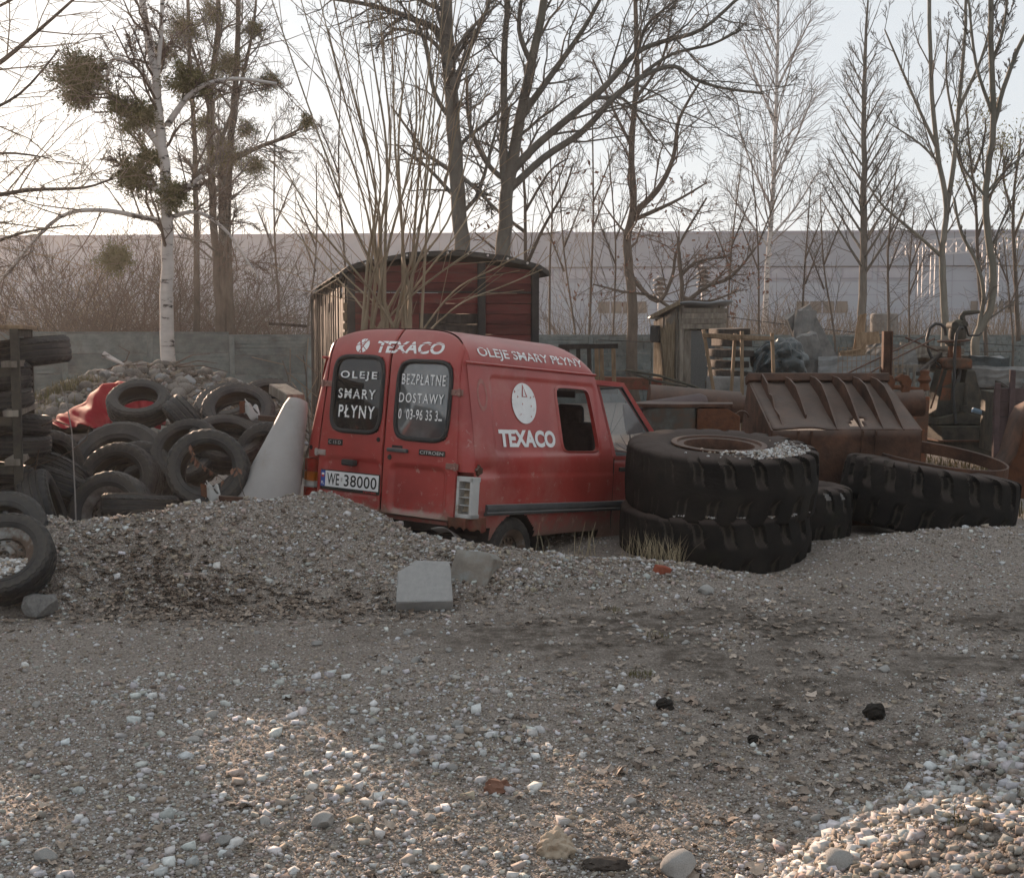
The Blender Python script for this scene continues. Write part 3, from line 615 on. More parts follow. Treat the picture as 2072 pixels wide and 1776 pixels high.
def roof_pt(y, u):
    x0 = xtop(y); x = x0 + u * (1.765 - x0); z = zroof(y)
    if x > 1.45: z = ZG + (z - ZG) * math.sqrt(max(0, 1 - ((x - 1.45) / .315) ** 2.2))
    z += .004 * math.sin(y * 26) * (abs(y) < .45) * min(1, u * 8) * (1 if x < 1.5 else 0)
    return (x, y, z)
body.grid(lambda y, u: roof_pt(y, u), ys, lin(0, 1, 46), flip=True)
# gutter rail, rear pillars (outside the doors), valance below the doors
for sgn in (1, -1):
    body.tube([(x, sgn * -.683, ZG - .004) for x in lin(.03, 1.77, 10)], .011, 6)
    ylo = .655
    def pil(t, z, sgn=sgn):
        if z <= ZG: y = ylo - .045 * max(0, (z - .86) / (ZG - .86)); y = y + t * (wz(z) - y)
        else: y = ylo - .045 + t * (.675 - ylo + .045); 
        return (xrear(y, z), -sgn * y, z)
    body.grid(pil, lin(0, 1, 9), lin(.40, 1.554, 40), flip=(sgn == -1), skip=lambda t, z: .468 < z < .775)
    def cap(t, u, sgn=sgn):
        y = .61 + t * .065; z = ZG + u * (zroof(y) - ZG); return (xrear(y, z), -sgn * y, z)
    body.grid(cap, lin(0, 1, 7), lin(0, 1, 8), flip=(sgn == -1))
    body.box((.10, -sgn * .72, .62), (.012, .17, .34))
body.box((.05, 0, .42), (.03, 1.2, .05)); body.box((.9, 0, .30), (1.5, 1.38, .03), None, 1)
body.box((.075, 0, 1.0), (.02, 1.22, 1.1), None, 1) if False else None
body.build('body', [M['red_paint'], M['interior']], van, 40)
# torn corner below the lamp
tc_ = MB().grid(lambda u, v: (-.03 + u * .25, -.80 + .03 * math.sin(u * 9) * v - .02 * u * v, .465 - v * (.07 + .035 * u + .012 * math.sin(u * 23))), lin(0, 1, 14), lin(0, 1, 6))
tc_.grid(lambda u, v: (-.03 + .02 * v, -.80 + u * .15, .465 - v * (.07 + .012 * math.sin(u * 14))), lin(0, 1, 8), lin(0, 1, 6))
o = tc_.build('corner_panel', M['red_rust'], van, 40); sm = o.modifiers.new('sheet', 'SOLIDIFY'); sm.thickness = .004
# ---- rear doors
def door(sgn, y_in, y_out, zb, win, press):
    """sgn +1 = right-hand door (towards -y)"""
    mb = MB()
    def yo(z): return y_out - .045 * max(0, min(1, (z - .86) / (ZG - .86)))
    def f(u, t):
        z0 = zb; y = 0
        zt = 1.55
        # columns: constant share of the width, top follows the roof curve
        yy = y_in + u * (yo(1.55) - y_in); top = zroof(yy) - .008
        z = zb + t * (top - zb); y = y_in + u * (yo(z) - y_in)
        x = xrear(y, z) - .010
        d = min(y - y_in, yo(z) - y, z - zb)
        x += .012 * max(0, 1 - d / .014) ** 2                                 # rolled edge
        for (a0, a1, b0, b1, r, dep) in press: x += dep * ramp(inrr(y, z, a0, a1, b0, b1, r), .03)
        x += .0025 * (float(fbm(y * 3 + 9 * sgn, z * 3, 8)) - .45)
        return (x, -sgn * y, z)
    def sk(u, t):
        yy = y_in + u * (yo(1.55) - y_in); z = zb + t * (zroof(yy) - .008 - zb); y = y_in + u * (yo(z) - y_in)
        return inrr(y, z, *win, .05) < -.004
    mb.grid(f, lin(0, 1, 52), lin(0, 1, 112), skip=sk, flip=(sgn == -1))
    d = mb.build('rear_door', M['door_paint'], van, 40)
    sol = d.modifiers.new('sheet', 'SOLIDIFY'); sol.thickness = .02; sol.offset = -1 if sgn == 1 else -1
    # rubber seal round the window
    a0, a1, b0, b1 = win; ring = []
    for k in range(64):
        an = 2 * math.pi * k / 64; c, s_ = math.cos(an), math.sin(an)
        y = (a0 + a1) / 2 + (a1 - a0) / 2 * math.copysign(abs(c) ** .38, c); z = (b0 + b1) / 2 + (b1 - b0) / 2 * math.copysign(abs(s_) ** .38, s_)
        ring.append((xrear(y, z) - .012, -sgn * y, z))
    ring.append(ring[0]); MB().tube(ring, .017, 8, cap=False).build('window_seal', M['black_rubber'], d, 180)
    g = MB().grid(lambda y, z: (xrear(y, z) - .004 - .010 * (1 - ((y - (a0 + a1) / 2) / (a1 - a0) * 2) ** 2) * (1 - ((z - (b0 + b1) / 2) / (b1 - b0) * 2) ** 2), -sgn * y, z), lin(a0 + .004, a1 - .004, 9), lin(b0 + .004, b1 - .004, 9), flip=(sgn == -1))
    g.build('window_pane', M['glass_pale'] if sgn == 1 else M['glass_dark'], d, 180)
    return d
WR = (.10, .588, .985, 1.545); WL = (.045, .535, 1.005, 1.565)
dr = door(1, .004, .693, .425, WR, [(.09, .59, .455, .790, .05, .024), (.20, .50, .845, .855, .004, .0)])
dl = door(-1, .004, .645, .425, WL, [(.02, .56, .55, .80, .05, .014)])
dl['label'] = 'rear door with the number plate'; dr['label'] = 'rear door with the handle and longer white text'
def rpt(y, z, out=.0): return Vector((xrear(abs(y), z) - .010 - out - (.006 if out == .0025 else 0), y, z))          # on the rear doors, y to the left
def rear_text(txt, y0, y1, z0, z1, parent, m='vinyl', bold=.01, cuts=(), rows=(), out=.0025, slope=0, spacing=1.0, name='lettering'):
    co, fs = text_mb(txt, y0 - y1, z1 - z0, bold, 1, spacing); co, fs = slice_text(co, fs, cuts, rows)
    mb = MB(); mb.add([rpt(y0 - x, z0 + z + slope * x, out) for x, z in co], fs); return mb.build(name, M[m], parent)
def shift_cuts(n, wd, ht, seed, width=.006):
    r = random.Random(seed); return [(r.uniform(0, wd), r.uniform(.1, .9) * ht, r.uniform(-1.2, 1.2), r.uniform(.6, 1.3) * width) for _ in range(n)]
rows = [.02 * i for i in range(1, 6)]
rear_text('TEXACO', .165, -.478, 1.598, 1.688, van, bold=.03, cuts=shift_cuts(6, .64, .09, 3, .006), rows=rows, out=.004)
rear_text('OLEJE', .468, .105, 1.385, 1.455, dl, bold=.015, spacing=1.25, cuts=shift_cuts(2, .36, .07, 5, .004))
rear_text('SMARY', .475, .105, 1.25, 1.322, dl, bold=.015, spacing=1.25, cuts=shift_cuts(2, .36, .07, 6, .004))
rear_text('PŁYNY', .458, .10, 1.108, 1.20, dl, bold=.015, spacing=1.25, cuts=shift_cuts(1, .36, .07, 7, .004))
rear_text('BEZPŁATNE', -.137, -.54, 1.375, 1.452, dr, bold=.008, spacing=1.2, cuts=shift_cuts(5, .4, .07, 8, .004))
rear_text('DOSTAWY', -.125, -.535, 1.245, 1.315, dr, bold=.008, spacing=1.25, cuts=shift_cuts(3, .4, .07, 9, .004))
rear_text('0  03-96 35 3', -.13, -.495, 1.125, 1.20, dr, bold=.012, spacing=1.1, cuts=shift_cuts(2, .36, .07, 10, .004))
MB().box(rpt(-.515, 1.135, .003), (.003, .03, .014)).build('lettering', M['vinyl'], dr)
# round emblem on the rear: white disc cut by dark spokes
mb = MB(); n = 40; c0 = (.302, 1.648)
co = np.array([(0, 0)] + [(.062 * math.cos(2 * math.pi * k / n), .054 * math.sin(2 * math.pi * k / n)) for k in range(n)]); fs = [(0, k + 1, (k + 1) % n + 1) for k in range(n)]
co, fs = slice_text(co, fs, [(0, -.01, 1.15, .012), (-.012, -.01, 2.1, .012), (.02, .035, .4, .006), (-.03, .02, -.6, .006), (0, .04, 1.57, .005)], [-.03, 0, .03])
mb.add([rpt(c0[0] - x, c0[1] + z, .004) for x, z in co], fs); mb.build('emblem', M['vinyl'], van)
# badges, handle, lock, lamp, hinges
def rbox(name, y0, y1, z0, z1, th, m, parent, bev=.004):
    c = rpt((y0 + y1) / 2, (z0 + z1) / 2, th / 2); return MB().box((0, 0, 0), (th, abs(y1 - y0), abs(z1 - z0))).build(name, m, parent, None, bev, c)
rbox('badge', -.35, -.586, .879, .918, .010, M['print_black'], dr)
rear_text('CITROEN', -.362, -.576, .8865, .9105, dr, 'badge_text', .015, out=.0115, name='badge_lettering')
rbox('badge', .542, .395, .895, .94, .010, M['print_black'], dl)
rear_text('C 15 D', .53, .407, .905, .93, dl, 'badge_text', .006, out=.0115, name='badge_lettering')
rbox('door_handle', -.058, -.25, .884, .912, .028, M['grey_plastic'], dr, .008)
rbox('handle_recess', -.09, -.19, .914, .932, .004, M['black_rubber'], dr)
c = rpt(-.075, .842, .004); MB().lathe([(.0, .006), (.016, .006), (.02, 0)], 16, M=Matrix.Rotation(-math.pi / 2, 3, 'Y'), c=c).build('lock', M['print_black'], dr, 40)
c = rpt(.045, .962, .004); MB().lathe([(.0, .006), (.014, .006), (.018, 0)], 16, M=Matrix.Rotation(-math.pi / 2, 3, 'Y'), c=c).build('lock', M['print_black'], dl, 40)
rbox('plate_lamp', .36, .235, .752, .797, .05, M['black_rubber'], dl, .01)
def hinge(y0, y1, z, parent, m):
    b = MB(); c = rpt((y0 + y1) / 2, z, .006); b.box((0, 0, 0), (.010, abs(y1 - y0), .042)); b.tube([(-.008, (-1 if y0 < 0 else 1) * abs(y1 - y0) * .28, -.028), (-.008, (-1 if y0 < 0 else 1) * abs(y1 - y0) * .28, .028)], .010, 10)
    for k in (-.3, .05): b.tube([(-.002, k * abs(y1 - y0), 0), (-.010, k * abs(y1 - y0), 0)], .008, 6)
    return b.build('hinge', M[m], parent, 40, .003, c)
hinge(-.581, -.70, 1.335, dr, 'red_paint'); hinge(-.60, -.71, .817, dr, 'red_paint'); hinge(.665, .548, 1.353, dl, 'red_paint'); hinge(.675, .563, .831, dl, 'zinc')
# number plate
pl = rbox('number_plate', .598, .004, .556, .706, .008, M['print_black'], dl, .004)
def on_plate(name, y0, y1, z0, z1, m, out): 
    c = rpt((y0 + y1) / 2, (z0 + z1) / 2, out); return MB().box((0, 0, 0), (.002, abs(y1 - y0), abs(z1 - z0))).build(name, m, dl, None, 0, c)
on_plate('plate_field', .59, .012, .580, .698, M['plate_white'], .010)
on_plate('plate_band', .59, .545, .580, .698, M['plate_blue'], .012)
on_plate('flag_white', .58, .555, .665, .68, M['print_white'], .0135); on_plate('flag_red', .58, .555, .649, .6645, M['print_red'], .0135)
rear_text('PL', .582, .553, .595, .618, dl, 'print_white', .01, out=.014, name='plate_lettering')
rear_text('WE', .525, .400, .594, .682, dl, 'print_black', .012, out=.0125, name='plate_lettering')
rear_text('38000', .352, .028, .594, .682, dl, 'print_black', .012, out=.0125, spacing=1.05, name='plate_lettering')
on_plate('plate_seal', .384, .368, .625, .655, M['badge_text'], .0125)
rear_text('TECHMA', .16, .03, .5605, .574, dl, 'print_red', .01, out=.0095, name='plate_lettering')
# lamp clusters
lamp = MB()                                            # right: housing with the lenses gone
x0 = -.012; yA, yB = -.705, -.848
for (a, b_, c_, d_) in ((.468, .496, yA, yB), (.722, .755, yA, yB)): lamp.box((x0 + .04, (c_ + d_) / 2, (a + b_) / 2), (.09, abs(d_ - c_), b_ - a))
lamp.box((x0 + .04, yA - .012, .61), (.09, .022, .286)); lamp.box((x0 + .035, yB + .013, .61), (.08, .026, .284)); lamp.box((x0 + .079, (yA + yB) / 2, .61), (.006, .13, .28))
for z in (.556, .612, .668): lamp.box((x0 + .042, (yA + yB) / 2, z), (.082, .12, .007))
lh = lamp.build('tail_lamp', M['white_plastic'], van, None, .003); lh['label'] = 'white tail lamp housing with its lenses missing'
mb = MB()
for z in (.532, .585, .638, .69): mb.grid(lambda u, v: (x0 + .072 - .03 * (1 - v) * (.6 + .4 * math.sin(u * 7 + z * 50)), yA - .022 - u * .10, z - .024 + v * .045), lin(0, 1, 8), lin(0, 1, 5), flip=True)
mb.build('lamp_backing', M['stone'] if False else M['rag'], lh, 40)
tl = empty('tail_lamp', (0, 0, 0)); tl.parent = van; tl['label'] = 'unbroken red and orange tail lamp'
for (z0, z1, m) in ((.475, .556, 'lens_red'), (.558, .604, 'lens_white'), (.606, .676, 'lens_orange'), (.678, .775, 'lens_red')):
    mb = MB(); mb.grid(lambda u, v: (xrear(.66 + u * .15, .7) - .022 + .002 * math.cos(v * 60), .66 + u * .145, z0 + v * (z1 - z0)), lin(0, 1, 10), lin(0, 1, 9), flip=True)
    mb.box((.04, .735, (z0 + z1) / 2), (.05, .13, z1 - z0 - .004)); mb.build('lamp_lens', M[m], tl, 40)
# rub strip
for sgn in (1, -1):
    prof = [(0, 0), (.028, .006), (.034, .022), (.026, .030), (.030, .036), (.034, .052), (.028, .078), (0, .084)]
    xs_ = lin(.20, 2.95, 18); mb = MB()
    mb.grid(lambda x, k: (x, -sgn * (.795 + prof[int(k)][0]), .476 + prof[int(k)][1] - .014 * (x - .2)), xs_, list(range(len(prof))), flip=(sgn == -1))
    mb.add([(.2, -sgn * (.795 + a), .476 + b) for a, b in prof], [tuple(range(len(prof)))]); mb.build('rub_strip', M['grey_plastic'], van, 50)
# side lettering, emblem, faded patch
def spt(x, z, out=.003): return Vector((x, -side_pt(x, z) - out, z))
def side_text(txt, x0, x1, z0, z1, skew=0, bold=.03, cuts=(), slope=0):
    co, fs = text_mb(txt, x1 - x0, z1 - z0, bold); co, fs = slice_text(co, fs, cuts, [(z1 - z0) * .5])
    MB().add([spt(x0 + a + skew * b, z0 + b + slope * a, .005) for a, b in co], fs).build('lettering', M['vinyl'], van)
side_text('TEXACO', .372, 1.105, .965, 1.092, -.08, .045)
mb = MB(); n = 48; mb.add([spt(.722, 1.288, .006)] + [spt(.722 + .157 * math.cos(2 * math.pi * k / n) , 1.288 + .150 * math.sin(2 * math.pi * k / n), .006) for k in range(n)], [(0, k + 1, (k + 1) % n + 1) for k in range(n)]); mb.build('emblem', M['vinyl'], van)
mb = MB()                                              # what is left of the emblem's print
mb.add([spt(.715, 1.435, .0075), spt(.695, 1.335, .0075), spt(.77, 1.335, .0075)], [(0, 1, 2)]); mb.add([spt(.722, 1.41, .009), spt(.709, 1.34, .009), spt(.748, 1.34, .009)], [(0, 1, 2)], 1)
for (x, z, a) in ((.60, 1.36, .014), (.635, 1.325, .012), (.80, 1.325, .012), (.845, 1.335, .010), (.69, 1.275, .010), (.80, 1.262, .011), (.66, 1.20, .009), (.79, 1.185, .010)):
    mb.add([spt(x, z, .0075), spt(x + a * 1.6, z + a * .6, .0075), spt(x + a * .5, z + a * 1.7, .0075)], [(0, 1, 2)])
mb.build('emblem_print', [M['red_paint'], M['vinyl']], van)
def roof_arc(s):                                        # up the rounded roof edge above the gutter
    a = s / .16; y = .675 * math.cos(min(1.5, a) * .62) ** .6; return y, zroof(y)
def arc_table():
    pts = [(.675, ZG)]; out = [0]
    for k in range(1, 200):
        y = .675 - k * .002; z = zroof(y); out.append(out[-1] + math.hypot(pts[-1][0] - y, pts[-1][1] - z)); pts.append((y, z))
    return np.array(out), np.array(pts)
AT, AP = arc_table()
co, fs = text_mb('OLEJE SMARY PŁYNY', 1.40, .095, .012)
co, fs = slice_text(co, fs, [(.06, .05, -.7, .006), (1.0, .052, -.035, .006), (.42, .04, .9, .006), (.80, .05, -.9, .006), (1.25, .05, .8, .006)], [.0238, .0475, .071])
pts = []
for a, b in co:
    s_ = .025 + b; y = float(np.interp(s_, AT, AP[:, 0])); z = float(np.interp(s_, AT, AP[:, 1])); k = 1.0
    x = .20 + a
    if x > 1.45: kz = math.sqrt(max(0, 1 - ((x - 1.45) / .315) ** 2.2)); z = ZG + (z - ZG) * kz
    pts.append((x, -y - .003, z + .005))
MB().add(pts, fs).build('lettering', M['vinyl'], van)
mb = MB(); mb.grid(lambda u, v: spt(.20 + .06 * math.cos(u) * v, 1.33 + .115 * math.sin(u) * v, .0015), lin(0, 2 * math.pi, 28), [.72, 1.0]); mb.build('sticker_mark', mat('sticker residue', [(.28,.10,.09), (.36,.17,.15)], .7, 30), van)
# side window opening: frame and inner return
ring = []
for k in range(73):
    an = 2 * math.pi * k / 72; c, s_ = math.cos(an), math.sin(an); z = 1.1825 + .2435 * math.copysign(abs(s_) ** .22, s_); a, b = HOLE(z)
    x = (a + b) / 2 + (b - a) / 2 * math.copysign(abs(c) ** .22, c); ring.append((x, z))
mb = MB(); mb.grid(lambda k, t: (ring[int(k)][0] + (0 if t < 2 else 0), -side_pt(ring[int(k)][0], ring[int(k)][1]) + (.014, -.012, -.012, .022)[int(t)], ring[int(k)][1]) if t not in (0, 1) else
   (ring[int(k)][0] + (.020 if t == 0 else .012) * math.cos(2 * math.pi * k / 72), -side_pt(ring[int(k)][0], ring[int(k)][1]) - (0 if t == 0 else .010), ring[int(k)][1] + (.020 if t == 0 else .012) * math.sin(2 * math.pi * k / 72)), list(range(73)), [0, 1, 2, 3], flip=True)
fw_ = mb.build('window_frame', M['red_paint'], van, 60)
# ---- cab
HB = .78
def cabsec(x):
    """half width, sill z, belt z of the lower cab body"""
    zb = np.interp(x, [1.76, 2.0, 2.9, 3.2, 3.85, 3.97], [.90, .90, .89, .87, .76, .62]); hw = np.interp(x, [1.76, 2.9, 3.7, 3.97], [.80, .79, .76, .70]); return float(hw), float(zb)
FWX = 3.02
mb = MB()
for sgn in (1, -1):
    def cs(x, t):
        hw, zb = cabsec(x); z = .235 + t * (zb - .235); return (x, -sgn * (hw - .05 * max(0, (.5 - z) / .3) ** 2 - .03 * max(0, (t - .9) / .1) ** 2), z)
    mb.grid(cs, lin(1.80, 3.97, 70), lin(0, 1, 26), flip=(sgn == -1), skip=lambda x, t: math.hypot(x - FWX, .235 + t * (cabsec(x)[1] - .235) - WCZ) < .31)
def bonnet(x, t): hw, zb = cabsec(x); y = (t * 2 - 1) * (hw - .03); return (x, y, zb + .035 * (1 - (t * 2 - 1) ** 2))
mb.grid(bonnet, lin(2.86, 3.97, 16), lin(0, 1, 15), flip=True)
mb.grid(lambda t, v: (3.97 + .02 * math.sin(v * 3.1), (t * 2 - 1) * .70, .28 + v * .34), lin(0, 1, 8), lin(0, 1, 6), flip=False)
mb.box((1.9, 0, .31), (2.1, 1.4, .03), None, 1); mb.box((2.88, 0, .6), (.02, 1.4, .55), None, 1)
CR = 1.515
def croof(x, t): y = (t * 2 - 1) * .60; return (x, y, CR - .012 * ((x - 2.0) / .3) ** 2 + .035 * (1 - (t * 2 - 1) ** 4) - .02)
mb.grid(croof, lin(1.72, 2.34, 9), lin(0, 1, 15), flip=True)
for sgn in (1, -1):                                     # pillars, window rail
    mb.bar((2.32, -sgn * .605, 1.49), (2.96, -sgn * .735, .89), .05, .045); mb.bar((1.86, -sgn * .63, 1.46), (1.955, -sgn * .775, .89), .05, .07)
    mb.bar((1.78, -sgn * .615, 1.497), (2.34, -sgn * .602, 1.495), .05, .04); mb.bar((1.93, -sgn * .775, .885), (2.98, -sgn * .755, .885), .05, .03)
mb.bar((2.325, -.60, 1.492), (2.325, .60, 1.492), .05, .03); mb.bar((2.95, -.73, .895), (2.95, .73, .895), .06, .03)
mb.build('cab', [M['red_paint'], M['interior']], van, 40)
mb = MB(); mb.grid(lambda s_, t: (2.335 + t * .605, s_ * (.585 + t * .12), 1.475 - t * .565), [-1, 0, 1], lin(0, 1, 3)); mb.build('windscreen', M['glass_clear'], van, 180)
for sgn in (1, -1):
    mb = MB(); mb.add([(1.905, -sgn * .628, 1.44), (2.30, -sgn * .615, 1.47), (2.87, -sgn * .735, .905), (1.965, -sgn * .768, .905)], [(0, 1, 2, 3)]); mb.build('door_window', M['glass_clear'], van)
    fr = [(1.895, -sgn * .634, 1.445), (2.305, -sgn * .621, 1.475), (2.885, -sgn * .742, .90), (1.96, -sgn * .774, .90)]
    MB().tube(fr + [fr[0]], .011, 6, cap=False).build('window_seal', M['black_rubber'], van, 60)
    dg = MB(); dg.tube([(1.945, -sgn * .803, .88), (1.945, -sgn * .806, .30)], .004, 4); dg.build('door_gap', M['print_black'], van)
MB().box((2.12, -.797, .79), (.16, .02, .035)).build('door_handle', M['black_rubber'], van, None, .006)
MB().box((2.95, -.86, .98), (.08, .16, .11), Matrix.Rotation(.25, 3, 'Z')).build('door_mirror', M['black_rubber'], van, None, .02)
mb = MB(); mb.box((2.40, .0, 1.395), (.018, .20, .062)); mb.tube([(2.40, 0, 1.42), (2.39, 0, 1.475)], .007, 6); mb.build('mirror', M['black_rubber'], van, None, .008)
for yy in (-.36, .36):
    mb = MB(); mb.box((2.30, yy, .52), (.5, .48, .16)); mb.box((2.02, yy, .86), (.12, .46, .62), Matrix.Rotation(R_(-14), 3, 'Y')); mb.box((1.93, yy, 1.22), (.08, .26, .17), Matrix.Rotation(R_(-10), 3, 'Y'))
    mb.build('seat', M['seat_cloth'], van, None, .05, seg=3)
mb = MB(); mb.box((2.78, 0, .80), (.28, 1.35, .2)); mb.build('dashboard', M['interior'], van, None, .04)
mb = MB(); mb.tube([Vector((2.52, .36, .88)) + Matrix.Rotation(R_(-60), 3, 'Y') @ Vector((.18 * math.cos(a), .18 * math.sin(a), 0)) for a in lin(0, 2 * math.pi, 25)], .013, 6, cap=False); mb.bar((2.52, .36, .88), (2.75, .36, .78), .04); mb.build('steering_wheel', M['interior'], van, 60)
for sgn in (1, -1): MB().box((3.965, sgn * .52, .66), (.05, .22, .13)).build('headlight', M['lens_white'], van, None, .015)
mb = MB(); mb.bar((4.0, -.74, .42), (4.0, .74, .42), .09, .14); mb.build('front_bumper', M['grey_plastic'], van, None, .02)
# fuel-side dent hole and torn hinge stump behind the right door
mb = MB(); mb.lathe([(0, .02), (.03, .016), (.036, 0), (.022, -.01)], 14, M=Matrix.Rotation(math.pi / 2, 3, 'X'), c=(.10, -.80, .80), mod=lambda i, j, r, z: (r * (1 + .3 * math.sin(i * 2.1)), z)); mb.build('rust_hole', M['rust'], van, 60)
c = rpt(.73, .86, -.008); MB().lathe([(0, .004), (.014, .004), (.018, 0)], 12, M=Matrix.Rotation(-math.pi / 2, 3, 'Y'), c=c).build('filler_hole', M['print_black'], van)
# wheel arch liner, chassis
for x in (WCX, FWX):
    for sgn in (1, -1): mb = MB(); mb.grid(lambda a, y: (x + .335 * math.cos(a), -sgn * y, WCZ + .335 * math.sin(a)), lin(-.3, math.pi + .3, 16), [.45, .775]); mb.build('wheel_arch', M['interior'], van, 60)
MB().box((.35, 0, .36), (.5, 1.1, .05)).build('underbody', M['interior'], van); MB().tube([(.2, .2, .27), (1.6, .2, .25)], .03, 8).build('exhaust_pipe', M['rust'], van, 60)
# bent exhaust and valance hanging below the rear
mb = MB().grid(lambda u, v: (-.02 + .10 * v + .05 * math.sin(u * 3), -.50 - u * .28, .37 - .05 * u - .04 * v + .03 * math.sin(u * 5)), lin(0, 1, 12), lin(0, 1, 5))
o = mb.build('torn_valance', M['fibre_grey'], van, 50); o.modifiers.new('sheet', 'SOLIDIFY').thickness = .005
# ================================================================ TYRES
def tyre_profile(R, w, ri):
    hgt = R - ri; pts = [(ri + .004, -.30 * w), (ri, -.40 * w), (ri + .012, -.455 * w), (ri + .22 * hgt, -.475 * w), (ri + .25 * hgt, -.49 * w), (ri + .29 * hgt, -.478 * w), (ri + .5 * hgt, -.5 * w), (ri + .72 * hgt, -.485 * w), (ri + .74 * hgt, -.495 * w), (ri + .78 * hgt, -.475 * w), (R - .028, -.455 * w), (R - .012, -.42 * w), (R - .005, -.36 * w)]
    g = []
    for c in (-.22, 0, .22):
        g += [(R - .001, (c - .035) * w), (R - .012, (c - .025) * w), (R - .012, (c + .025) * w), (R - .001, (c + .035) * w)]
    out = pts + [(R - .001, -.29 * w)] + g + [(R - .001, .29 * w)] + [(r, -z) for r, z in reversed(pts)]
    inner = [(ri + .45 * hgt, .44 * w), (R - .035, .33 * w), (R - .026, 0), (R - .035, -.33 * w), (ri + .45 * hgt, -.44 * w)]
    return out + inner
def tyre_mesh(R=.29, w=.175, ri=.175, n=90):
    pr = tyre_profile(R, w, ri)
    def mod(i, j, r, z):
        if r > R - .03 and abs(z) > .3 * w and i % 3 == 0: r -= .009
        if r > R - .002 and abs(z) < .3 * w and (i + int(abs(z) * 90 / w)) % 3 == 0: r -= .005
        return r, z
    return MB().lathe(pr, n, closed=True, mod=mod).mesh('tyre', M['tyre'], 32)
TYM = {'car': tyre_mesh(), 'wide': tyre_mesh(.30, .205, .185), 'truck': tyre_mesh(.44, .25, .255, 96), 'small': tyre_mesh(.265, .155, .165)}
def rim_mesh(ri=.175, w=.15, m='steel_rim', name='rim'):
    mb = MB(); mb.lathe([(ri + .012, -.5 * w), (ri + .014, -.46 * w), (ri, -.44 * w), (ri - .006, -.3 * w), (ri - .035, -.2 * w), (ri - .035, .2 * w), (ri - .006, .34 * w), (ri, .44 * w), (ri + .014, .46 * w), (ri + .012, .5 * w), (ri - .010, .44 * w), (ri - .045, .22 * w)], 48)
    r1 = ri - .04; rings = [(r1, .05 * w), (r1 - .02, .16 * w), (r1 - .045, .2 * w), (.075, .12 * w), (.07, .26 * w), (.038, .27 * w), (.036, .1 * w)]
    mb.grid(lambda a, k: (rings[int(k)][0] * math.cos(a), rings[int(k)][0] * math.sin(a), rings[int(k)][1]), [2 * math.pi * k / 48 for k in range(48)], list(range(len(rings))), wrap=True, skip=lambda a, k: 1 < k < 2 and (int(a / (2 * math.pi) * 48) % 4) in (0, 1))
    for k in range(4): a = k * math.pi / 2 + .4; mb.tube([(.055 * math.cos(a), .055 * math.sin(a), .24 * w), (.055 * math.cos(a), .055 * math.sin(a), .36 * w)], .010, 6)
    return mb.mesh(name, M[m], 40)
RIM = {'steel': rim_mesh(), 'white': rim_mesh(m='rim_white')}
def axis_rot(ax, spin=0.0): return (Vector(ax).normalized().to_track_quat('Z', 'Y') @ Euler((0, 0, spin)).to_quaternion()).to_euler()
def tyre(kind, loc, ax, label, group=None, rim=None, sc=1, mark=None):
    sp = random.uniform(0, 6.28)
    if rim:
        t = empty('car_wheel', loc, axis_rot(ax, sp), label, 'wheel', group); t.scale = (sc,) * 3
        link('tyre', TYM[kind], t); link('rim', RIM[rim], t)
    else:
        t = link('car_tyre' if kind != 'truck' else 'truck_tyre', TYM[kind], None, loc, axis_rot(ax, sp), (sc * random.uniform(.95, 1.03), sc * random.uniform(.95, 1.03), sc * random.uniform(.9, 1.12))); tag(t, label, 'tyre', group)
    return t
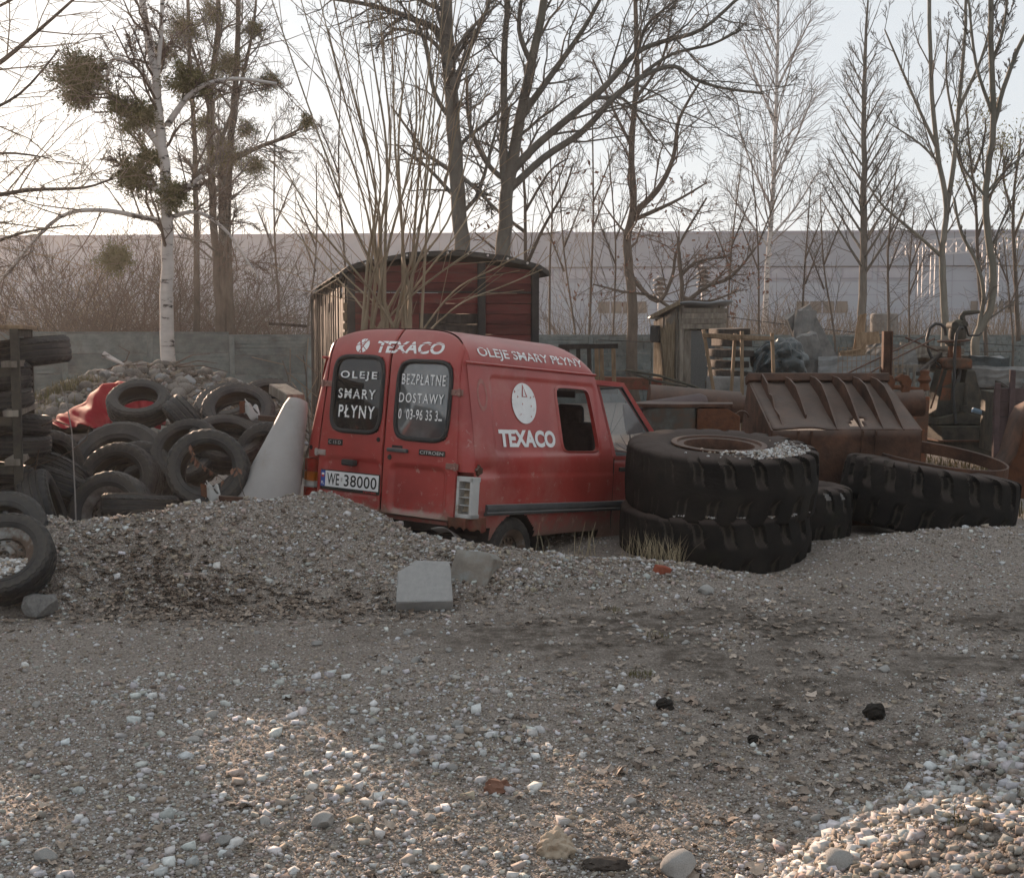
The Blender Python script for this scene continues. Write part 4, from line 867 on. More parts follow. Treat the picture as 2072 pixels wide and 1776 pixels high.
# wheels of the van
for (x, sgn) in ((WCX, 1), (WCX, -1), (FWX, 1), (FWX, -1)):
    wv = empty('wheel', (x, -sgn * .705, WCZ), (sgn * math.pi / 2, 0, 0)); wv.parent = van
    link('tyre', TYM['small'], wv); link('rim', RIM['white'], wv, None, None, (.94, .94, .94))
def Z2(zx, zy, Y): return P(zx * .336, 630 + zy * .336, Y)
GT = 'scrap car tyres heaped left of the van'
for (kd, zx, zy, Y, ax, sc, lab, rim) in (
    ('car', 838, 560, 10.9, (.05, -.52, .85), 1.0, 'tyre lying tilted on top of the red tarpaulin', None),
    ('wide', 1150, 690, 10.7, (.72, .30, .60), 1.0, 'tyre leaning tread up right of the tyre on the red tarpaulin', None),
    ('wide', 1437, 618, 10.6, (.12, -.66, .72), 1.06, 'wide open tyre facing up behind the pale cone, torn bracket in it', None),
    ('wide', 1375, 580, 11.3, (-.05, -.5, .85), 1.0, 'tyre half hidden behind the open tyre with the upper torn bracket', None),
    ('wide', 1625, 560, 11.6, (.1, -.6, .8), 1.0, 'rearmost tyre beside the timber end, right of the tyre heap', None),
    ('truck', 725, 965, 10.3, (-.12, -.86, .5), 1.0, 'biggest tyre of the left heap, a truck tyre leaning back under the tarp tyre', None),
    ('wide', 838, 1010, 9.95, (-.05, -.9, .42), 1.02, 'tyre peeping out behind the two leaning tyres at the heap centre', None),
    ('wide', 722, 1040, 9.65, (-.12, -.9, .42), 1.08, 'leaning tyre between the truck tyre and the steel-rimmed wheel', None),
    ('wide', 672, 1222, 9.05, (-.16, -.93, .32), 1.06, 'standing wheel with perforated steel rim in the left heap', 'steel'),
    ('wide', 575, 1240, 9.45, (-.22, -.92, .32), 1.05, 'tyre right behind the steel-rimmed wheel, only its edge visible', None),
    ('small', 842, 1172, 8.62, (.03, .16, 1), 1.05, 'narrow dusty tyre lying flat on the gravel crest', None),
    ('wide', 1258, 962, 9.25, (.02, -.91, .40), 1.05, 'upright open tyre facing the camera with a dry leafy twig', None),
    ('car', 1610, 880, 10.0, (-.3, -.9, .3), 1.0, 'tyre mostly hidden behind the pale grey cone', None),
    ('wide', 268, 1205, 8.75, (.90, .22, .28), 1.0, 'bluish tyre standing tread forward below the rack', None),
    ('small', 385, 985, 9.6, (.35, .55, .78), .9, 'small tyre wedged left of the leaning tyres, tread up', None),
    ('wide', 300, 930, 9.8, (.83, -.52, .15), .98, 'tyre standing edge on beside the rack, hole turned right', None),
    ('wide', 375, 1070, 9.3, (.3, .38, .88), 1.0, 'tyre lying low between the bluish tyre and the leaning ones', None),
    ('wide', 1130, 860, 10.0, (-.1, -.8, .6), 1.0, 'dark tyre deep in the heap above the upright open tyre', None),
    ('wide', 1360, 800, 10.1, (.2, -.5, .85), 1.0, 'dark tyre below the open tyre behind the cone', None),
    ('wide', 1600, 985, 10.2, (.1, -.7, .7), 1.0, 'added tyre low behind the pale cone, screening off lit gravel', None),  # added to block sunlit gravel between the tyres
    ('wide', 1280, 1000, 9.95, (-.1, -.6, .8), 1.05, 'added tyre right behind the upright open tyre, screening off lit gravel', None),  # added to darken the view through the tyre hole
    ('wide', 900, 1090, 10.2, (.1, -.6, .8), 1.0, 'added tyre low behind the steel-rimmed wheel, screening off lit gravel', None),  # added as well, covers bright ground under the heap
    ('wide', 60, 1120, 9.0, (.2, -.2, .95), 1.0, 'dark tyre lying at the foot of the rack', None),
    ('car', 15, 1345, 7.75, (.05, -.80, .60), 1.0, 'gravel-filled tyre behind the white-rimmed wheel', None),
    ('wide', 30, 1490, 7.28, (.10, -.76, .66), .96, 'wheel with a flaking white rusty rim leaning on the bank at far left', 'white')):
    tyre(kd, Z2(zx, zy, Y), ax, lab, GT, rim, sc)
# tyre rack
RX, RY0 = -3.45, 8.6; RT = 1.70; RD = .98
rk = empty('tyre_rack', (RX, RY0, 0), (0, 0, R_(16)), 'dark steel rack of tyres with a pale board top at the left edge', 'rack')
RM = Matrix.LocRotScale(Vector((RX, RY0, 0)), Euler((0, 0, R_(16))), None)
for x in (0, -1.9):
    for y in (0, RD): q_ = RM @ Vector((x, y, 0)); zb_ = hz(q_.x, q_.y) - .05; MB().box((x, y, (RT + zb_) / 2), (.058, .058, RT - zb_)).build('post', M['machine_dark'], rk, None, .004)
for z in (.36, .72, 1.06, 1.40):
    for y in (0, RD): MB().box((-.95, y, z), (1.84, .05, .06)).build('rail', M['machine_dark'], rk, None, .004)
    for k in range(2): MB().box((-.02 - k * 1.0, RD / 2, z + .055), (.10, 1.10, .045), Matrix.Rotation(.06 * (k - .5), 3, 'Z')).build('cross_board', M['wood_grey'], rk, None, .004)
for k in range(2): MB().box((-.95, (k + .5) * .52 - .03, RT + .012), (2.02, .505, .028)).build('top_board', M['wood_warm'], rk, None, .003)
for x in (0, -1.9): MB().box((x, RD / 2, RT - .03), (.05, .90, .05)).build('rail', M['machine_dark'], rk, None, .004)
nlab = ['lowest', 'second', 'third', 'top']
for lv, z in enumerate((.45, .81, 1.15, 1.49)):
    for k in range(3):
        for j in range(1 if lv == 3 else 2):
            y = (.64 if lv in (1, 3) and k == 0 else .40) + random.uniform(-.05, .05); x = -.19 - .62 * k + random.uniform(-.03, .03) + (.24 if lv == 3 and k == 0 else (.10 if lv == 1 and k == 0 else 0))
            q_ = RM @ Vector((x, y, z + .04 + j * .16)); tz = random.uniform(-.12, .12)
            tyre(('wide', 'car', 'small')[(lv + j + k) % 3], q_, (tz, random.uniform(-.10, .10), 1),
                 ('tyre lying on the %s rack shelf%s' % (nlab[lv], '' if lv == 3 else (', upper one' if j else ', lower one')) + (', at the right end' if k == 0 else (', second from the right' if k == 1 else ', third from the right'))), 'tyres stored in the steel rack', None, .95)
# ---------------------------------------------------------------- loader tyres
def loader_mesh(R=.745, w=.52, ri=.33, nlug=20, depth=.048, nu=440, worn=None, skew=.9):
    nv = 70; mb = MB(); us = [2 * math.pi * i / nu for i in range(nu)]
    prof = []                                                        # s in -1..1 across: (r, z, normal, tread share)
    hs = []
    def base(s):
        a = abs(s)
        if a < .62: z = w * .45 * a / .62; r = R - .012 * (a / .62) ** 2; n = (1, 0)
        elif a < .74: t = (a - .62) / .12 * math.pi / 2; z = w * .45 + .045 * math.sin(t); r = R - .012 - .06 * (1 - math.cos(t)); n = (math.cos(t), math.sin(t))
        else: t = (a - .74) / .26; r = R - .072 - (R - .072 - ri) * t; z = w * .45 + .045 + .012 * math.sin(t * math.pi) - .10 * t ** 3 * w; n = (.1, .99)
        return r, math.copysign(z, s), (n[0], math.copysign(n[1], s))
    S = [math.copysign(abs(t) ** .9, t) for t in lin(-1, 1, nv)]
    def f(u, k):
        s = S[int(k)]; r, z, n = base(s); a = abs(s)
        ph = u * nlug / (2 * math.pi) + skew * (a ** 1.2) + (.5 if s > 0 else 0) + .10 * math.sin(a * 8)
        q = math.sin(2 * math.pi * ph); lug = max(0, min(1, (q + .5) * 7)); cs_ = max(0, min(1, (a - .06) / .3)); lug = 1 - (1 - lug) * cs_ * cs_ * (3 - 2 * cs_); fade = 1 if a < .74 else max(0, 1 - (a - .74) / .10)
        wr = worn(u) if worn else 1
        d = depth * (lug - 1) * wr * fade if a < .74 else depth * .5 * lug * wr * fade - depth * fade * wr * .5
        d += .0025 * (float(fbm(u * 9, s * 5 + 3, 17)) - .45) * 2
        if a > .8: d += .004 * (1 if .86 < a < .875 or .93 < a < .945 else 0)
        r += n[0] * d; z += n[1] * d
        return (r * math.cos(u), r * math.sin(u), z)
    mb.grid(f, us, list(range(nv)), wrap=True)
    zi = base(1)[1]; mb.lathe([(ri, zi), (ri + .10, zi - .05), (R - .10, w * .36), (R - .08, 0), (R - .10, -w * .36), (ri + .10, -zi + .05), (ri, -zi)], 64)
    return mb.mesh('loader_tyre', M['big_tyre'], 40)
worn = lambda u: .12 + .88 * max(0, min(1, (.55 + math.cos(u - R_(-25))) * 1.2))
LM = loader_mesh(worn=worn); LMF = loader_mesh(depth=.05)
def rusty_ring(R, w, name='rim'): return MB().lathe([(R, 0), (R + .03, .004), (R + .03, .016), (R - .012, .02), (R - .035, -.03), (R - .05, -.16), (R - .02, -.30), (R - .06, -.30), (R - .10, -.16), (R - .065, .0)], 64, closed=True).mesh(name, M['rust'], 40)
SX, SY = 1.62, 9.62; sz = -.13; WZ = .90
t = empty('loader_tyre', (SX - .03, SY, sz + .235), (R_(3), R_(-1), 0), 'lower of the two stacked loader tyres beside the van', 'loader tyre', 'loader tyres on the gravel'); t.scale = (1, 1, WZ); link('tyre', LM, t)
t = empty('loader_tyre', (SX + .01, SY - .02, sz + .235 + .465), (R_(5.5), R_(0.5), R_(14)), 'upper of the two stacked loader tyres, rusty rim ring and gravel on top', 'loader tyre', 'loader tyres on the gravel'); t.scale = (1, 1, WZ); link('tyre', LM, t)
rr = link('rim', rusty_ring(.34, .3), t, (-.02, .02, .262))
# gravel caught on the tyre
def pile_on(name, pts, s, label):
    pts = np.array(pts); n = len(pts); V = ICO[None] * (1 + RNG.uniform(-.28, .28, (n, 12, 1))) * s[:, None, None] * np.array([1, 1, .7]) + pts[:, None]
    c = PAL[RNG.choice(8, n, p=np.array([4,4,3,3,1,1,2,4]) / 22)] * RNG.uniform(.8, 1.15, (n, 1)); Fc = (ICF[None] + (np.arange(n) * 12)[:, None, None]).reshape(-1, 3)
    o = link(name, raw_mesh(name, V, Fc, np.repeat(c, 12, 0), M['gravel'])); tag(o, label, kind='stuff'); return o
mw = Matrix.LocRotScale(t.location, t.rotation_euler, t.scale)
pts = []
for i in range(620):
    a = R_(random.gauss(-62, 24)); r = random.uniform(.40, .66); hh = .283 + .022 * random.random() * math.exp(-((r - .5) / .12) ** 2)
    pts.append(mw @ Vector((r * math.cos(a), r * math.sin(a), hh)))
pile_on('tyre_gravel', pts, RNG.uniform(.005, .014, 620), 'gravel lying on top of the stacked tyre')
pts = []
for i in range(300):
    a = R_(random.uniform(-150, -10)); r = random.uniform(.66, .725); pts.append(Vector((SX + r * math.cos(a), SY + r * math.sin(a), sz + .468 + .012 * random.random() - .035 * math.sin(a) * r * .3 - .02)))
pile_on('tyre_gravel', pts, RNG.uniform(.005, .013, 300), 'gravel caught between the two stacked tyres')
t = empty('loader_tyre', (2.42, 10.35, hz(2.42, 10.35) + .19), (0, R_(2), 0), 'smaller cut tyre with a pale hollow behind the tyre stack', 'loader tyre', 'loader tyres on the gravel')
link('tyre', loader_mesh(.44, .42, .21, 16, .025, 200), t); mb = MB().lathe([(.21, .19), (.30, .215), (.40, .20), (.42, .15), (.3, .12), (.1, .1), (0, .1)], 48); mb.build('filling', M['concrete'], t, 40)
c = P(1876, 1008, 10.7)
t = empty('loader_tyre', c, (R_(.5), R_(9.5), R_(10)), 'tilted loader tyre at the right with a loose flat steel ring on it', 'loader tyre', 'loader tyres on the gravel'); link('tyre', LMF, t)
mb = MB().lathe([(.67, 0), (.69, 0), (.695, .02), (.688, .115), (.68, .12), (.668, .11)], 96, closed=True); o = mb.build('steel_ring', M['rust'], None, 40, 0, (3.92, 11.55, .445), (R_(6), R_(7.3), 0)); tag(o, 'flat rusty steel band lying on the tilted loader tyre', 'steel ring')
c = P(125, 922, 11.2); t = empty('loader_tyre', c, (R_(4), 0, 0), 'loader tyre with square lugs under the red tarpaulin', 'loader tyre'); link('tyre', loader_mesh(.70, .45, .32, 26, .045, 312, skew=.25), t)
# gravel lying in the wheels at far left
def fill(c, ax, R, n, lab):
    rot = Vector(ax).normalized().to_track_quat('Z', 'Y').to_matrix(); pts = []
    while len(pts) < n:
        a = random.uniform(0, 6.28); r = R * math.sqrt(random.random()); q = Vector((r * math.cos(a), r * math.sin(a), 0)); wv = rot @ q
        if wv.z > -R * .12: continue
        pts.append(c + wv + rot @ Vector((0, 0, .035 - .05 * (wv.z / R) + random.uniform(-.01, .01))))
    pile_on('tyre_gravel', pts, RNG.uniform(.006, .020, n), lab)
fill(Z2(30, 1490, 7.28), (.10, -.76, .66), .165, 420, 'gravel lying in the white-rimmed wheel'); fill(Z2(15, 1345, 7.75), (.05, -.80, .60), .175, 380, 'gravel lying in the tyre behind the white-rimmed wheel')
# ---------------------------------------------------------------- red tarpaulin
def Z2y(zx, zy, Y): return Z2(zx, zy, Y)
tp = [[(205, 640), (260, 640), (330, 650), (420, 600), (520, 520), (620, 450), (700, 416), (770, 430), (860, 470), (950, 500), (1010, 520)],
      [(215, 655), (270, 660), (340, 668), (430, 640), (530, 590), (620, 545), (700, 520), (780, 520), (860, 530), (950, 560), (1010, 580)],
      [(225, 672), (280, 676), (345, 682), (440, 672), (530, 655), (620, 640), (700, 625), (780, 620), (860, 625), (950, 640), (1000, 650)],
      [(232, 688), (290, 692), (350, 694), (440, 694), (530, 694), (620, 694), (700, 694), (780, 694), (860, 694), (940, 694), (1000, 694)]]
Yr = [12.0, 11.5, 11.15, 10.85]
def tarp(u, v):
    i = min(int(u), 9); fu = u - i; j = min(int(v), 2); fv = v - j
    def g(a, b): return Z2(tp[b][a][0], tp[b][a][1], Yr[b])
    a = g(i, j).lerp(g(i + 1, j), fu); b = g(i, j + 1).lerp(g(i + 1, j + 1), fu); p = a.lerp(b, fv)
    k = .035 * math.sin(u * 2.9 + v * 1.3) + .02 * math.sin(u * 6.3 - v * 3.1) + .03 * (float(fbm(u * 1.7, v * 1.4, 44)) - .45)
    return (p.x, p.y - k * 1.4, p.z + k * .55 * (1 if v > .1 else .5))
o = MB().grid(tarp, lin(0, 10, 90), lin(0, 3, 34)).build('tarpaulin', M['tarp_red'], None, 180); o.modifiers.new('sheet', 'SOLIDIFY').thickness = .004; tag(o, 'crumpled red tarpaulin thrown over the tyres', 'tarpaulin')
# ---------------------------------------------------------------- pale cone between tyres and van
a, b = P(538, 1025, 9.25), P(603, 810, 9.5)
d = (b - a); Mx = d.to_track_quat('Z', 'Y').to_matrix()
mb = MB(); prof = [(.27, -.12), (.25, .02), (.19, d.length * .35), (.13, d.length * .7), (.095, d.length * .93), (.075, d.length), (.03, d.length + .012), (0, d.length + .014)]
mb.lathe(prof, 40, M=Mx, c=a, mod=lambda i, j, r, z: (r * (1 + .06 * math.cos(2 * math.pi * i / 40 * 2)), z)); o = mb.build('fibreglass_cone', M['fibre_grey'], None, 60); tag(o, 'pale grey fibreglass cone leaning between the tyres and the van', 'cone')
# torn white brackets
def bracket(p0, p1, p2, lab, orange):
    r_ = empty('torn_bracket', p0, (0, 0, 0), lab, 'metal scrap', 'torn white metal brackets among the tyres')
    mb = MB(); a = Vector((0, 0, 0)); b = p1 - p0; c = p2 - p0
    mb.grid(lambda u, v: (a.lerp(b, u) + Vector((0, -.02 * math.sin(u * 5), (v - .5) * (.13 - .07 * u) + .02 * math.sin(u * 9 + v * 4)))), lin(0, 1, 14), lin(0, 1, 7))
    mb.grid(lambda u, v: (a.lerp(b, u) + Vector((0, .05 - .04 * u + .02 * v, .065 - .035 * u - .05 * v * math.sin(u * 6)))), lin(0, 1, 12), lin(0, 1, 4))
    o = mb.build('plate', M['white_plastic'], r_, 40); o.modifiers.new('sheet', 'SOLIDIFY').thickness = .006
    MB().bar(b, c, .025, .045).build('arm', M['rust'], r_, None, .006)
    MB().box((-.005, -.02, .0), (.05, .02, .09), None, 0, .01).build('rusty_end', M['rust_orange'], r_)
    if orange: MB().box(c, (.06, .03, .05)).build('reflector', M['lens_orange'], r_, None, .008)
bracket(Z2(1468, 575, 10.35), Z2(1560, 640, 10.25), Z2(1690, 650, 10.0), 'torn white bracket with an orange reflector lying in the open tyre behind the cone', True)
bracket(Z2(1235, 1075, 9.0), Z2(1320, 1125, 8.92), Z2(1470, 1135, 8.85), 'torn white bracket in the lower part of the upright open tyre', False)
# dry twig with brown leaves in the open tyre
tw = empty('dry_twig', Z2(1160, 860, 9.0), (0, 0, 0), 'dry twig with rows of curled brown leaves hanging across the open tyre', 'twig')
pts = [Z2(x, y, 9.0) - tw.location for x, y in ((1145, 800), (1165, 870), (1215, 920), (1270, 960), (1350, 1020))]
mb = MB(); mb.tube(pts, .003, 5); mb.tube([Z2(x, y, 9.0) - tw.location for x, y in ((1480, 1130), (1450, 1050), (1425, 930))], .003, 5); mb.build('stem', M['twig'], tw)
lf = [MB().add([(0, 0, 0), (.012, -.004, -.012), (.009, .004, -.035), (0, .004, -.05), (-.009, -.004, -.033), (-.011, .002, -.012)], [(0, 1, 2), (0, 2, 3), (0, 3, 4), (0, 4, 5)]).mesh('leaf', M['leaf_brown']) for _ in range(1)][0]
for i in range(34):
    t_ = random.random() * (len(pts) - 1); k = int(t_); p = pts[k].lerp(pts[min(k + 1, len(pts) - 1)], t_ - k) if i < 27 else Z2(random.uniform(1400, 1440), random.uniform(935, 960), 9.0) - tw.location
    s_ = random.uniform(.6, 1.25); link('leaf', lf, tw, p, (random.uniform(-.5, .5), random.uniform(-.6, .6), random.uniform(0, 6)), (s_, s_, s_))
# thin sapling stem in front of the tyres
mb = MB(); mb.tube([Z2(x, y, 8.3) for x, y in ((458, 1270), (452, 1100), (442, 900), (432, 720), (410, 600), (370, 450))], [.006, .0055, .005, .0045, .0035, .002], 6); mb.tube([Z2(442, 900, 8.3), Z2(436, 830, 8.25), Z2(450, 815, 8.2)], .002, 4)
o = mb.build('bare_sapling', M['twig_pale'], None, 60); tag(o, 'thin bare whip standing upright before the tyre heap', 'sapling')
mb = MB()
for L_ in (((120, 980), (180, 940), (330, 890), (430, 840), (520, 770), (540, 690)), ((190, 1020), (215, 940), (235, 830)), ((0, 965), (60, 985), (120, 1000)), ((250, 690), (330, 655), (420, 690))): mb.tube([Z2(x, y, 8.9) for x, y in L_], .0045, 5)
o = mb.build('bare_briar', M['twig'], None, 60); tag(o, 'thin bare briar stems arching in front of the tyre rack', 'briar')
# ================================================================ FAR SETTING: warehouse, fence
wh = empty('warehouse', (0, 104, 0), (0, 0, R_(-4)), 'long pale lavender warehouse behind the fence and trees', 'warehouse')
WT, WB = 10.2, -1.0
def wbox(name, x0, x1, y0, y1, z0, z1, m, parent=wh): return MB().box(((x0 + x1) / 2, (y0 + y1) / 2, (z0 + z1) / 2), (x1 - x0, y1 - y0, z1 - z0)).build(name, m, parent)
random.seed(3)
for k in range(24):
    x0 = -72 + k * 6; wbox('wall_panel', x0, x0 + 5.96, 0, 30, WB, 7.3, M['clad'])
    wbox('parapet_panel', x0, x0 + 5.96, -.25, 30, 7.36, WT, M['clad_dark'])
    for zz in (6.1, 5.0, 3.8, 2.6, 1.4): wbox('wall_joint', x0, x0 + 5.96, -.02, 0, zz, zz + .06, M['seam'])
    wbox('wall_joint', x0 - .04, x0, -.03, 10, WB, WT - .3, M['seam'])
    if k % 3 == 0: wbox('downpipe', x0 + 2, x0 + 2.14, -.40, -.26, WB, WT - .2, M['seam'])
wbox('eaves', -72.2, 72.2, -.33, -.1, WT - .18, WT + .02, M['seam'])
for k in range(11):
    f = wbox('window', 1 + k * 2.9, 3.5 + k * 2.9, -.10, .0, 6.3, 7.25, M['seam']); wbox('pane', 1.12 + k * 2.9, 3.38 + k * 2.9, -.13, -.1, 6.42, 7.13, M['pane_far'], f)
for (a, b) in ((7.2, 11.2), (23.5, 27.6), (37.5, 41), (52, 55)):
    f = wbox('window', a, b, -.1, 0, 3.55, 4.5, M['far_window'])
    for q in range(1, 4): wbox('mullion', a + (b - a) * q / 4 - .05, a + (b - a) * q / 4 + .05, -.14, -.1, 3.55, 4.5, M['seam'], f)
for (x, s_) in ((4, .5), (23, .3), (31.5, .4), (40, .35)): wbox('roof_vent', x, x + s_ * 2, 4, 5, WT - .3, WT + s_, M['seam'])
# electrical yard in front of the warehouse: insulators, gantry
def insulator(px, ytop, ybot, Y, lab, n=6):
    a, b = P(px, ybot, Y), P(px, ytop, Y); r = empty('insulator_stack', (a.x, a.y, -.3), (0, 0, 0), lab, 'insulator', 'electrical insulators before the warehouse'); L_ = b.z - a.z
    MB().tube([(0, 0, 0), (0, 0, a.z + .3)], .12, 8).build('post', M['white_steel'], r, 60)
    MB().tube([(0, 0, a.z + .3), (0, 0, b.z + .35)], .13, 10).build('core', M['white_steel'], r, 60)
    for k in range(n):
        z = a.z + .3 + L_ * (k + .5) / n; MB().lathe([(.1, .10), (.34, -.02), (.36, -.07), (.1, -.04)], 20, c=(0, 0, z)).build('disc', M['print_black'], r, 50)
insulator(1424, 538, 592, 60, 'taller white post with black insulator discs left of the outhouse tree')
insulator(1336, 560, 600, 60, 'shorter post with black insulator discs behind the bare tree', 4)
g = empty('lattice_gantry', (0, 0, 0), (0, 0, 0), 'white lattice gantry beam in front of the warehouse at right', 'gantry')
a, b = P(1812, 520, 70), P(2100, 500, 70); mb = MB()
for (o1, o2) in ((0, 0), (.8, 0), (0, .7), (.8, .7)): mb.bar(a + Vector((0, o2, o1)), b + Vector((0, o2, o1)), .07)
n = 14
for k in range(n):
    p, q = a.lerp(b, k / n), a.lerp(b, (k + 1) / n); mb.bar(p, q + Vector((0, 0, .8)), .06); mb.bar(q, q + Vector((0, 0, .8)), .06); mb.bar(p + Vector((0, .7, .8)), q + Vector((0, .7, 0)), .06)
mb.build('beam', M['white_steel'], g)
for px in (1880, 2010):
    c = P(px, 520, 70); mb = MB()
    for (dx, dy) in ((-.35, 0), (.35, 0), (-.35, .7), (.35, .7)): mb.bar((c.x + dx, c.y + dy, -.3), (c.x + dx, c.y + dy, c.z + .8), .06)
    for k in range(7): mb.bar((c.x - .35, c.y, -.3 + k), (c.x + .35, c.y, .7 + k), .05)
    mb.build('mast', M['white_steel'], g)
for (px, py0, py1, lab) in ((44, 480, 660, 'thin pale mast behind the thicket at far left'), (100, 500, 690, 'white and orange marker pole behind the thicket')):
    a, b = P(px, py1, 60), P(px, py0, 60); r = empty('mast_pole', (a.x, a.y, -.4), (0, 0, 0), lab, 'pole'); MB().tube([(0, 0, 0), (0, 0, b.z + .4)], [.12, .07], 8).build('pole', M['white_steel'], r, 60)
    MB().tube([(0, 0, 1.2), (0, 0, 2.1)], .13, 8).build('band', M['orange_paint'] if px == 100 else M['white_steel'], r, 60)
c = P(1788, 690, 46); o = MB().lathe([(.50, -1.2), (.50, .98), (.44, 1.02), (.42, .98), (.42, -.5)], 32).build('concrete_ring', M['wood_warm'] if False else M['concrete'], None, 40, 0, c); tag(o, 'tall concrete well ring standing behind the fence beside a trunk', 'concrete ring')
# house standing left of the yard (outside the picture, seen in the van's windows)
hs = empty('brick_house', (-47, -7, -.1), (0, 0, R_(8)), 'brown brick house left of the yard', 'house')
MB().box((0, 0, 2.2), (8, 12, 4.6)).build('wall', M['brick'], hs)
MB().prism([(-4.3, 0), (4.3, 0), (0, 2.6)], (0, -6.3, 4.5), (1, 0, 0), (0, 0, 1), (0, 12.6, 0)).build('roof', M['tar_felt'], hs)
for yy in (-4, -1.3, 1.3, 4):
    f = MB().box((4.03, yy, 2.2), (.08, 1.2, 1.4)).build('window', M['white_steel'], hs); MB().box((4.08, yy, 2.2), (.04, 1.0, 1.2)).build('pane', M['glass_dark'], f)
# ---------------------------------------------------------------- fence
fence = empty('concrete_fence', (-11.2, 31, -.36), (0, 0, math.atan2(.356, .936)), 'weathered grey concrete slab fence across the back of the yard', 'fence')
BAY = 2.06
def slab_mesh(style, seed):
    mb = MB(); r = random.Random(seed); mb.box((BAY / 2, 0, .25), (BAY - .13, .045, .492)); w_ = BAY - .17
    if style == 'lines':
        for k in range(5): mb.box((BAY / 2, -.035, .05 + k * .098), (w_, .034, .066), None, 0, .004)
    else:
        for row in range(4):
            x = .085 + (0 if row % 2 else -.12)
            while x < BAY - .09:
                L_ = r.uniform(.2, .34); a, b = max(x, .085), min(x + L_, BAY - .085)
                if b - a > .03: mb.box(((a + b) / 2, -.035, .063 + row * .122), (b - a - .026, .034, .094), None, 0, .008)
                x += L_
    return mb.mesh('fence_slab', M['concrete_green'], None)
SLAB = {'lines': [slab_mesh('lines', i) for i in range(2)], 'bricks': [slab_mesh('bricks', 7 + i) for i in range(3)]}
POST = MB().box((0, 0, 1.02), (.14, .13, 2.06)).mesh('fence_post', M['concrete_green'], None); CAP = MB().box((BAY / 2, 0, .025), (BAY - .14, .09, .05)).mesh('fence_cap', M['concrete_green'], None)
for b in range(-3, 17):
    dz = .07 if b < 2 else (0 if b < 15 else -.09); st = 'lines' if b < 7 else 'bricks'
    link('fence_post', POST, fence, (b * BAY, 0, dz))
    for k in range(4): link('fence_slab', SLAB[st][(b + k) % len(SLAB[st])], fence, (b * BAY, 0, dz + k * .5))
    link('fence_cap', CAP, fence, (b * BAY, 0, dz + 2.0))
# ---------------------------------------------------------------- old goods wagon
wg = empty('goods_wagon', (-2.32, 17.5, 0), (0, 0, math.atan2(.211, .977)), 'old dark red wooden goods wagon body with an arched felt roof', 'wagon')
WW, WL_, EZ, RZ = 2.77, 9.5, 2.55, .21
def arch(x): return EZ + RZ * (1 - ((x - WW / 2) / (WW / 2)) ** 2) + .05 * x / WW
random.seed(8); bz = -.1; POSTX = [.05, 1.92, WW - .06]
rowh = .148; k = 0
while bz < EZ + RZ:
    for (xa, xb) in ((.09, 1.02), (1.02, 1.87), (1.97, WW - .11)):
        top = min(bz + rowh - .008, arch((xa + xb) / 2) - .03, max(arch(xa), arch(xb)) - .03)
        if top - bz < .03: continue
        dark = xa > .9 and xb < 1.9 and bz < 1.85  # dark boards stand in for the unlit opening in the wagon end
        mb = MB(); x0, x1 = xa + .003, xb - .003; zt0 = min(top, arch(x0) - .03); zt1 = min(top, arch(x1) - .03); y = random.uniform(-.006, .006); 
        if zt0 <= bz + .01: x0 = x0 + .25; zt0 = min(top, arch(x0) - .03)
        if zt1 <= bz + .01: x1 = x1 - .25; zt1 = min(top, arch(x1) - .03)
        if zt0 <= bz or zt1 <= bz: continue
        mb.prism([(x0, bz), (x1, bz + random.uniform(-.004, .004)), (x1, zt1), (x0, zt0)], (0, y, 0), (1, 0, 0), (0, 0, 1), (0, .03, 0)); mb.build('wagon_board', M['wood_dark'] if dark else M['wagon_red'], wg)
    bz += rowh; k += 1
for x in POSTX: MB().box((x, -.015, (arch(x) - .2) / 2), (.11, .09, arch(x) + .1)).build('frame_post', M['wagon_black'], wg, None, .01)
MB().box((WW / 2, -.02, 2.28), (WW, .05, .02)).build('frame_rail', M['wagon_black'], wg)
xs_ = lin(-.12, WW + .12, 25); mb = MB()
def rf(x, v): xx = max(0, min(WW, x)); z = arch(xx) - .012 * 0 + .02 - (.10 if x < 0 else (.09 if x > WW else 0)) * abs(x - xx) / .12; return z
mb.grid(lambda x, v: (x, -.14 + v * (WL_ + .2), rf(x, v) + .05 + .012 * math.sin(v * 60 + x * 9)), xs_, lin(0, 1, 26), flip=True); mb.grid(lambda x, v: (x, -.14, rf(x, 0) - .02 + v * .07), xs_, [0, 1]); mb.grid(lambda x, v: (x, -.14 + v * (WL_ + .2), rf(x, v) - .02), xs_, [0, 1])
mb.build('roof', M['tar_felt'], wg, 40)
for x in lin(.25, WW - .2, 9): MB().tube([(x, -.155, rf(x, 0) + .02), (x, -.14, rf(x, 0) + .02)], .017, 8).build('roof_bolt', M['white_plastic'], wg)
random.seed(12)
y = .06; k = 0
while y < WL_:
    w_ = random.uniform(.11, .16); gap = random.random() < .16 and k > 1
    if not gap:
        z1 = EZ - random.choice([.03, .03, .05, .35, .5]) * (1 if y < 6 else .3); l_ = random.uniform(-.03, .03)
        MB().box((random.uniform(-.02, .02), y + w_ / 2, z1 / 2 - .05), (.025, w_ - .02, z1 + .1), Matrix.Rotation(l_ * .4, 3, 'X')).build('side_plank', M['wagon_black'] if random.random() < .75 else (M['wood_dark'] if random.random() < .85 else M['wood_gold']), wg)  # black planks put tree shade into the colour, gold ones sunlight
    y += w_; k += 1
for z in (.5, 1.5, 2.45): MB().box((.05, WL_ / 2, z), (.06, WL_ - .1, .1)).build('frame_rail', M['wood_dark'], wg)
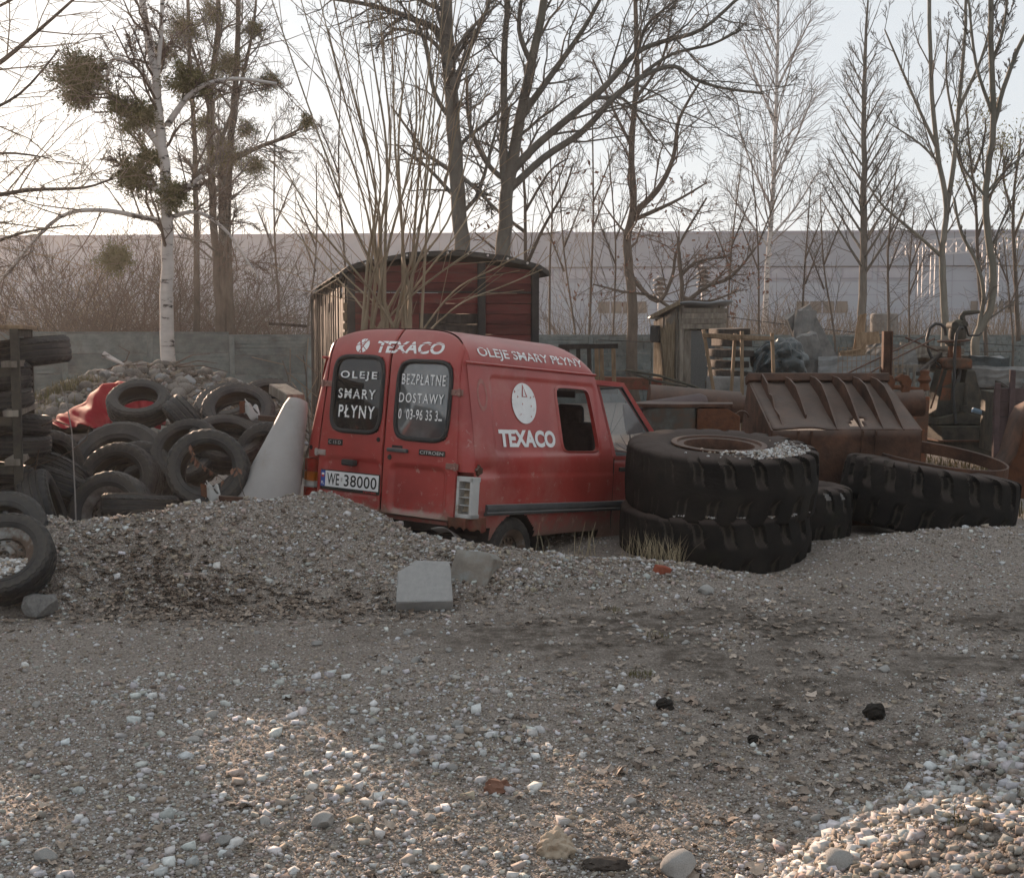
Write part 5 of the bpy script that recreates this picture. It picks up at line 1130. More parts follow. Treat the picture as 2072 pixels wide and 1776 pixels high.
MB().box((WW - .03, WL_ / 2, 1.2), (.03, WL_ - .1, 2.6)).build('far_wall', M['wood_dark'], wg); MB().box((WW / 2, WL_, 1.2), (WW, .03, 2.7)).build('far_wall', M['wood_dark'], wg); MB().box((WW / 2, WL_ / 2, -.05), (WW, WL_, .06)).build('floor_deck', M['wood_dark'], wg)
mb = MB(); 
for k in range(6): mb.box((-.02, .02, 2.05 - k * .13), (.07, .05, .10), None, 0, .02)
mb.build('splintered_post', M['wood_gold'], wg, None, .01)
# ---------------------------------------------------------------- cobble pile by the fence
random.seed(21); CB = [rock_mesh('fieldstone', M['cobble'], 200 + i, 2, .28, (1, .85, .72), 180) for i in range(8)]; CP = [rock_mesh('rubble_lump', M['cobble_pale'], 230 + i, 2, .25, (1, .8, .7), 25, 8) for i in range(5)]
n = 0
while n < 290:
    x, y = random.uniform(-8.4, -2.4), random.uniform(12.6, 19.8); z = hz(x, y)
    if z < .12 + .25 * random.random(): continue
    s_ = random.uniform(.07, .135) * (1.1 if y < 17 else .9); pale = n % 5 == 0 and y > 15.5
    o = link('rubble_lump' if pale else 'fieldstone', random.choice(CP if pale else CB), None, (x, y, z + s_ * .25), (random.uniform(-.5, .5), random.uniform(-.5, .5), random.uniform(0, 6)), (s_,) * 3)
    if pale: tag(o, 'pale broken rubble lump near the top of the cobble pile', 'rubble', 'pale rubble lumps on the cobble pile')
    else: tag(o, 'rounded grey fieldstone in the cobble pile before the fence', 'stone', 'fieldstones in the cobble pile')
    n += 1
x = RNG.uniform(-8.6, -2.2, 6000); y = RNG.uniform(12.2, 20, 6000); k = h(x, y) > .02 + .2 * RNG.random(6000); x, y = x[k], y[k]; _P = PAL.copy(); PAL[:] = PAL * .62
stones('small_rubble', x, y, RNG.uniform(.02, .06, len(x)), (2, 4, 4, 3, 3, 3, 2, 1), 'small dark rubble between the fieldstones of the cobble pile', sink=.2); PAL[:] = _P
def branch_thing(lab, lines, m='twig', r=.012, name='dead_branch', cat='branch', Y=17.5):
    mb = MB()
    for L_ in lines: mb.tube([P(x, y, Y + dy) for (x, y, dy) in L_], [r * (1 - .6 * i / (len(L_) - 1)) for i in range(len(L_))], 5)
    o = mb.build(name, M[m], None, 60); return tag(o, lab, cat)
branch_thing('tangle of dead branches lying on the cobble pile left of the birch', [[(195, 752, 0), (240, 742, .1), (300, 735, .2)], [(208, 752, 0), (255, 730, 0), (262, 712, 0), (240, 700, .1)], [(200, 756, 0), (235, 745, .3), (290, 728, .3)], [(225, 755, .2), (270, 738, .1), (305, 740, 0)]])
branch_thing('tangle of dead branches lying on the cobble pile right of the birch', [[(350, 742, 0), (400, 730, .1), (440, 735, .2)], [(355, 735, 0), (390, 718, 0), (425, 716, 0)], [(360, 742, .2), (410, 740, .1), (460, 752, .3)]])
branch_thing('short white birch log lying on the cobble pile', [[(209, 716, 0), (228, 726, 0), (250, 737, 0)]], 'bark_birch', .05, 'birch_log', 'log')
# grass tufts
def grass(name, spots, n, hgt, spreadr, m, lab, width=.004):
    random.seed(len(lab)); mb = MB()
    for (x, y, z, q) in spots:
        for i in range(int(n * q)):
            a = random.uniform(0, 6.28); r = spreadr * math.sqrt(random.random()); bx, by = x + r * math.cos(a), y + r * math.sin(a); bz = hz(bx, by) - .01 if z is None else z
            L_ = hgt * random.uniform(.5, 1.2); d = Vector((random.gauss(0, .35), random.gauss(0, .35), 1)).normalized(); c = Vector((d.x, d.y, 0)) * random.uniform(.2, 1.1); sd_ = Vector((-d.y, d.x, 0)); sd_ = sd_.normalized() * width if sd_.length > .01 else Vector((width, 0, 0))
            p0 = Vector((bx, by, bz)); p1 = p0 + d * L_ * .55; p2 = p0 + d * L_ * .9 + c * L_ * .35
            mb.add([p0 - sd_, p0 + sd_, p1 - sd_ * .8, p1 + sd_ * .8, p2], [(0, 1, 3, 2), (2, 3, 4)])
    return tag(mb.build(name, M[m]), lab, kind='stuff')
grass('grass_tuft', [(P(px, 770, 16.8).x, 16.8, None, 1) for px in (88, 100, 112, 124, 136, 150, 160)] + [(P(px, 780, 15.8).x, 15.8, None, .5) for px in (80, 95, 110)], 60, .22, .28, 'grass_green', 'green and yellow grass on the shoulder of the cobble pile', .005)
grass('dry_grass', [(1.02, 8.75, None, 1), (1.12, 8.7, None, 1), (.9, 8.85, None, .6), (.55, 8.75, None, .2), (.3, 8.7, None, .15)], 70, .26, .12, 'grass_dry', 'dry straw coloured grass growing beside the van sill', .0022)
grass('grass_tuft', [(P(1300, 1370, 5).x * 1.16, gp(1300, 1370).y, None, 1), (gp(1240, 1235).x, gp(1240, 1235).y, None, .8), (gp(2010, 1640).x, gp(2010, 1640).y, None, .25), (gp(1960, 1660).x, gp(1960, 1660).y, None, .25), (gp(1330, 1290).x, gp(1330, 1290).y, None, .5)], 120, .045, .07, 'grass_green', 'low green grass tufts in the gravel', .0016)
sp = [(random.uniform(6.2, 9.5), random.uniform(15, 22), None, 1) for _ in range(70)] + [(random.uniform(1, 7), random.uniform(12, 16), None, .8) for _ in range(40)]
grass('rough_grass', sp, 45, .16, .5, 'grass_green', 'rough yard grass among the scrap at the right', .008)
for px, lean, lab in ((1080, .02, 'single dry stalk before the dark gap under the van'), (1180, .04, 'dry stalk with a seed head beside the van sill'), (1165, .03, 'thin dry stalk left of the seed head stalk')):
    a = P(px, 1130, 8.65); o = MB().tube([a - Vector((0, 0, .06)), a + Vector((lean, 0, .10)), a + Vector((lean * 2.2, 0, .26))], [.003, .002, .0012], 5).build('dry_stalk', M['grass_dry']); tag(o, lab, 'plant')
# ================================================================ SCRAP AT THE RIGHT
def Z3(zx, zy, Y): return P(1201.8 + zx * .42, 580 + zy * .42, Y)
# loader bucket seen from behind
bk = empty('loader_bucket', (2.36, 12.3, 0), (0, 0, 0), 'rusty wide loader bucket with ribs on its torn back, upside down', 'bucket')
A0, A1, A2, A3 = (0, 0, 1.21), (0, -1.15, .80), (0, -1.05, -.12), (0, .55, -.15); BW = 1.34
def sheet(pa, pb, name, n=24, m_=16, hole=None, dent=0):
    pa, pb = Vector(pa), Vector(pb); nrm = (pb - pa).cross(Vector((1, 0, 0))).normalized()
    def f(u, v): p = pa.lerp(pb, v); return p + Vector((u * BW, 0, 0)) + nrm * dent * (float(fbm(u * 4, v * 3, 3)) - .45) * 2
    o = MB().grid(f, lin(0, 1, n), lin(0, 1, m_), skip=hole).build(name, M['rust'], bk, 60); o.modifiers.new('plate', 'SOLIDIFY').thickness = .012; return o
sheet(A0, A1, 'back_plate', 40, 30, lambda u, v: abs((u - .60) * 1.0 + (v - .86) * .3) < .045 and abs(v - .85) < .09, .03)
sheet(A1, A2, 'lower_plate', 24, 12, None, .012)
for x in (0, BW):
    MB().prism([(0, 1.21), (-1.15, .80), (-1.05, -.12), (.55, -.15), (.40, .5)], (x - (.015 if x == 0 else 0), 0, 0), (0, 1, 0), (0, 0, 1), (.015, 0, 0)).build('side_plate', M['rust'], bk)
o = MB().box((BW / 2, -.01, 1.225), (BW + .06, .17, .085), Matrix.Rotation(R_(-18), 3, 'X')).build('top_beam', M['rust'], bk, None, .012)
dirv = (Vector(A1) - Vector(A0)); nr = Vector((0, -.336, .942))
for i, x in enumerate((.10, .335, .58, .80, 1.0, 1.18)):
    hgt = [.10, .15, .17, .17, .16, .15][i]; e = 1.0 if i != 1 else .82
    prof = [(.06, 0), (.06, hgt * .45), (.22, hgt * .8), (.42, hgt), (.62, hgt * .78), (.82, hgt * .4), (e, .012), (e, 0)]
    if i == 0: prof = [(.06, 0), (.06, hgt), (.3, hgt * 1.1), (.38, hgt * .5), (.5, hgt * .9), (.62, hgt * .25), (.8, hgt * .5), (.95, .01), (.95, 0)]
    MB().prism(prof[::-1], Vector(A0) + Vector((x, 0, 0)), dirv, nr, (.014, 0, 0)).build('rib', M['rust'], bk)
d2 = Vector(A2) - Vector(A1)
for x in (.22, .34, .80, .92): MB().prism([(0, 0), (0, .05), (.55, .02), (.6, 0)], Vector(A1) + Vector((x, 0, 0)), d2, (0, -1, 0), (.012, 0, 0)).build('rib', M['rust'], bk)
# roller with two hooks
rl = empty('quick_hitch', (0, 0, 0), (0, 0, 0), 'long rusty tube with two curved hooks lying behind the loader bucket', 'scrap tube')
MB().tube([Z3(262, 562, 14.2), Z3(700, 590, 14.2)], [.22, .20], 28).build('tube', M['rust'], rl, 40); MB().tube([Z3(700, 590, 14.2), Z3(1585, 560, 14.0)], [.16, .15], 24).build('tube', M['rust'], rl, 40)
hook = [(a_ * .62, b_ * .68) for a_, b_ in [(-.10, -.02), (.10, -.02), (.12, .15), (.16, .30), (.10, .40), (-.03, .43), (-.13, .37), (-.13, .31), (-.05, .30), (.0, .22), (-.04, .1)]]
for zx in (1410, 1490): MB().prism(hook, Z3(zx, 545, 13.95), (1, 0, 0), (0, 0, 1), (0, .09, 0)).build('hook', M['rust_orange'], rl, None, .01)
# round counterweight
cw = empty('counterweight', Z3(370, 690, 11.6), (0, 0, 0), 'rusty drum shaped machine part with a flat lid behind the van nose', 'scrap drum')
MB().lathe([(.26, -.5), (.26, .22), (.0, .22)], 40).build('drum', mat('flaking green rust', [(.10, .115, .105), (.07, .065, .055), (.10, .055, .035)], .85, 6, .4, 40), cw, 40)
MB().prism([(.36 * math.cos(a), .24 * math.sin(a)) for a in lin(math.pi * .12, math.pi * 1.75, 22)] + [(.55, -.18), (.60, .10)], (.0, .0, .222), (1, 0, 0), (0, 1, 0), (0, 0, .035)).build('lid', M['rust'], cw, None, .006)
MB().prism([(.22, -.4), (.62, -.4), (.62, .14), (.50, .21), (.22, .21)], (0, -.18, 0), (1, 0, 0), (0, 0, 1), (0, .34, 0)).build('wedge', M['rust_orange'], cw, None, .01)
MB().tube([Vector((.66 + .06 * math.cos(a), -.05, .12 + .06 * math.sin(a))) for a in lin(0, math.pi, 9)], .010, 6).build('eye', M['rust'], cw, 60)
yp = empty('yellow_bracket', Z3(640, 655, 11.9), (0, 0, .3), 'small flaking yellow machine bracket beside the rusty drum', 'scrap part')
MB().prism([(-.09, -.25), (.07, -.25), (.10, .02), (.03, .10), (-.08, .05)], (0, 0, 0), (1, 0, 0), (0, 0, 1), (0, .10, 0)).build('plate', M['yellow_paint'], yp, None, .008); MB().tube([(-.12, .05, -.02), (.14, .05, .06)], .035, 10).build('pin', M['machine_dark'], yp, 60)
# second rusty pipe left of the drum
o = MB().lathe([(.15, 0), (.15, .75), (.12, .80), (0, .82)], 28, M=Matrix.Rotation(R_(82), 3, 'Y')).build('gas_cylinder', M['rust_purple'], None, 40, 0, Z3(150, 640, 11.9)); tag(o, 'rusty purple cylinder lying directly behind the van windscreen', 'cylinder')
# thin bars
def bars(name, lab, cat, lines, r, m): 
    mb = MB()
    for L_ in lines: mb.tube(L_, r, 6)
    return tag(mb.build(name, M[m], None, 60), lab, cat)
bars('bent_rods', 'pair of dark steel rods lying aslant in front of the outhouse', 'steel rod', [[Z3(150, 402, 15), Z3(320, 430, 15), Z3(480, 480, 14.8), Z3(640, 545, 14.6)], [Z3(160, 408, 15), Z3(300, 455, 15), Z3(450, 480, 14.8)], [Z3(270, 430, 15.1), Z3(270, 590, 15.1)]], .016, 'machine_dark')
# ---------------------------------------------------------------- outhouse
oh = empty('outhouse', P(1372, 860, 20) - Vector((0, 0, .0)), (0, 0, R_(17)), 'narrow wooden outhouse with a tar paper door and ragged bark side', 'outhouse')
ob = oh.location.z; oh.location.z = -.15; H1 = P(1372, 618, 20).z + .15; H2 = H1 - .20; OW, OD = .76, .95
random.seed(31)
for k in range(7): 
    y0 = .02 + k * OD / 7; MB().box((-.01 + random.uniform(-.008, .008), y0 + OD / 14, (H1 - .05 - .2 * k / 7) / 2), (.028, OD / 7 - .012, H1 - .08 - .2 * k / 7)).build('side_board', M['wood_grey'], oh)
def rag(u, v): y = .04 + u * (OD - .12); z = .05 + v * (H1 - .22 - .18 * u - .10 * abs(math.sin(u * 9))); return (-.045 - .025 * (float(fbm(u * 7, v * 3, 12))), y, z)
MB().grid(rag, lin(0, 1, 22), lin(0, 1, 30), skip=lambda u, v: abs(u - .55 - .08 * math.sin(v * 9)) < .03 and .35 < v < .85, flip=True).build('torn_lining', M['wood_gold'], oh, 30)
for x in (.03, OW - .03): MB().box((x, -.02, H1 / 2), (.07, .06, H1)).build('corner_post', M['wood_grey'], oh, None, .005)
MB().box((.14, -.012, H1 / 2 - .15), (.12, .03, H1 - .45)).build('front_board', M['wood_grey'], oh)
MB().box((.46, .0, (H1 - .38) / 2), (.52, .03, H1 - .42)).build('door', M['tar_grit'], oh); MB().box((OW - .08, -.01, (H1 - .4) / 2), (.10, .03, H1 - .42)).build('front_board', M['wood_grey'], oh)
for k in range(4): MB().box((OW / 2 + .02, -.06 - .012 * k, H1 - .335 + k * .085), (OW + .04, .025, .08), Matrix.Rotation(R_(4), 3, 'X')).build('fascia_board', M['wood_grey'], oh)
for k in range(6): MB().box((OW - .0, .08 + k * OD / 6.2, H2 / 2), (.025, OD / 6.2 - .01, H2)).build('side_board', M['wood_grey'], oh)
MB().box((OW / 2, OD, H2 / 2), (OW, .03, H2)).build('back_board', M['wood_grey'], oh); MB().box((.60, -.025, H1 - .52), (.07, .02, .14)).build('vent', M['print_black'], oh)
mb = MB().grid(lambda u, v: (-.07 + u * (OW + .16), -.20 + v * (OD + .36), H1 + .03 - .23 * v + .012 * math.sin(u * 9 + v * 3) + .03 * (v < .05) * u), lin(0, 1, 12), lin(0, 1, 10), flip=True); o = mb.build('roof', M['tin_roof'], oh, 40); o.modifiers.new('sheet', 'SOLIDIFY').thickness = .02
MB().box((-.10, .35, H1 - .07), (.02, OD + .2, .07), Matrix.Rotation(R_(-10.5), 3, 'X')).build('roof_edge', M['wood_gold'], oh)
o = MB().box((0, 0, 0), (.12, .2, .30), Matrix.Rotation(.3, 3, 'Z'), 0, .02).build('black_box', M['tar_felt'], oh, None, .03, (-.10, OD - .25, H2 - .26))
# trestle of round poles
ts = empty('timber_trestle', (0, 0, 0), (0, 0, 0), 'bare timber trestle frame standing beside the outhouse', 'trestle')
A, B, C_, D = Z3(527, 222, 15.6), Z3(712, 230, 15.1), Z3(858, 238, 15.8), Z3(680, 240, 16.3)
def dn(p, dx, Yd): q = p.copy(); q.z = -.25; q.x += dx; q.y += Yd; return q
for p, dx, nm in ((A, .36, 'leg'), (B, .04, 'leg'), (C_, .10, 'leg'), (D, -.1, 'leg')): MB().bar(p + Vector((0, 0, .04)), dn(p, dx, 0), .05, .04).build(nm, M['wood_warm'], ts, None, .006)
for p, q in ((A, B), (B, C_), (C_, D), (D, A)): MB().bar(p - Vector((0, .03, .03)), q - Vector((0, .03, .03)), .045, .05).build('rail', M['wood_warm'], ts, None, .005)
for p, q in ((A, B), (B, C_)): 
    p2, q2 = p.lerp(dn(p, .36 if p is A else .04, 0), .52), q.lerp(dn(q, .04 if q is B else .10, 0), .52); MB().bar(p2 - Vector((0, .04, 0)), q2 - Vector((0, .04, 0)), .045, .05).build('rail', M['wood_warm'], ts, None, .005)
# stack of timbers behind the trestle
random.seed(41); st = empty('timber_stack', Z3(650, 430, 17.5), (0, 0, .1), 'stack of grey squared timbers beside the outhouse door', 'timber stack')
for k in range(7): MB().box((random.uniform(-.05, .05), 0, .62 - k * .15), (random.uniform(.35, .5), .8, .10), Matrix.Rotation(random.uniform(-.05, .05), 3, 'Y'), 0, .01).build('timber', M['wood_dark'], st, None, .012)
o = MB().box((0, 0, 0), (.55, .5, .5)).build('concrete_block', M['concrete'], None, None, .02, Z3(650, 520, 17)); tag(o, 'square concrete block under the grey timber stack', 'concrete block')
# covered bundle
def lump(name, c, s, m, lab, cat, seed, amp=.25, sub=4, fold=.05):
    bm = bmesh.new(); bmesh.ops.create_icosphere(bm, subdivisions=sub, radius=1)
    for v in bm.verts:
        p = v.co; k = 1 + amp * (float(fbm(p.x * 1.7 + 9, p.y * 1.7 + p.z * 2.1 + 3, seed)) - .45) * 2 + fold * abs(math.sin(p.x * 7 + 4 * float(fbm(p.x * 2 + 5, p.z * 2 + 5, seed))) * math.sin(p.z * 6 + p.y * 5)); v.co = Vector((p.x * s[0], p.y * s[1], max(p.z, -.7) * s[2])) * k
    me = bpy.data.meshes.new(name); bm.to_mesh(me); bm.free(); me.materials.append(M[m]); me.shade_smooth(); me.set_sharp_from_angle(angle=R_(30)); o = link(name, me, None, c); return tag(o, lab, cat)
lump('covered_bundle', Z3(900, 370, 17.2), (.36, .4, .34), 'bag_black', 'bundle wrapped in shiny black plastic sheet behind the loader bucket', 'bundle', 5, .3, 5, .14)
o = MB().grid(lambda u, v: Z3(775 + 95 * u - 15 * v, 350 - 45 * math.sin(u * 2.2) + 90 * v * (1 - .35 * u), 16.9 - .15 * v + .06 * math.sin(u * 9 + v * 5)), lin(0, 1, 16), lin(0, 1, 12)).build('plastic_sheet', M['bag_black'], None, 60); tag(o, 'loose flap of black plastic sheet left of the wrapped bundle', 'plastic sheet')
# concrete slabs leaning by the fence
def slab(c, size, rot, m, lab, seed, cat='concrete slab', name='concrete_slab', j=.03):
    random.seed(seed); bm = bmesh.new(); mb = MB().box((0, 0, 0), size, None, 0, j); me = mb.mesh(name, M[m]); bm.from_mesh(me); bmesh.ops.subdivide_edges(bm, edges=bm.edges[:], cuts=4, use_grid_fill=True)
    for v in bm.verts: v.co += Vector((1, 1, 1)) * 0 + Vector((random.gauss(0, j * .3), random.gauss(0, j * .25), random.gauss(0, j * .3)))
    bm.to_mesh(me); bm.free(); o = link(name, me, None, c, rot); return tag(o, lab, cat)
slab(Z3(1005, 355, 19), (.28, .16, 1.5), (.05, .06, .2), 'concrete', 'tall upright broken concrete slab behind the wrapped bundle', 3)
slab(Z3(1090, 350, 19.3), (.42, .15, 1.7), (.1, -.52, .1), 'concrete', 'wide concrete slab leaning left against the upright one', 4)
slab(Z3(1050, 400, 18.6), (.3, .16, 1.1), (.1, -.25, .1), 'concrete', 'rough short concrete slab at the foot of the leaning slabs', 5)
slab(Z3(1210, 345, 20), (.6, .5, .06), (.3, -.2, .3), 'tar_felt', 'dark tilted board with a pale edge right of the concrete slabs', 6, 'board', 'tilted_board', .01)
random.seed(51)
JUNK = (((1235, 405, 18.5), (.9, .6, .35), 'cobble_pale', 'grey spoil lump under the crossed steel bars'), ((1310, 335, 19.5), (.75, .5, .16), 'wood_warm', 'torn tan fibreboard on top of the scrap pile'), ((1330, 300, 20), (.35, .1, .5), 'wood_warm', 'tan board fragment standing on the scrap pile'), ((1270, 300, 20.2), (.10, .07, 1.1), 'wood_warm', 'short upright tan plank before the fence trunk'),
        ((1520, 350, 18.8), (1.3, .5, .28), 'concrete', 'long pale concrete beam lying above the timber gate'), ((1620, 330, 18.6), (.9, .4, .2), 'wood_grey', 'grey beam end resting on the concrete beam'), ((1460, 370, 18.2), (.5, .4, .3), 'concrete', 'concrete lump left of the timber gate'), ((1820, 360, 18.5), (1.1, .3, .10), 'wood_grey', 'pale plank end right of the grab'), ((1890, 420, 18.3), (.5, .5, .5), 'bag_black', 'dark bag right of the curved trunk'), ((1900, 440, 18), (.9, .3, .3), 'concrete', 'grey concrete lump at the foot of the curved trunk'))
for (z_, s_, m, lab) in JUNK:
    c = Z3(*z_); slab(c, s_, (random.uniform(-.2, .2), random.uniform(-.15, .15), random.uniform(-.4, .4)), m, lab, len(lab), {'cobble_pale': 'rubble', 'concrete': 'concrete', 'bag_black': 'bag'}.get(m, 'board'), {'cobble_pale': 'rubble_lump', 'concrete': 'concrete_beam', 'bag_black': 'dark_bag'}.get(m, 'broken_board'), .035)
for (p, q, w_, lab) in ((Z3(1850, 400, 18.2), Z3(2000, 500, 17.6), .07, 'dark pole sloping down right of the grab'), (Z3(1700, 300, 18.8), Z3(1560, 420, 17), .05, 'thin grey pole leaning left of the grab'), (Z3(1930, 410, 18.6), Z3(2090, 500, 18), .22, 'dark roof-shaped board at the right edge'), (Z3(1840, 345, 18.3), Z3(1900, 375, 18.2), .10, 'short broken plank by the curved trunk')):
    tag(MB().bar(p, q, w_, .06).build('scrap_pole', M['wood_dark'], None, None, .01), lab, 'pole')
bars('crossed_bars', 'thin steel bars crossing in front of the scrap pile', 'steel bar', [[Z3(1190, 432, 16), Z3(1400, 330, 16.5), Z3(1590, 240, 17)], [Z3(1290, 440, 16), Z3(1420, 360, 16.2), Z3(1640, 250, 16.6)], [Z3(1500, 245, 17), Z3(1660, 310, 16.8)]], .014, 'rust')
mb = MB(); c = Z3(1408, 480, 15.2); 
for dx in (-.05, .05): mb.box((dx, 0, 0), (.014, .09, 1.35))
mb.box((0, 0, 0), (.1, .012, 1.35)); o = mb.build('steel_column', M['rust'], None, None, 0, c + Vector((0, 0, .0))); tag(o, 'rusty upright steel column right of the loader bucket', 'steel column')
# wire mesh basket & timber gate
gt = empty('timber_gate', Z3(1525, 455, 17.5), (0, 0, R_(8)), 'grey timber pallet gate standing behind the two hooks', 'pallet')
for k in range(6): MB().box((-.58 + k * .232, 0, 0), (.09, .025, .86)).build('slat', M['wood_grey'], gt, None, .004)
for z in (.38, 0.02, -.32): MB().box((0, .045, z), (1.34, .05, .08)).build('rail', M['wood_grey'], gt, None, .005)
gt.scale = (.45, .6, .55)
wm = empty('wire_basket', Z3(1330, 385, 17.4), (0, 0, 0), 'rusty wire mesh basket on the scrap pile', 'basket'); mb = MB()
for k in range(15): mb.tube([(-.45 + k * .065, 0, -.3), (-.45 + k * .065, 0, .28)], .005, 4)
for k in range(7): mb.tube([(-.46, 0, -.28 + k * .09), (.47, 0, -.28 + k * .09)], .005, 4)
mb.build('mesh_panel', M['wood_warm'], wm)
# ---------------------------------------------------------------- clamshell grab
def Z5(zx, zy): 
    """offset from the grab's base in metres"""
    return Vector(((zx - 600) * .2053 * 18 / FPX, 0, (1580 - zy) * .2053 * 18 / FPX))
gb = empty('clamshell_grab', P(1806.8 + 600 * .2053, 596.7 + 1580 * .2053, 18), (0, 0, R_(6)), 'mossy orange hydraulic clamshell grab standing on its jaws', 'grab')
def g3(zx, zy, dy=0): return Z5(zx, zy) + Vector((0, dy, 0))
def frustum(name, a, b, ra, rb, m, n=20, bev=.01): return MB().tube([a, b], [ra, rb], n).build(name, M[m], gb, 40)
MB().prism([tuple((Z5(x, y).x, Z5(x, y).z)) for x, y in ((330, 1270), (880, 1270), (880, 1400), (875, 1580), (470, 1560), (380, 1440))][::-1], (0, -.36, 0), (1, 0, 0), (0, 0, 1), (0, .72, 0)).build('jaw', M['machine_dark'], gb, None, .015)
MB().prism([tuple((Z5(x, y).x, Z5(x, y).z)) for x, y in ((315, 1405), (880, 1405), (885, 1425), (315, 1420))][::-1], (0, -.40, 0), (1, 0, 0), (0, 0, 1), (0, .8, 0)).build('jaw_lip', M['rust'], gb)
MB().prism([tuple((Z5(x, y).x, Z5(x, y).z)) for x, y in ((330, 1262), (835, 1262), (830, 1195), (590, 1140), (340, 1195))][::-1], (0, -.30, 0), (1, 0, 0), (0, 0, 1), (0, .6, 0)).build('jaw_cover', M['machine_dark'], gb, None, .012)
MB().prism([tuple((Z5(x, y).x, Z5(x, y).z)) for x, y in ((335, 1185), (830, 1185), (790, 960), (730, 740), (640, 730), (625, 860), (500, 860), (490, 730), (440, 740), (360, 1040))][::-1], (0, -.20, 0), (1, 0, 0), (0, 0, 1), (0, .40, 0)).build('body', M['machine_dark'], gb, None, .015)
MB().prism([tuple((Z5(x, y).x, Z5(x, y).z)) for x, y in ((372, 1030), (478, 1030), (485, 910), (400, 900))][::-1], (0, -.212, 0), (1, 0, 0), (0, 0, 1), (0, .02, 0)).build('side_plate', M['orange_paint'], gb)
MB().prism([tuple((Z5(x, y).x, Z5(x, y).z)) for x, y in ((395, 895), (485, 860), (485, 730), (445, 735))][::-1], (0, -.208, 0), (1, 0, 0), (0, 0, 1), (0, .02, 0)).build('side_plate', M['rust_orange'], gb)
frustum('cross_bar', g3(455, 860), g3(700, 860), .022, .022, 'rust', 10)
MB().prism([tuple((Z5(x, y).x, Z5(x, y).z)) for x, y in ((440, 722), (710, 722), (705, 625), (520, 615), (440, 625))][::-1], (0, -.19, 0), (1, 0, 0), (0, 0, 1), (0, .38, 0)).build('shoulder', M['orange_paint'], gb, None, .03)
frustum('neck', g3(575, 640), g3(575, 460), .10, .085, 'rust_orange'); frustum('neck_flange', g3(575, 500), g3(575, 470), .13, .13, 'machine_dark')
MB().tube([g3(565, 450) + Vector((.215 * math.cos(a), .215 * math.sin(a), .0 + .012 * math.cos(a))) for a in lin(0, 2 * math.pi, 33)], .018, 8, cap=False).build('guard_ring', M['rust'], gb, 60)
MB().lathe([(.10, 0), (.125, .05), (.12, .17), (.09, .26), (.05, .30), (0, .31)], 24, c=g3(600, 450)).build('rotator', M['machine_dark'], gb, 40)
for (x, y) in ((545, 300), (640, 290)): MB().tube([g3(x, y, -.09), g3(x, y, .09)], .055, 12).build('bolt_boss', M['machine_dark'], gb, 40)
MB().tube([g3(655, 330), g3(650, 260), g3(640, 215), g3(665, 180), g3(720, 175), g3(815, 165)], [.055, .05, .042, .036, .034, .026], 10).build('hanger_arm', M['machine_dark'], gb, 60)
MB().tube([g3(480, 400), g3(470, 330), g3(430, 290), g3(370, 285), g3(315, 330), g3(290, 430), g3(305, 540), g3(350, 630), g3(450, 710)], .022, 10).build('hose', M['hose'], gb, 60)
MB().tube([g3(600, 330, -.16), g3(560, 320, -.2), g3(520, 380, -.22), g3(505, 520, -.22), g3(500, 760, -.25), g3(495, 1000, -.25), g3(500, 1250, -.34)], .022, 10).build('hose', M['hose'], gb, 60)
MB().tube([g3(640, 300, -.12), g3(700, 400, -.05), g3(820, 395), g3(845, 370)], .016, 8).build('hose', M['hose'], gb, 60)
MB().tube([g3(640, 860, -.21), g3(630, 1160, -.21)], .03, 10).build('piston', M['machine_dark'], gb, 60); MB().tube([g3(590, 1130, -.3), g3(590, 1080, -.3)], .05, 10).build('bolt_boss', M['machine_dark'], gb, 60)
MB().tube([g3(430, 720, -.1), g3(310, 1110, -.12)], .014, 8).build('rod', M['rust'], gb, 60)
# orange post with a valve, hydraulic cylinder, board trailer, cutting blade
op = empty('orange_pillar', P(1858, 905, 15), (0, 0, .2), 'orange steel pillar with a rusty valve beside the loader bucket', 'machine part')
MB().prism([(-.13, -.45), (.07, -.45), (.11, .62), (-.17, .62)], (0, -.05, 0), (1, 0, 0), (0, 0, 1), (0, .10, 0)).build('pillar', M['orange_paint'], op, None, .008)
mb = MB(); mb.tube([(-.38, 0, .74), (.02, 0, .70)], .028, 8); mb.lathe([(.0, -.1), (.07, -.08), (.05, 0), (.085, .04), (.05, .1), (.06, .15), (0, .17)], 9, c=(.06, 0, .78)); mb.build('valve', M['rust_orange'], op, 40)
hc = empty('hydraulic_cylinder', P(1985, 835, 17), (0, 0, 0), 'yellow hydraulic cylinder with a pale blue rod right of the grab', 'cylinder')
MB().tube([(-.12, 0, .04), (.02, 0, .0)], .035, 12).build('rod', M['blue_paint'], hc, 60); MB().tube([(.02, 0, 0), (.24, 0, -.03)], .075, 14).build('barrel', M['yellow_paint'], hc, 40)
tr = empty('board_trailer', P(2008, 925, 16.2), (0, 0, R_(-8)), 'purple grey boarded trailer side at the right edge', 'trailer')
for k in range(5): MB().box((.35, random.uniform(-.008, .008), .06 + k * .19), (.72, .03, .18), None, 0, .004).build('side_board', M['rust_purple'], tr, None, .004)
for x, z in ((.0, .98), (.18, 1.15), (.70, 1.15)): MB().box((x + .03, -.04, z / 2), (.07, .05, z)).build('stake', M['rust_purple'], tr, None, .006)
MB().box((.40, .45, .45), (.74, .9, .8)).build('load_bed', M['machine_dark'], tr, None, .01)
bl = empty('cutting_blade', P(2075, 960, 12.6), (0, 0, 0), 'rusty curved blade of a bucket cut by the right edge', 'bucket')
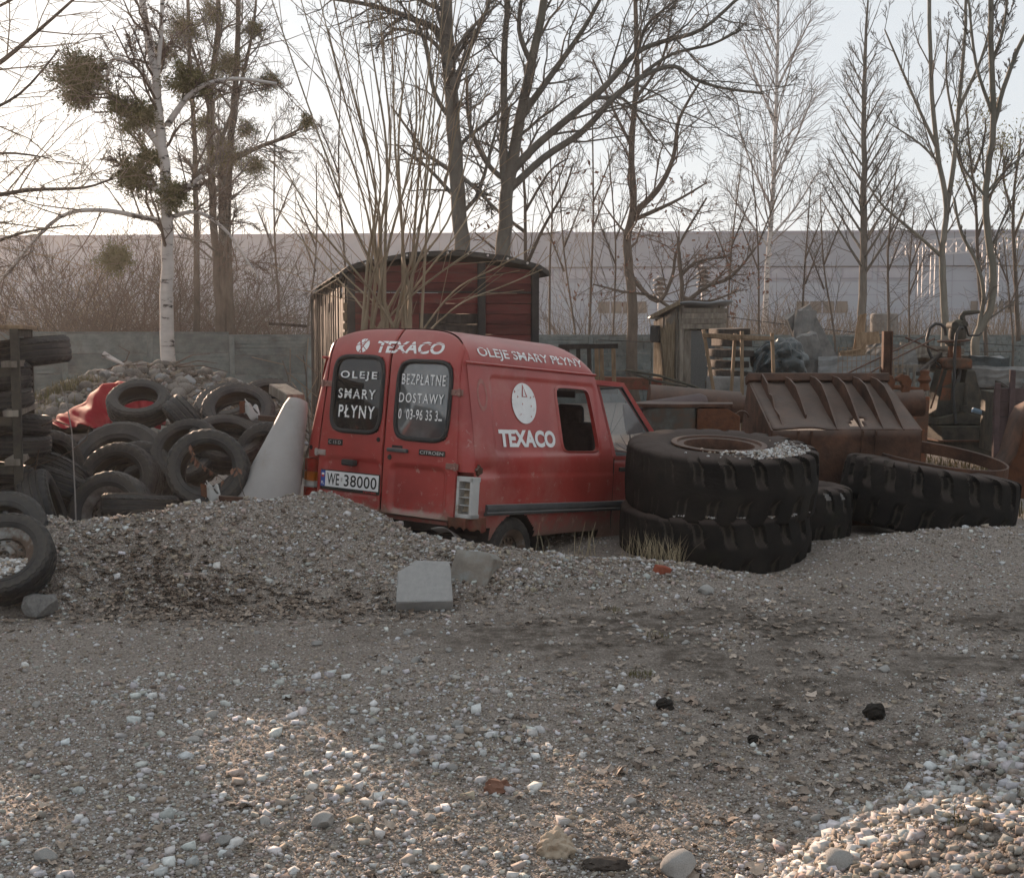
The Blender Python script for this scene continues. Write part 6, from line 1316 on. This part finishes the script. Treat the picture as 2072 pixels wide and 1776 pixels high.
MB().prism([(-.42, -.12), (-.30, -.02), (-.16, .22), (-.08, .55), (-.02, .68), (.10, .74), (.8, .76), (.8, -.25), (-.1, -.25)][::-1], (0, 0, 0), (1, 0, 0), (0, 0, 1), (0, .05, 0)).build('side_plate', M['rust_orange'], bl, None, .008)
mb = MB().grid(lambda u, v: ((-.42, -.30, -.16, -.08, -.02, .10)[int(u)] - .02, -.16 + v * .4, (-.12, -.02, .22, .55, .68, .74)[int(u)] + .01), [0, 1, 2, 3, 4, 5], [0, 1]); o = mb.build('shell', M['rust'], bl, 40); o.modifiers.new('plate', 'SOLIDIFY').thickness = .02
# ladder frame and red beam behind the van
ld = empty('timber_grate', P(1185, 745, 15.5), (0, 0, 0), 'dark timber grate leaning behind the van roof', 'grate')
MB().bar(P(1130, 702, 15.5) - ld.location, P(1250, 700, 15.5) - ld.location, .07, .06).build('rail', M['wood_dark'], ld); MB().bar(P(1130, 790, 15.6) - ld.location, P(1250, 792, 15.6) - ld.location, .07, .06).build('rail', M['wood_dark'], ld)
for px in (1148, 1170, 1192, 1207, 1217, 1241): MB().bar(P(px, 704, 15.5) - ld.location, P(px + 2, 790, 15.6) - ld.location, .05, .04).build('slat', M['wood_warm'] if px > 1195 else M['wood_dark'], ld, None, .004)
rb = MB().box((0, 0, 0), (1.1, .12, .16), Matrix.Rotation(.03, 3, 'Y')).build('red_beam', M['red_rust'], None, None, .01, P(1255, 775, 16.5)); tag(rb, 'faded red steel beam lying behind the van cab', 'beam')
# timber end above the cone
tag(MB().bar(Z2(1670, 465, 11), Z2(1780, 530, 10.6), .16, .09).build('timber_end', M['wood_grey'], None, None, .008), 'grey timber end sticking out above the pale cone', 'timber')
# cables
bars('overhead_cable', 'thin slack cable running from the outhouse towards the grab', 'cable', [[P(1210 + 93 * k, 688 + (4 * k - 0) * (1 if k < 6 else 0) + 24 * (k > 5), 21 + .2 * k) for k in range(0, 10)]], .007, 'hose')
bars('overhead_cable', 'slack cable between the outhouse roof and the right edge', 'cable', [[P(1465 + 70 * k, 640 + 10 * k - .35 * k * k, 20.5) for k in range(0, 10)]], .006, 'hose')
tag(MB().bar(P(545, 655, 22), P(620, 660, 22), .12, .05).build('plank', M['wood_dark'], None), 'dark plank sticking out left of the wagon', 'plank')
# crumpled paper and rusty leaves near the bottom
p = gp(1125, 1730); lump('crumpled_rag', p + Vector((0, 0, .02)), (.055, .05, .06), 'rag', 'crumpled pale paper rag at the bottom edge', 'rag', 9, .35, 5, .16)
p = gp(1005, 1602); lump('rust_brown_clod', p + Vector((0, 0, .012)), (.045, .035, .03), 'leaf_brown', 'curled rust brown leaf lump on the lit gravel', 'leaf', 11, .5, 3, .3)
p = gp(1225, 1755); lump('bark_piece', p + Vector((0, 0, .01)), (.07, .035, .02), 'wood_dark', 'dark piece of bark at the edge of the crushed stone heap', 'bark', 13, .4, 3, .2)
# ================================================================ TREES
random.seed(77)
def rvec(): return (random.gauss(0, 1), random.gauss(0, 1), random.gauss(0, 1))
def nrm(v):
    l = math.sqrt(v[0]*v[0]+v[1]*v[1]+v[2]*v[2]) or 1; return (v[0]/l, v[1]/l, v[2]/l)
def wander(p, d, L, n, wig, up):
    pts = [p]; s = L / n
    for i in range(n):
        g = rvec(); d = nrm((d[0]+g[0]*wig, d[1]+g[1]*wig*.8, d[2]+g[2]*wig+up)); p = (p[0]+d[0]*s, p[1]+d[1]*s, p[2]+d[2]*s); pts.append(p)
    return pts, d
def grow(mb, p, d, L, r, lv, st):
    """st: dict(min, kids, ang, ratio, wig, up)"""
    n = 5 if lv >= 2 else (3 if lv == 1 else 1)
    pts, _ = wander(p, d, L, n, st['wig'], st['up'])
    r1 = max(st['min'], r * .35); mb.twig(pts, max(r, st['min']), r1, 5 if r > .02 else (4 if r > .01 else 3))
    if lv > 0: kids(mb, pts, r, r1, L, lv, st)
    elif st.get('leaf') and random.random() < st['leaf']: st['tips'].append(pts[-1])
def kids(mb, pts, r0, r1, L, lv, st, t0=.15, cnt=None, f0=1.0):
    k = len(pts) - 1; c = cnt if cnt is not None else max(2, int(st['kids'][lv] * (.7 + .6 * random.random())))
    for j in range(c):
        t = t0 + (1 - t0) * (j + random.random()) / c; x = t * k; i = min(int(x), k - 1); f = x - i; a, b = pts[i], pts[i+1]
        q = (a[0]+(b[0]-a[0])*f, a[1]+(b[1]-a[1])*f, a[2]+(b[2]-a[2])*f); dd = nrm((b[0]-a[0], b[1]-a[1], b[2]-a[2]))
        g = rvec(); dt = g[0]*dd[0]+g[1]*dd[1]+g[2]*dd[2]; pv = nrm((g[0]-dd[0]*dt, g[1]-dd[1]*dt, g[2]-dd[2]*dt)); an = st['ang'] * (.7 + .6 * random.random())
        nd = nrm((dd[0]*math.cos(an)+pv[0]*math.sin(an), dd[1]*math.cos(an)+pv[1]*math.sin(an), dd[2]*math.cos(an)+pv[2]*math.sin(an)))
        grow(mb, q, nd, L * st['ratio'] * f0 * (1.15 - .6 * t) * (.7 + .6 * random.random()), (r0 + (r1 - r0) * t) * .55, lv - 1, st)
def smooth_line(ctrl, per=4):
    out = []; n = len(ctrl)
    for i in range(n - 1):
        p0, p1, p2, p3 = ctrl[max(i-1, 0)], ctrl[i], ctrl[i+1], ctrl[min(i+2, n-1)]
        for k in range(per):
            t = k / per; out.append(tuple(.5 * ((2*p1[a]) + (-p0[a]+p2[a])*t + (2*p0[a]-5*p1[a]+4*p2[a]-p3[a])*t*t + (-p0[a]+3*p1[a]-3*p2[a]+p3[a])*t**3) for a in range(3)))
    out.append(tuple(ctrl[-1])); return out
ST = {'oak': dict(min=.0045, kids=[0, 8, 7, 7], ang=.8, ratio=.44, wig=.17, up=.03), 'rise': dict(min=.005, kids=[0, 7, 7, 8], ang=.55, ratio=.42, wig=.09, up=.09), 'fine': dict(min=.005, kids=[0, 10, 9, 9], ang=.6, ratio=.5, wig=.10, up=-.01), 'thick': dict(min=.006, kids=[0, 6, 6, 6], ang=.7, ratio=.5, wig=.18, up=.05)}
def line(pts, Y, yj=.0):
    return [P(p[0], p[1], Y + (p[2] if len(p) > 2 else 0)) for p in pts]
def tree(name, lab, Y, stems, limbs, style, bark, twigm, group='bare trees along the fence', lv=2, stemkids=10, limbkids=7, stemL=.34, top=None, foot=True, leaf=0, cat='tree', par=None):
    """stems/limbs: (picture polyline, start radius px, end radius px); crown twigs grow from the upper stems and the limbs"""
    st = dict(ST[style]); st['tips'] = []; st['leaf'] = leaf
    s0 = line(stems[0][0], Y); base = Vector((s0[0].x, s0[0].y, hz(s0[0].x, s0[0].y) - .05 if foot else s0[0].z))
    t = empty(name, base, (0, 0, 0), lab, cat, group); tr_, cr_ = MB(), MB()
    def off(v): return tuple(Vector(v) - base)
    for i, (pl, ra, rb) in enumerate(stems):
        c = line(pl, Y); 
        if foot and i == 0 and c[0].z > base.z: c = [base.copy()] + c
        c = [off(q) for q in c]; pts = smooth_line(c); k = len(pts); ra_, rb_ = ra * Y / FPX, rb * Y / FPX
        rads = [ra_ + (rb_ - ra_) * (j / (k - 1)) ** .85 for j in range(k)]
        if foot and i == 0: rads[0] *= 1.35; rads[1] *= 1.12
        pts2 = [Vector(q) + Vector(rvec()) * rads[j] * .12 for j, q in enumerate(pts)]
        tr_.tube(pts2, rads, 10 if ra_ > .05 else 6)
        L = sum((Vector(pts[j+1]) - Vector(pts[j])).length for j in range(k-1))
        if stemkids: kids(cr_, pts, ra_ * .5, rb_ * .8, L, lv, st, .38 if i == 0 else .2, stemkids, stemL / ST[style]['ratio'])
    for (pl, ra, rb) in limbs:
        c = [off(q) for q in line(pl, Y)]; pts = smooth_line(c); k = len(pts); ra_, rb_ = ra * Y / FPX, rb * Y / FPX
        rads = [ra_ + (rb_ - ra_) * j / (k - 1) for j in range(k)]; tr_.tube(pts, rads, 7)
        L = sum((Vector(pts[j+1]) - Vector(pts[j])).length for j in range(k-1)); kids(cr_, pts, ra_ * .6, rb_, L, lv, st, .2, limbkids)
    tr_.build('trunk', M[bark], t, 180); cr_.build('crown', M[twigm], t)
    t['_tips'] = 0; del t['_tips']
    return t, st['tips'], base
def foliage(parent, name, pts, size, m, n=1, jit=.08):
    mb = MB()
    for p in pts:
        for _ in range(n):
            c = Vector(p) + Vector(rvec()) * jit; a, b = Vector(rvec()).normalized() * size * random.uniform(.6, 1.3), Vector(rvec()).normalized() * size * random.uniform(.4, .8)
            mb.add([c - a, c - b * .7, c + a, c + b], [(0, 1, 2), (0, 2, 3)])
    return mb.build(name, M[m], parent)
# birch with the mistletoe
t, _, bs = tree('birch_tree', 'white birch carrying mistletoe on the cobble pile at the left', 20, [([(338, 748), (336, 600), (338, 480), (333, 330), (318, 200), (302, 80), (282, -30)], 17, 6), ([(316, 185), (324, 90), (330, -30)], 6, 4)],
    [([(338, 255), (360, 222), (385, 192), (420, 170), (480, 160), (560, 170)], 7, 3), ([(327, 300), (300, 265), (272, 235), (232, 195), (165, 150)], 8, 4), ([(336, 400), (300, 372), (250, 335), (236, 330)], 7, 4), ([(338, 450), (290, 440), (200, 425), (120, 440), (40, 520), (-40, 620)], 6, 2.5), ([(343, 400), (380, 380), (410, 355)], 7, 4), ([(318, 195), (280, 140), (230, 120), (215, 160)], 4, 2.5), ([(345, 440), (400, 430), (460, 470), (520, 560)], 5, 2)],
    'oak', 'bark_birch', 'twig', limbkids=10, stemkids=18, stemL=.24, lv=3)
# mistletoe balls
def mistletoe(px, py, rpx, Y, lab, dens=1.0, m='mistletoe', sq=(1, 1, .85)):
    c = P(px, py, Y); r = rpx * Y / FPX; mb = MB(); n = int(250 * dens)
    for i in range(n):
        d = nrm(rvec()); L = r * 1.12 * random.uniform(.45, 1.15) * (1 + .3 * math.sin(d[0] * 5 + d[2] * 4)); p, q = (0, 0, 0), (d[0] * L * sq[0], d[1] * L, d[2] * L * sq[2]); m_ = (q[0] * .5 + random.gauss(0, .05) * r, q[1] * .5, q[2] * .5 + random.gauss(0, .08) * r)
        mb.twig([p, m_, q], .005, .004, 3)
        for k in range(12):
            t_ = random.uniform(.4, 1.08); e = Vector((q[0] * t_, q[1] * t_, q[2] * t_)) + Vector(rvec()) * r * .09; a, b = Vector(rvec()).normalized() * .034 * random.uniform(.6, 1.4), Vector(rvec()).normalized() * .012
            mb.add([e - a, e - b, e + a, e + b], [(0, 1, 2), (0, 2, 3)])
    o = mb.build('mistletoe', M[m], None, None, 0, c); return tag(o, lab, 'mistletoe', 'mistletoe clumps in the birch and its neighbours')
for (px, py, r, Y, d, lab) in ((165, 148, 60, 20, 1.6, 'largest round mistletoe ball at the far left on the birch limb'), (165, 195, 34, 20.2, .6, 'smaller mistletoe clump hanging below the largest ball'), (285, 235, 46, 20, 1.0, 'ragged mistletoe clump on the birch limb just left of the trunk'), (240, 215, 26, 19.8, .4, 'thin mistletoe wisp between the far left ball and the trunk'), (385, 165, 44, 20.1, 1.0, 'mistletoe clump right of the birch trunk below the top ones'), (372, 60, 46, 34, 1.1, 'high mistletoe clump right behind the birch top'), (430, 30, 40, 34, .8, 'topmost mistletoe clump in the many-stemmed tree'), (462, 130, 46, 34, 1.1, 'mistletoe clump between the grey stems at the height of the large ball'), (516, 60, 28, 34, .6, 'small high mistletoe clump right of the grey stems'), (455, 312, 58, 34, 1.3, 'wide mistletoe clump low in the many-stemmed tree'), (622, 246, 17, 30, .4, 'tiny mistletoe tuft far right among the whips'), (275, 358, 44, 20, .9, 'mistletoe clump on the lower left birch limb'), (352, 395, 40, 20, .9, 'mistletoe clump hugging the middle of the birch trunk'), (500, 260, 26, 34, .5, 'mistletoe spray above the wide low clump'), (330, 105, 34, 34, .7, 'mistletoe clump seen just right of the upper birch stem'), (548, 165, 30, 34, .6, 'mistletoe clump right of the grey stems above the tiny tuft'), (515, 335, 34, 34, .7, 'mistletoe spray right of the wide low clump'), (415, 250, 34, 34, .7, 'mistletoe clump between birch fork and grey stems'), (300, 318, 26, 20, .5, 'mistletoe wisp against the birch trunk above the lower limb'), (236, 522, 38, 30, 1.3, 'olive green mistletoe ball low in the thicket')):
    mistletoe(px, py, r, Y, lab, d)
# many-stemmed tree behind
tree('multi_stem_tree', 'many-stemmed grey tree with mistletoe right behind the birch', 34, [([(446, 685), (440, 560), (430, 400), (425, 200), (442, 60), (440, -30)], 11, 4), ([(470, 685), (462, 560), (461, 400), (474, 200), (482, 60), (480, -30)], 10, 4), ([(452, 685), (452, 560), (448, 380), (455, 330), (520, 300), (600, 270)], 9, 3), ([(398, 685), (397, 480), (394, 300), (384, 120), (380, -30)], 7, 3)],
     [([(428, 380), (395, 345), (370, 320)], 5, 2), ([(440, 300), (480, 200), (510, 70), (520, -20)], 5, 2), ([(462, 330), (520, 300), (560, 285), (630, 250)], 5, 2), ([(425, 230), (400, 130), (370, 40)], 4, 2)], 'oak', 'bark_brown', 'twig_grey', stemkids=20, stemL=.24, limbkids=10, lv=3)
# willow stool behind the van
WB_ = (795, 690); wl = []; 
for (mx, my, tx, ty, r) in ((700, 420, 540, -30, 4.5), (735, 400, 600, -30, 4.5), (745, 380, 640, -30, 4), (760, 380, 668, -30, 5), (770, 350, 700, -30, 4), (782, 300, 735, -30, 5), (790, 300, 765, -30, 5), (800, 300, 790, -30, 4.5), (806, 300, 832, -30, 5), (838, 300, 845, -30, 4.5), (850, 320, 882, -30, 5), (868, 330, 900, -30, 4), (870, 380, 925, -20, 4.5), (890, 420, 960, 60, 4), (905, 450, 985, 180, 4), (920, 480, 1010, 330, 3.5), (660, 480, 570, 330, 4), (640, 520, 560, 420, 3), (700, 560, 600, 430, 3), (880, 560, 1000, 470, 3.5), (930, 580, 1080, 500, 3), (940, 610, 1098, 545, 2.6), (815, 480, 860, 180, 4), (772, 470, 720, 180, 4), (850, 460, 880, 120, 4.5)):
    sx = WB_[0] + random.uniform(-62, 62) + (mx - 795) * .16; dy = random.uniform(-.9, .9); wl.append(([(sx, 690, 0), (sx + (mx - sx) * .42, 690 + (my - 690) * .5, dy * .3), (mx, my, dy * .6), ((mx + tx) / 2 + (tx - mx) * .02, (my + ty) / 2, dy * .9), (tx, ty, dy)], r * .74, 1.0))
tree('willow_stool', 'coppiced willow fanning long straight whips up behind the van roof', 14.3, [([(784, 690), (776, 600), (770, 520), (768, 440)], 7, 3.5), ([(828, 690), (830, 610), (815, 520)], 6, 3.5)] , wl, 'rise', 'bark_willow', 'twig_tan', 'willow by the wagon', 1, 3, 6, .2)
# big pair behind the wagon
tree('bare_tree', 'thick grey trunk of the left tree of the pair behind the wagon', 25, [([(936, 560), (930, 430), (918, 260), (908, 120), (902, -40)], 18, 12)], [([(906, 110), (880, 60), (840, 42), (790, 22), (720, 5), (640, -6)], 8, 3), ([(912, 180), (950, 100), (985, 20), (1000, -30)], 6, 3), ([(918, 250), (880, 190), (860, 90), (830, 30), (780, 60)], 5, 2), ([(925, 350), (960, 380), (1000, 420)], 5, 3), ([(908, 130), (870, 80), (800, 60), (760, 100)], 5, 2)], 'oak', 'bark_grey', 'twig_grey', lv=3, stemkids=14, limbkids=12, stemL=.24)
tree('bare_tree', 'thick forked tree of the pair behind the wagon, long limb reaching right', 25.6, [([(1018, 575), (1020, 450), (1034, 340), (1052, 240), (1075, 130), (1110, -40)], 19, 7), ([(1022, 400), (1020, 260), (1020, 120), (1030, -40)], 10, 5)],
     [([(1034, 350), (1080, 300), (1150, 240), (1220, 180), (1285, 110), (1340, 85), (1420, 60), (1500, -10)], 9, 3), ([(1030, 385), (1100, 320), (1180, 265), (1250, 190), (1310, 150), (1365, 135), (1405, 160), (1460, 178), (1545, 190)], 8, 2.2), ([(1052, 240), (1110, 160), (1180, 60), (1230, -30)], 8, 3), ([(1300, 150), (1360, 110), (1440, 90), (1500, 60)], 4, 2), ([(1075, 130), (1050, 60), (1060, -30)], 6, 3), ([(1290, 110), (1310, 50), (1370, 0)], 4, 2), ([(1030, 370), (985, 330), (950, 250), (945, 160)], 6, 3), ([(1200, 200), (1260, 200), (1300, 250), (1330, 290)], 4, 1.5)], 'oak', 'bark_grey', 'twig_grey', lv=3, stemkids=10, limbkids=12, stemL=.22)
# further trees to the right
t, tips, bs = tree('bare_tree', 'leaning grey tree with rusty leaves left of the outhouse', 36, [([(1279, 690), (1276, 570), (1267, 490), (1281, 420), (1279, 300), (1289, 140), (1285, -30)], 13, 4)], [([(1281, 432), (1330, 385), (1362, 320), (1375, 240), (1420, 160)], 7, 2), ([(1283, 445), (1340, 420), (1380, 400), (1430, 370)], 5, 1.5), ([(1276, 560), (1330, 610), (1360, 560), (1372, 500), (1430, 400)], 5, 2), ([(1280, 300), (1240, 220), (1200, 120)], 4, 1.5), ([(1286, 200), (1340, 120), (1360, 20)], 4, 1.5)], 'oak', 'bark_brown', 'twig', stemkids=16, limbkids=10, stemL=.2, leaf=.05, lv=3)
foliage(t, 'dead_leaves', [q for q in tips if q[2] < 6.5], .07, 'leaf_brown', 2, .15)
t, tips, bs = tree('oak_sapling', 'young oak keeping rusty leaves above the outhouse roof', 33, [([(1376, 690), (1380, 610), (1376, 540), (1372, 480)], 7, 3)], [([(1378, 620), (1430, 580), (1480, 560), (1530, 500)], 5, 2), ([(1378, 640), (1320, 600), (1260, 590), (1200, 575)], 4, 1.5), ([(1376, 560), (1410, 530), (1470, 520)], 4, 1.5), ([(1376, 600), (1430, 610), (1490, 590)], 4, 1.5)], 'oak', 'bark_brown', 'twig', stemkids=8, limbkids=10, stemL=.4, leaf=.25)
foliage(t, 'dead_leaves', tips, .075, 'leaf_brown', 3, .2)
t, tips, bs = tree('oak_sapling', 'rusty leaved young oak between the big pair and the wagon end', 30, [([(1068, 640), (1064, 560), (1062, 400), (1055, 300)], 6, 2)], [([(1064, 540), (1100, 460), (1140, 390), (1160, 330)], 4, 1.5), ([(1063, 470), (1000, 420), (960, 370)], 4, 1.5), ([(1064, 560), (1020, 520), (960, 470)], 4, 1.5), ([(1062, 430), (1110, 350), (1150, 320)], 3, 1.5)], 'oak', 'bark_brown', 'twig', stemkids=9, limbkids=8, stemL=.3, leaf=.22)
foliage(t, 'dead_leaves', tips, .07, 'leaf_brown', 2, .18)
tree('birch_tree', 'slender birch with a haze of fine twigs at centre right', 48, [([(1546, 690), (1553, 540), (1565, 380), (1571, 200), (1574, 60), (1576, -60)], 7, 2)], [([(1560, 420), (1520, 330), (1480, 220)], 3, 1), ([(1566, 360), (1610, 280), (1650, 180)], 3, 1), ([(1570, 250), (1530, 160), (1500, 80)], 3, 1), ([(1572, 180), (1610, 100), (1640, 40)], 3, 1), ([(1556, 500), (1510, 440), (1470, 380)], 3, 1), ([(1558, 480), (1610, 420), (1660, 340)], 3, 1), ([(1573, 100), (1550, 40), (1520, -20)], 2, 1)], 'fine', 'bark_birch', 'twig_pale', lv=2, stemkids=44, limbkids=14, stemL=.24)
AS = []
for i in range(26):
    y0 = 560 - i * 17; s_ = -1 if i % 2 else 1; L_ = 120 * (1 - i / 34); AS.append(([(1746 + (2 if i > 10 else 0), y0), (1746 + s_ * L_ * .35, y0 - L_ * .55, random.uniform(-1, 1)), (1746 + s_ * L_ * .75, y0 - L_ * 1.25, random.uniform(-2, 2))], 3.2 * (1 - i / 40), 1))
tree('bare_tree', 'upright tree with a narrow cone of ascending branches at right', 42, [([(1744, 700), (1745, 560), (1749, 380), (1748, 220), (1752, 80), (1757, -10)], 12, 1.5)], AS, 'rise', 'bark_grey', 'twig_grey', lv=2, stemkids=20, limbkids=8, stemL=.14)
tree('bare_tree', 'smooth forked tree behind the fence left of the grab', 36, [([(1912, 690), (1908, 560), (1906, 500), (1916, 420), (1896, 300), (1884, 150), (1880, -30)], 8.5, 3.5), ([(1916, 425), (1930, 330), (1940, 220), (1952, 80), (1955, -30)], 5.5, 2.5)], [([(1906, 520), (1850, 470), (1790, 420), (1760, 380)], 4, 1.5), ([(1896, 300), (1850, 200), (1790, 60)], 4, 1.5), ([(1940, 220), (1985, 120), (2010, 30)], 4, 1.5), ([(1900, 330), (1860, 290), (1800, 250)], 3, 1.2), ([(1935, 270), (1915, 160), (1920, 60)], 3, 1.2)], 'rise', 'bark_smooth', 'twig_grey', lv=3, stemkids=9, limbkids=8, stemL=.2)
tree('bare_tree', 'smooth olive tree with a bowed trunk right of the grab', 20, [([(1986, 860), (1982, 800), (1974, 720), (1976, 680), (2001, 630), (2010, 560), (1998, 460), (1995, 380), (2009, 260), (2006, 120), (2004, -40)], 10.5, 5), ([(2009, 262), (2030, 180), (2060, 100), (2100, 30)], 5, 3.5), ([(1974, 695), (1985, 640), (1990, 590), (1975, 530), (1945, 470), (1930, 400)], 5, 2.5)], [([(2006, 130), (2030, 60), (2040, -20)], 4, 2), ([(2008, 230), (1975, 130), (1960, 0)], 4, 2), ([(1996, 400), (1950, 340), (1930, 280)], 3, 1.5), ([(1997, 390), (2040, 340), (2090, 300)], 3, 1.5)], 'rise', 'bark_smooth', 'twig_grey', lv=3, stemkids=7, limbkids=6, stemL=.16)
t, tips, bs = tree('budding_tree', 'tree with pale yellow green spring leaves at the right edge', 40, [([(1995, 690), (1980, 560), (1975, 420), (1962, 300), (1955, 215)], 5, 1.5), ([(2060, 690), (2055, 560), (2050, 420), (2066, 280)], 5, 2)], [([(1978, 480), (2010, 380), (2030, 300)], 3, 1.2), ([(1976, 420), (1945, 340), (1930, 290)], 3, 1.2), ([(2052, 480), (2090, 380), (2110, 300)], 3, 1.2), ([(1970, 350), (1990, 290), (1995, 240)], 3, 1.2), ([(2052, 440), (2030, 360), (2040, 300)], 3, 1.2)], 'rise', 'bark_brown', 'twig_tan', lv=2, stemkids=10, limbkids=8, stemL=.25, leaf=.75)
foliage(t, 'spring_leaves', tips, .055, 'leaf_spring', 5, .16)
SAP = ((1112, 560, 1108, 250, 3, 'thin straight sapling just right of the wagon end'), (1192, 690, 1196, 150, 4, 'pale forked sapling between the wagon and the leaning tree'), (1165, 690, 1130, 330, 3, 'slanting sapling right of the wagon'), (1240, 690, 1230, 300, 3, 'thin sapling left of the leaning tree'), (1470, 690, 1500, 330, 3, 'thin sapling right behind the outhouse'), (1535, 690, 1520, 320, 3.5, 'sapling with steep branches left of the slender birch'), (1620, 690, 1640, 380, 3.5, 'bushy sapling right of the slender birch'), (1690, 690, 1660, 400, 3, 'thin sapling before the narrow cone tree'), (1800, 690, 1815, 330, 4.5, 'brown sapling right of the narrow cone tree'), (1840, 690, 1850, 420, 3, 'thin sapling beside the smooth forked tree'), (700, 560, 690, 160, 3.5, 'tall sapling left of the wagon roof'), (570, 690, 556, 250, 4, 'tall thin tree left of the wagon'), (620, 690, 640, 330, 3, 'thin sapling close to the wagon side'), (2050, 690, 2030, 480, 3, 'thin sapling at the right edge'))
for (xb, yb, xt, yt, r, lab) in SAP:
    mxx = (xb + xt) / 2 + random.uniform(-12, 12)
    tree('sapling', lab, random.uniform(36, 44), [([(xb, yb), (mxx, (yb + yt) / 2), (xt, yt)], r, 1)], [([(mxx, (yb + yt) / 2 + 40), (mxx + random.choice((-1, 1)) * 35, (yb + yt) / 2 - 50)], 2, 1), ([(mxx, (yb + yt) / 2 - 10), (mxx + random.choice((-1, 1)) * 40, (yb + yt) / 2 - 110)], 2, 1)], random.choice(('rise', 'oak')), 'bark_brown', random.choice(('twig', 'twig_grey', 'twig_tan')), 'saplings behind the fence', 2, 16, 8, .3)
# thicket at the left: arching shrubs
def shrub(lab, xb, yb, Y, n, spread_, hgt, m='twig', group='bare shrubs behind the fence', lv=1, kidsn=6, seed=0):
    random.seed(seed); b = P(xb, yb, Y); b.z = hz(b.x, b.y) - .05; t = empty('bare_shrub', b, (0, 0, 0), lab, 'shrub', group); sm_, tw_ = MB(), MB(); st = dict(ST['thick'])
    for i in range(n):
        a = random.uniform(0, 6.28); d = nrm((math.cos(a) * spread_, math.sin(a) * spread_ * .6, 1)); L = hgt * random.uniform(.55, 1.15); pts, _ = wander((random.gauss(0, .25), random.gauss(0, .2), 0), d, L, 7, .11, -.02)
        sm_.twig(pts, random.uniform(.014, .032), .006, 5); kids(tw_, pts, .012, .005, L, lv, st, .15, kidsn)
    sm_.build('stems', M['bark_brown'], t); tw_.build('twigs', M[m], t); return t
for i, (x, Y, n, s_, hh, m, lab) in enumerate(((40, 36, 30, 1.0, 4.6, 'twig_tan', 'tan thicket shrub at the far left behind the fence'), (150, 35, 30, .9, 5.0, 'twig', 'brown thicket shrub second from the left behind the fence'), (255, 36, 34, .8, 5.2, 'twig', 'dense brown shrub left behind the birch trunk'), (390, 36, 30, .8, 4.6, 'twig', 'dense shrub right behind the birch trunk'), (500, 37, 26, .9, 4.4, 'twig_grey', 'grey shrub right of the many-stemmed tree'), (590, 37, 22, .9, 4.2, 'twig_grey', 'thin grey shrub left of the wagon'), (1180, 46, 20, .6, 4.0, 'twig', 'shrub right behind the wagon end'), (1590, 46, 24, .6, 3.6, 'twig_tan', 'tan multi-stemmed shrub right of the slender birch'), (1640, 47, 20, .6, 3.4, 'twig', 'low brown shrub behind the concrete slabs'), (1850, 47, 20, .7, 3.0, 'twig_tan', 'low tan shrub behind the grab'), (2040, 46, 26, .8, 3.2, 'twig_tan', 'tan shrub at the right edge behind the fence'))):
    shrub(lab, x, 690, Y, n, s_, hh, m, seed=300 + i, lv=2 if i < 6 else 1, kidsn=9 if i < 6 else 12)
# branches reaching in from a tree standing left of the picture
tree('leaning_tree', 'pale tan branches reaching in from a tree beyond the left edge', 17, [([(-420, 760), (-400, 500), (-330, 300), (-300, 60)], 22, 9)], [([(-330, 330), (-200, 380), (-60, 400), (60, 385), (170, 380), (230, 360)], 8, 1.5), ([(-340, 350), (-200, 480), (-60, 500), (50, 470), (150, 455)], 7, 1.2), ([(-310, 200), (-150, 200), (-20, 140), (80, 60), (170, -20)], 8, 2), ([(-310, 140), (-160, 60), (-40, 30), (60, -20)], 6, 2), ([(-330, 300), (-180, 290), (-60, 240), (40, 190), (120, 100)], 6, 1.5), ([(-340, 320), (-160, 330), (0, 310), (100, 320)], 6, 1.2)], 'oak', 'bark_brown', 'twig_tan', lv=2, stemkids=3, limbkids=12, stemL=.15)
# mass of low brown twigs behind the fence
random.seed(9); mb = MB()
for i in range(5200):
    px = random.choice((random.uniform(1090, 2120), random.uniform(1400, 2120), random.uniform(-40, 640), random.uniform(1400, 2120))); Y = random.uniform(43, 62); b = P(px, 700, Y); b.z = -.4
    hh = random.uniform(.9, 3.4) * (1 if px > 1500 else 1.1); pts, _ = wander(tuple(b), nrm((random.gauss(0, .25), random.gauss(0, .2), 1)), hh, 3, .14, 0); mb.twig(pts, .014, .006, 3)
tag(mb.build('brush', M['twig_tan']), 'low brown brush growing behind the fence', kind='stuff')
# little bare shrubs among the scrap
shrub('small bare shrub behind the van cab before the outhouse', 1275, 800, 15.5, 16, .45, 1.0, 'twig_pale', 'bare shrubs among the scrap', 1, 3, 401)
shrub('small bare shrub left of the wagon corner', 640, 760, 15.2, 14, .5, 1.6, 'twig_tan', 'bare shrubs among the scrap', 1, 3, 402)
# ================================================================ AIR
hb = MB().box((0, 68, 4.6), (196, 160, 14.0)); hazeo = hb.build('haze', []); tag(hazeo, 'thin bright haze in the low sun', kind='stuff')
hm = bpy.data.materials.new('haze'); hm.use_nodes = True; t = hm.node_tree; t.nodes.remove(t.nodes['Principled BSDF']); v = t.nodes.new('ShaderNodeVolumePrincipled')
v.inputs['Color'].default_value = (.96, .96, .98, 1); v.inputs['Density'].default_value = .0006; v.inputs['Anisotropy'].default_value = .55; t.links.new(v.outputs[0], t.nodes['Material Output'].inputs['Volume']); hazeo.data.materials.append(hm)
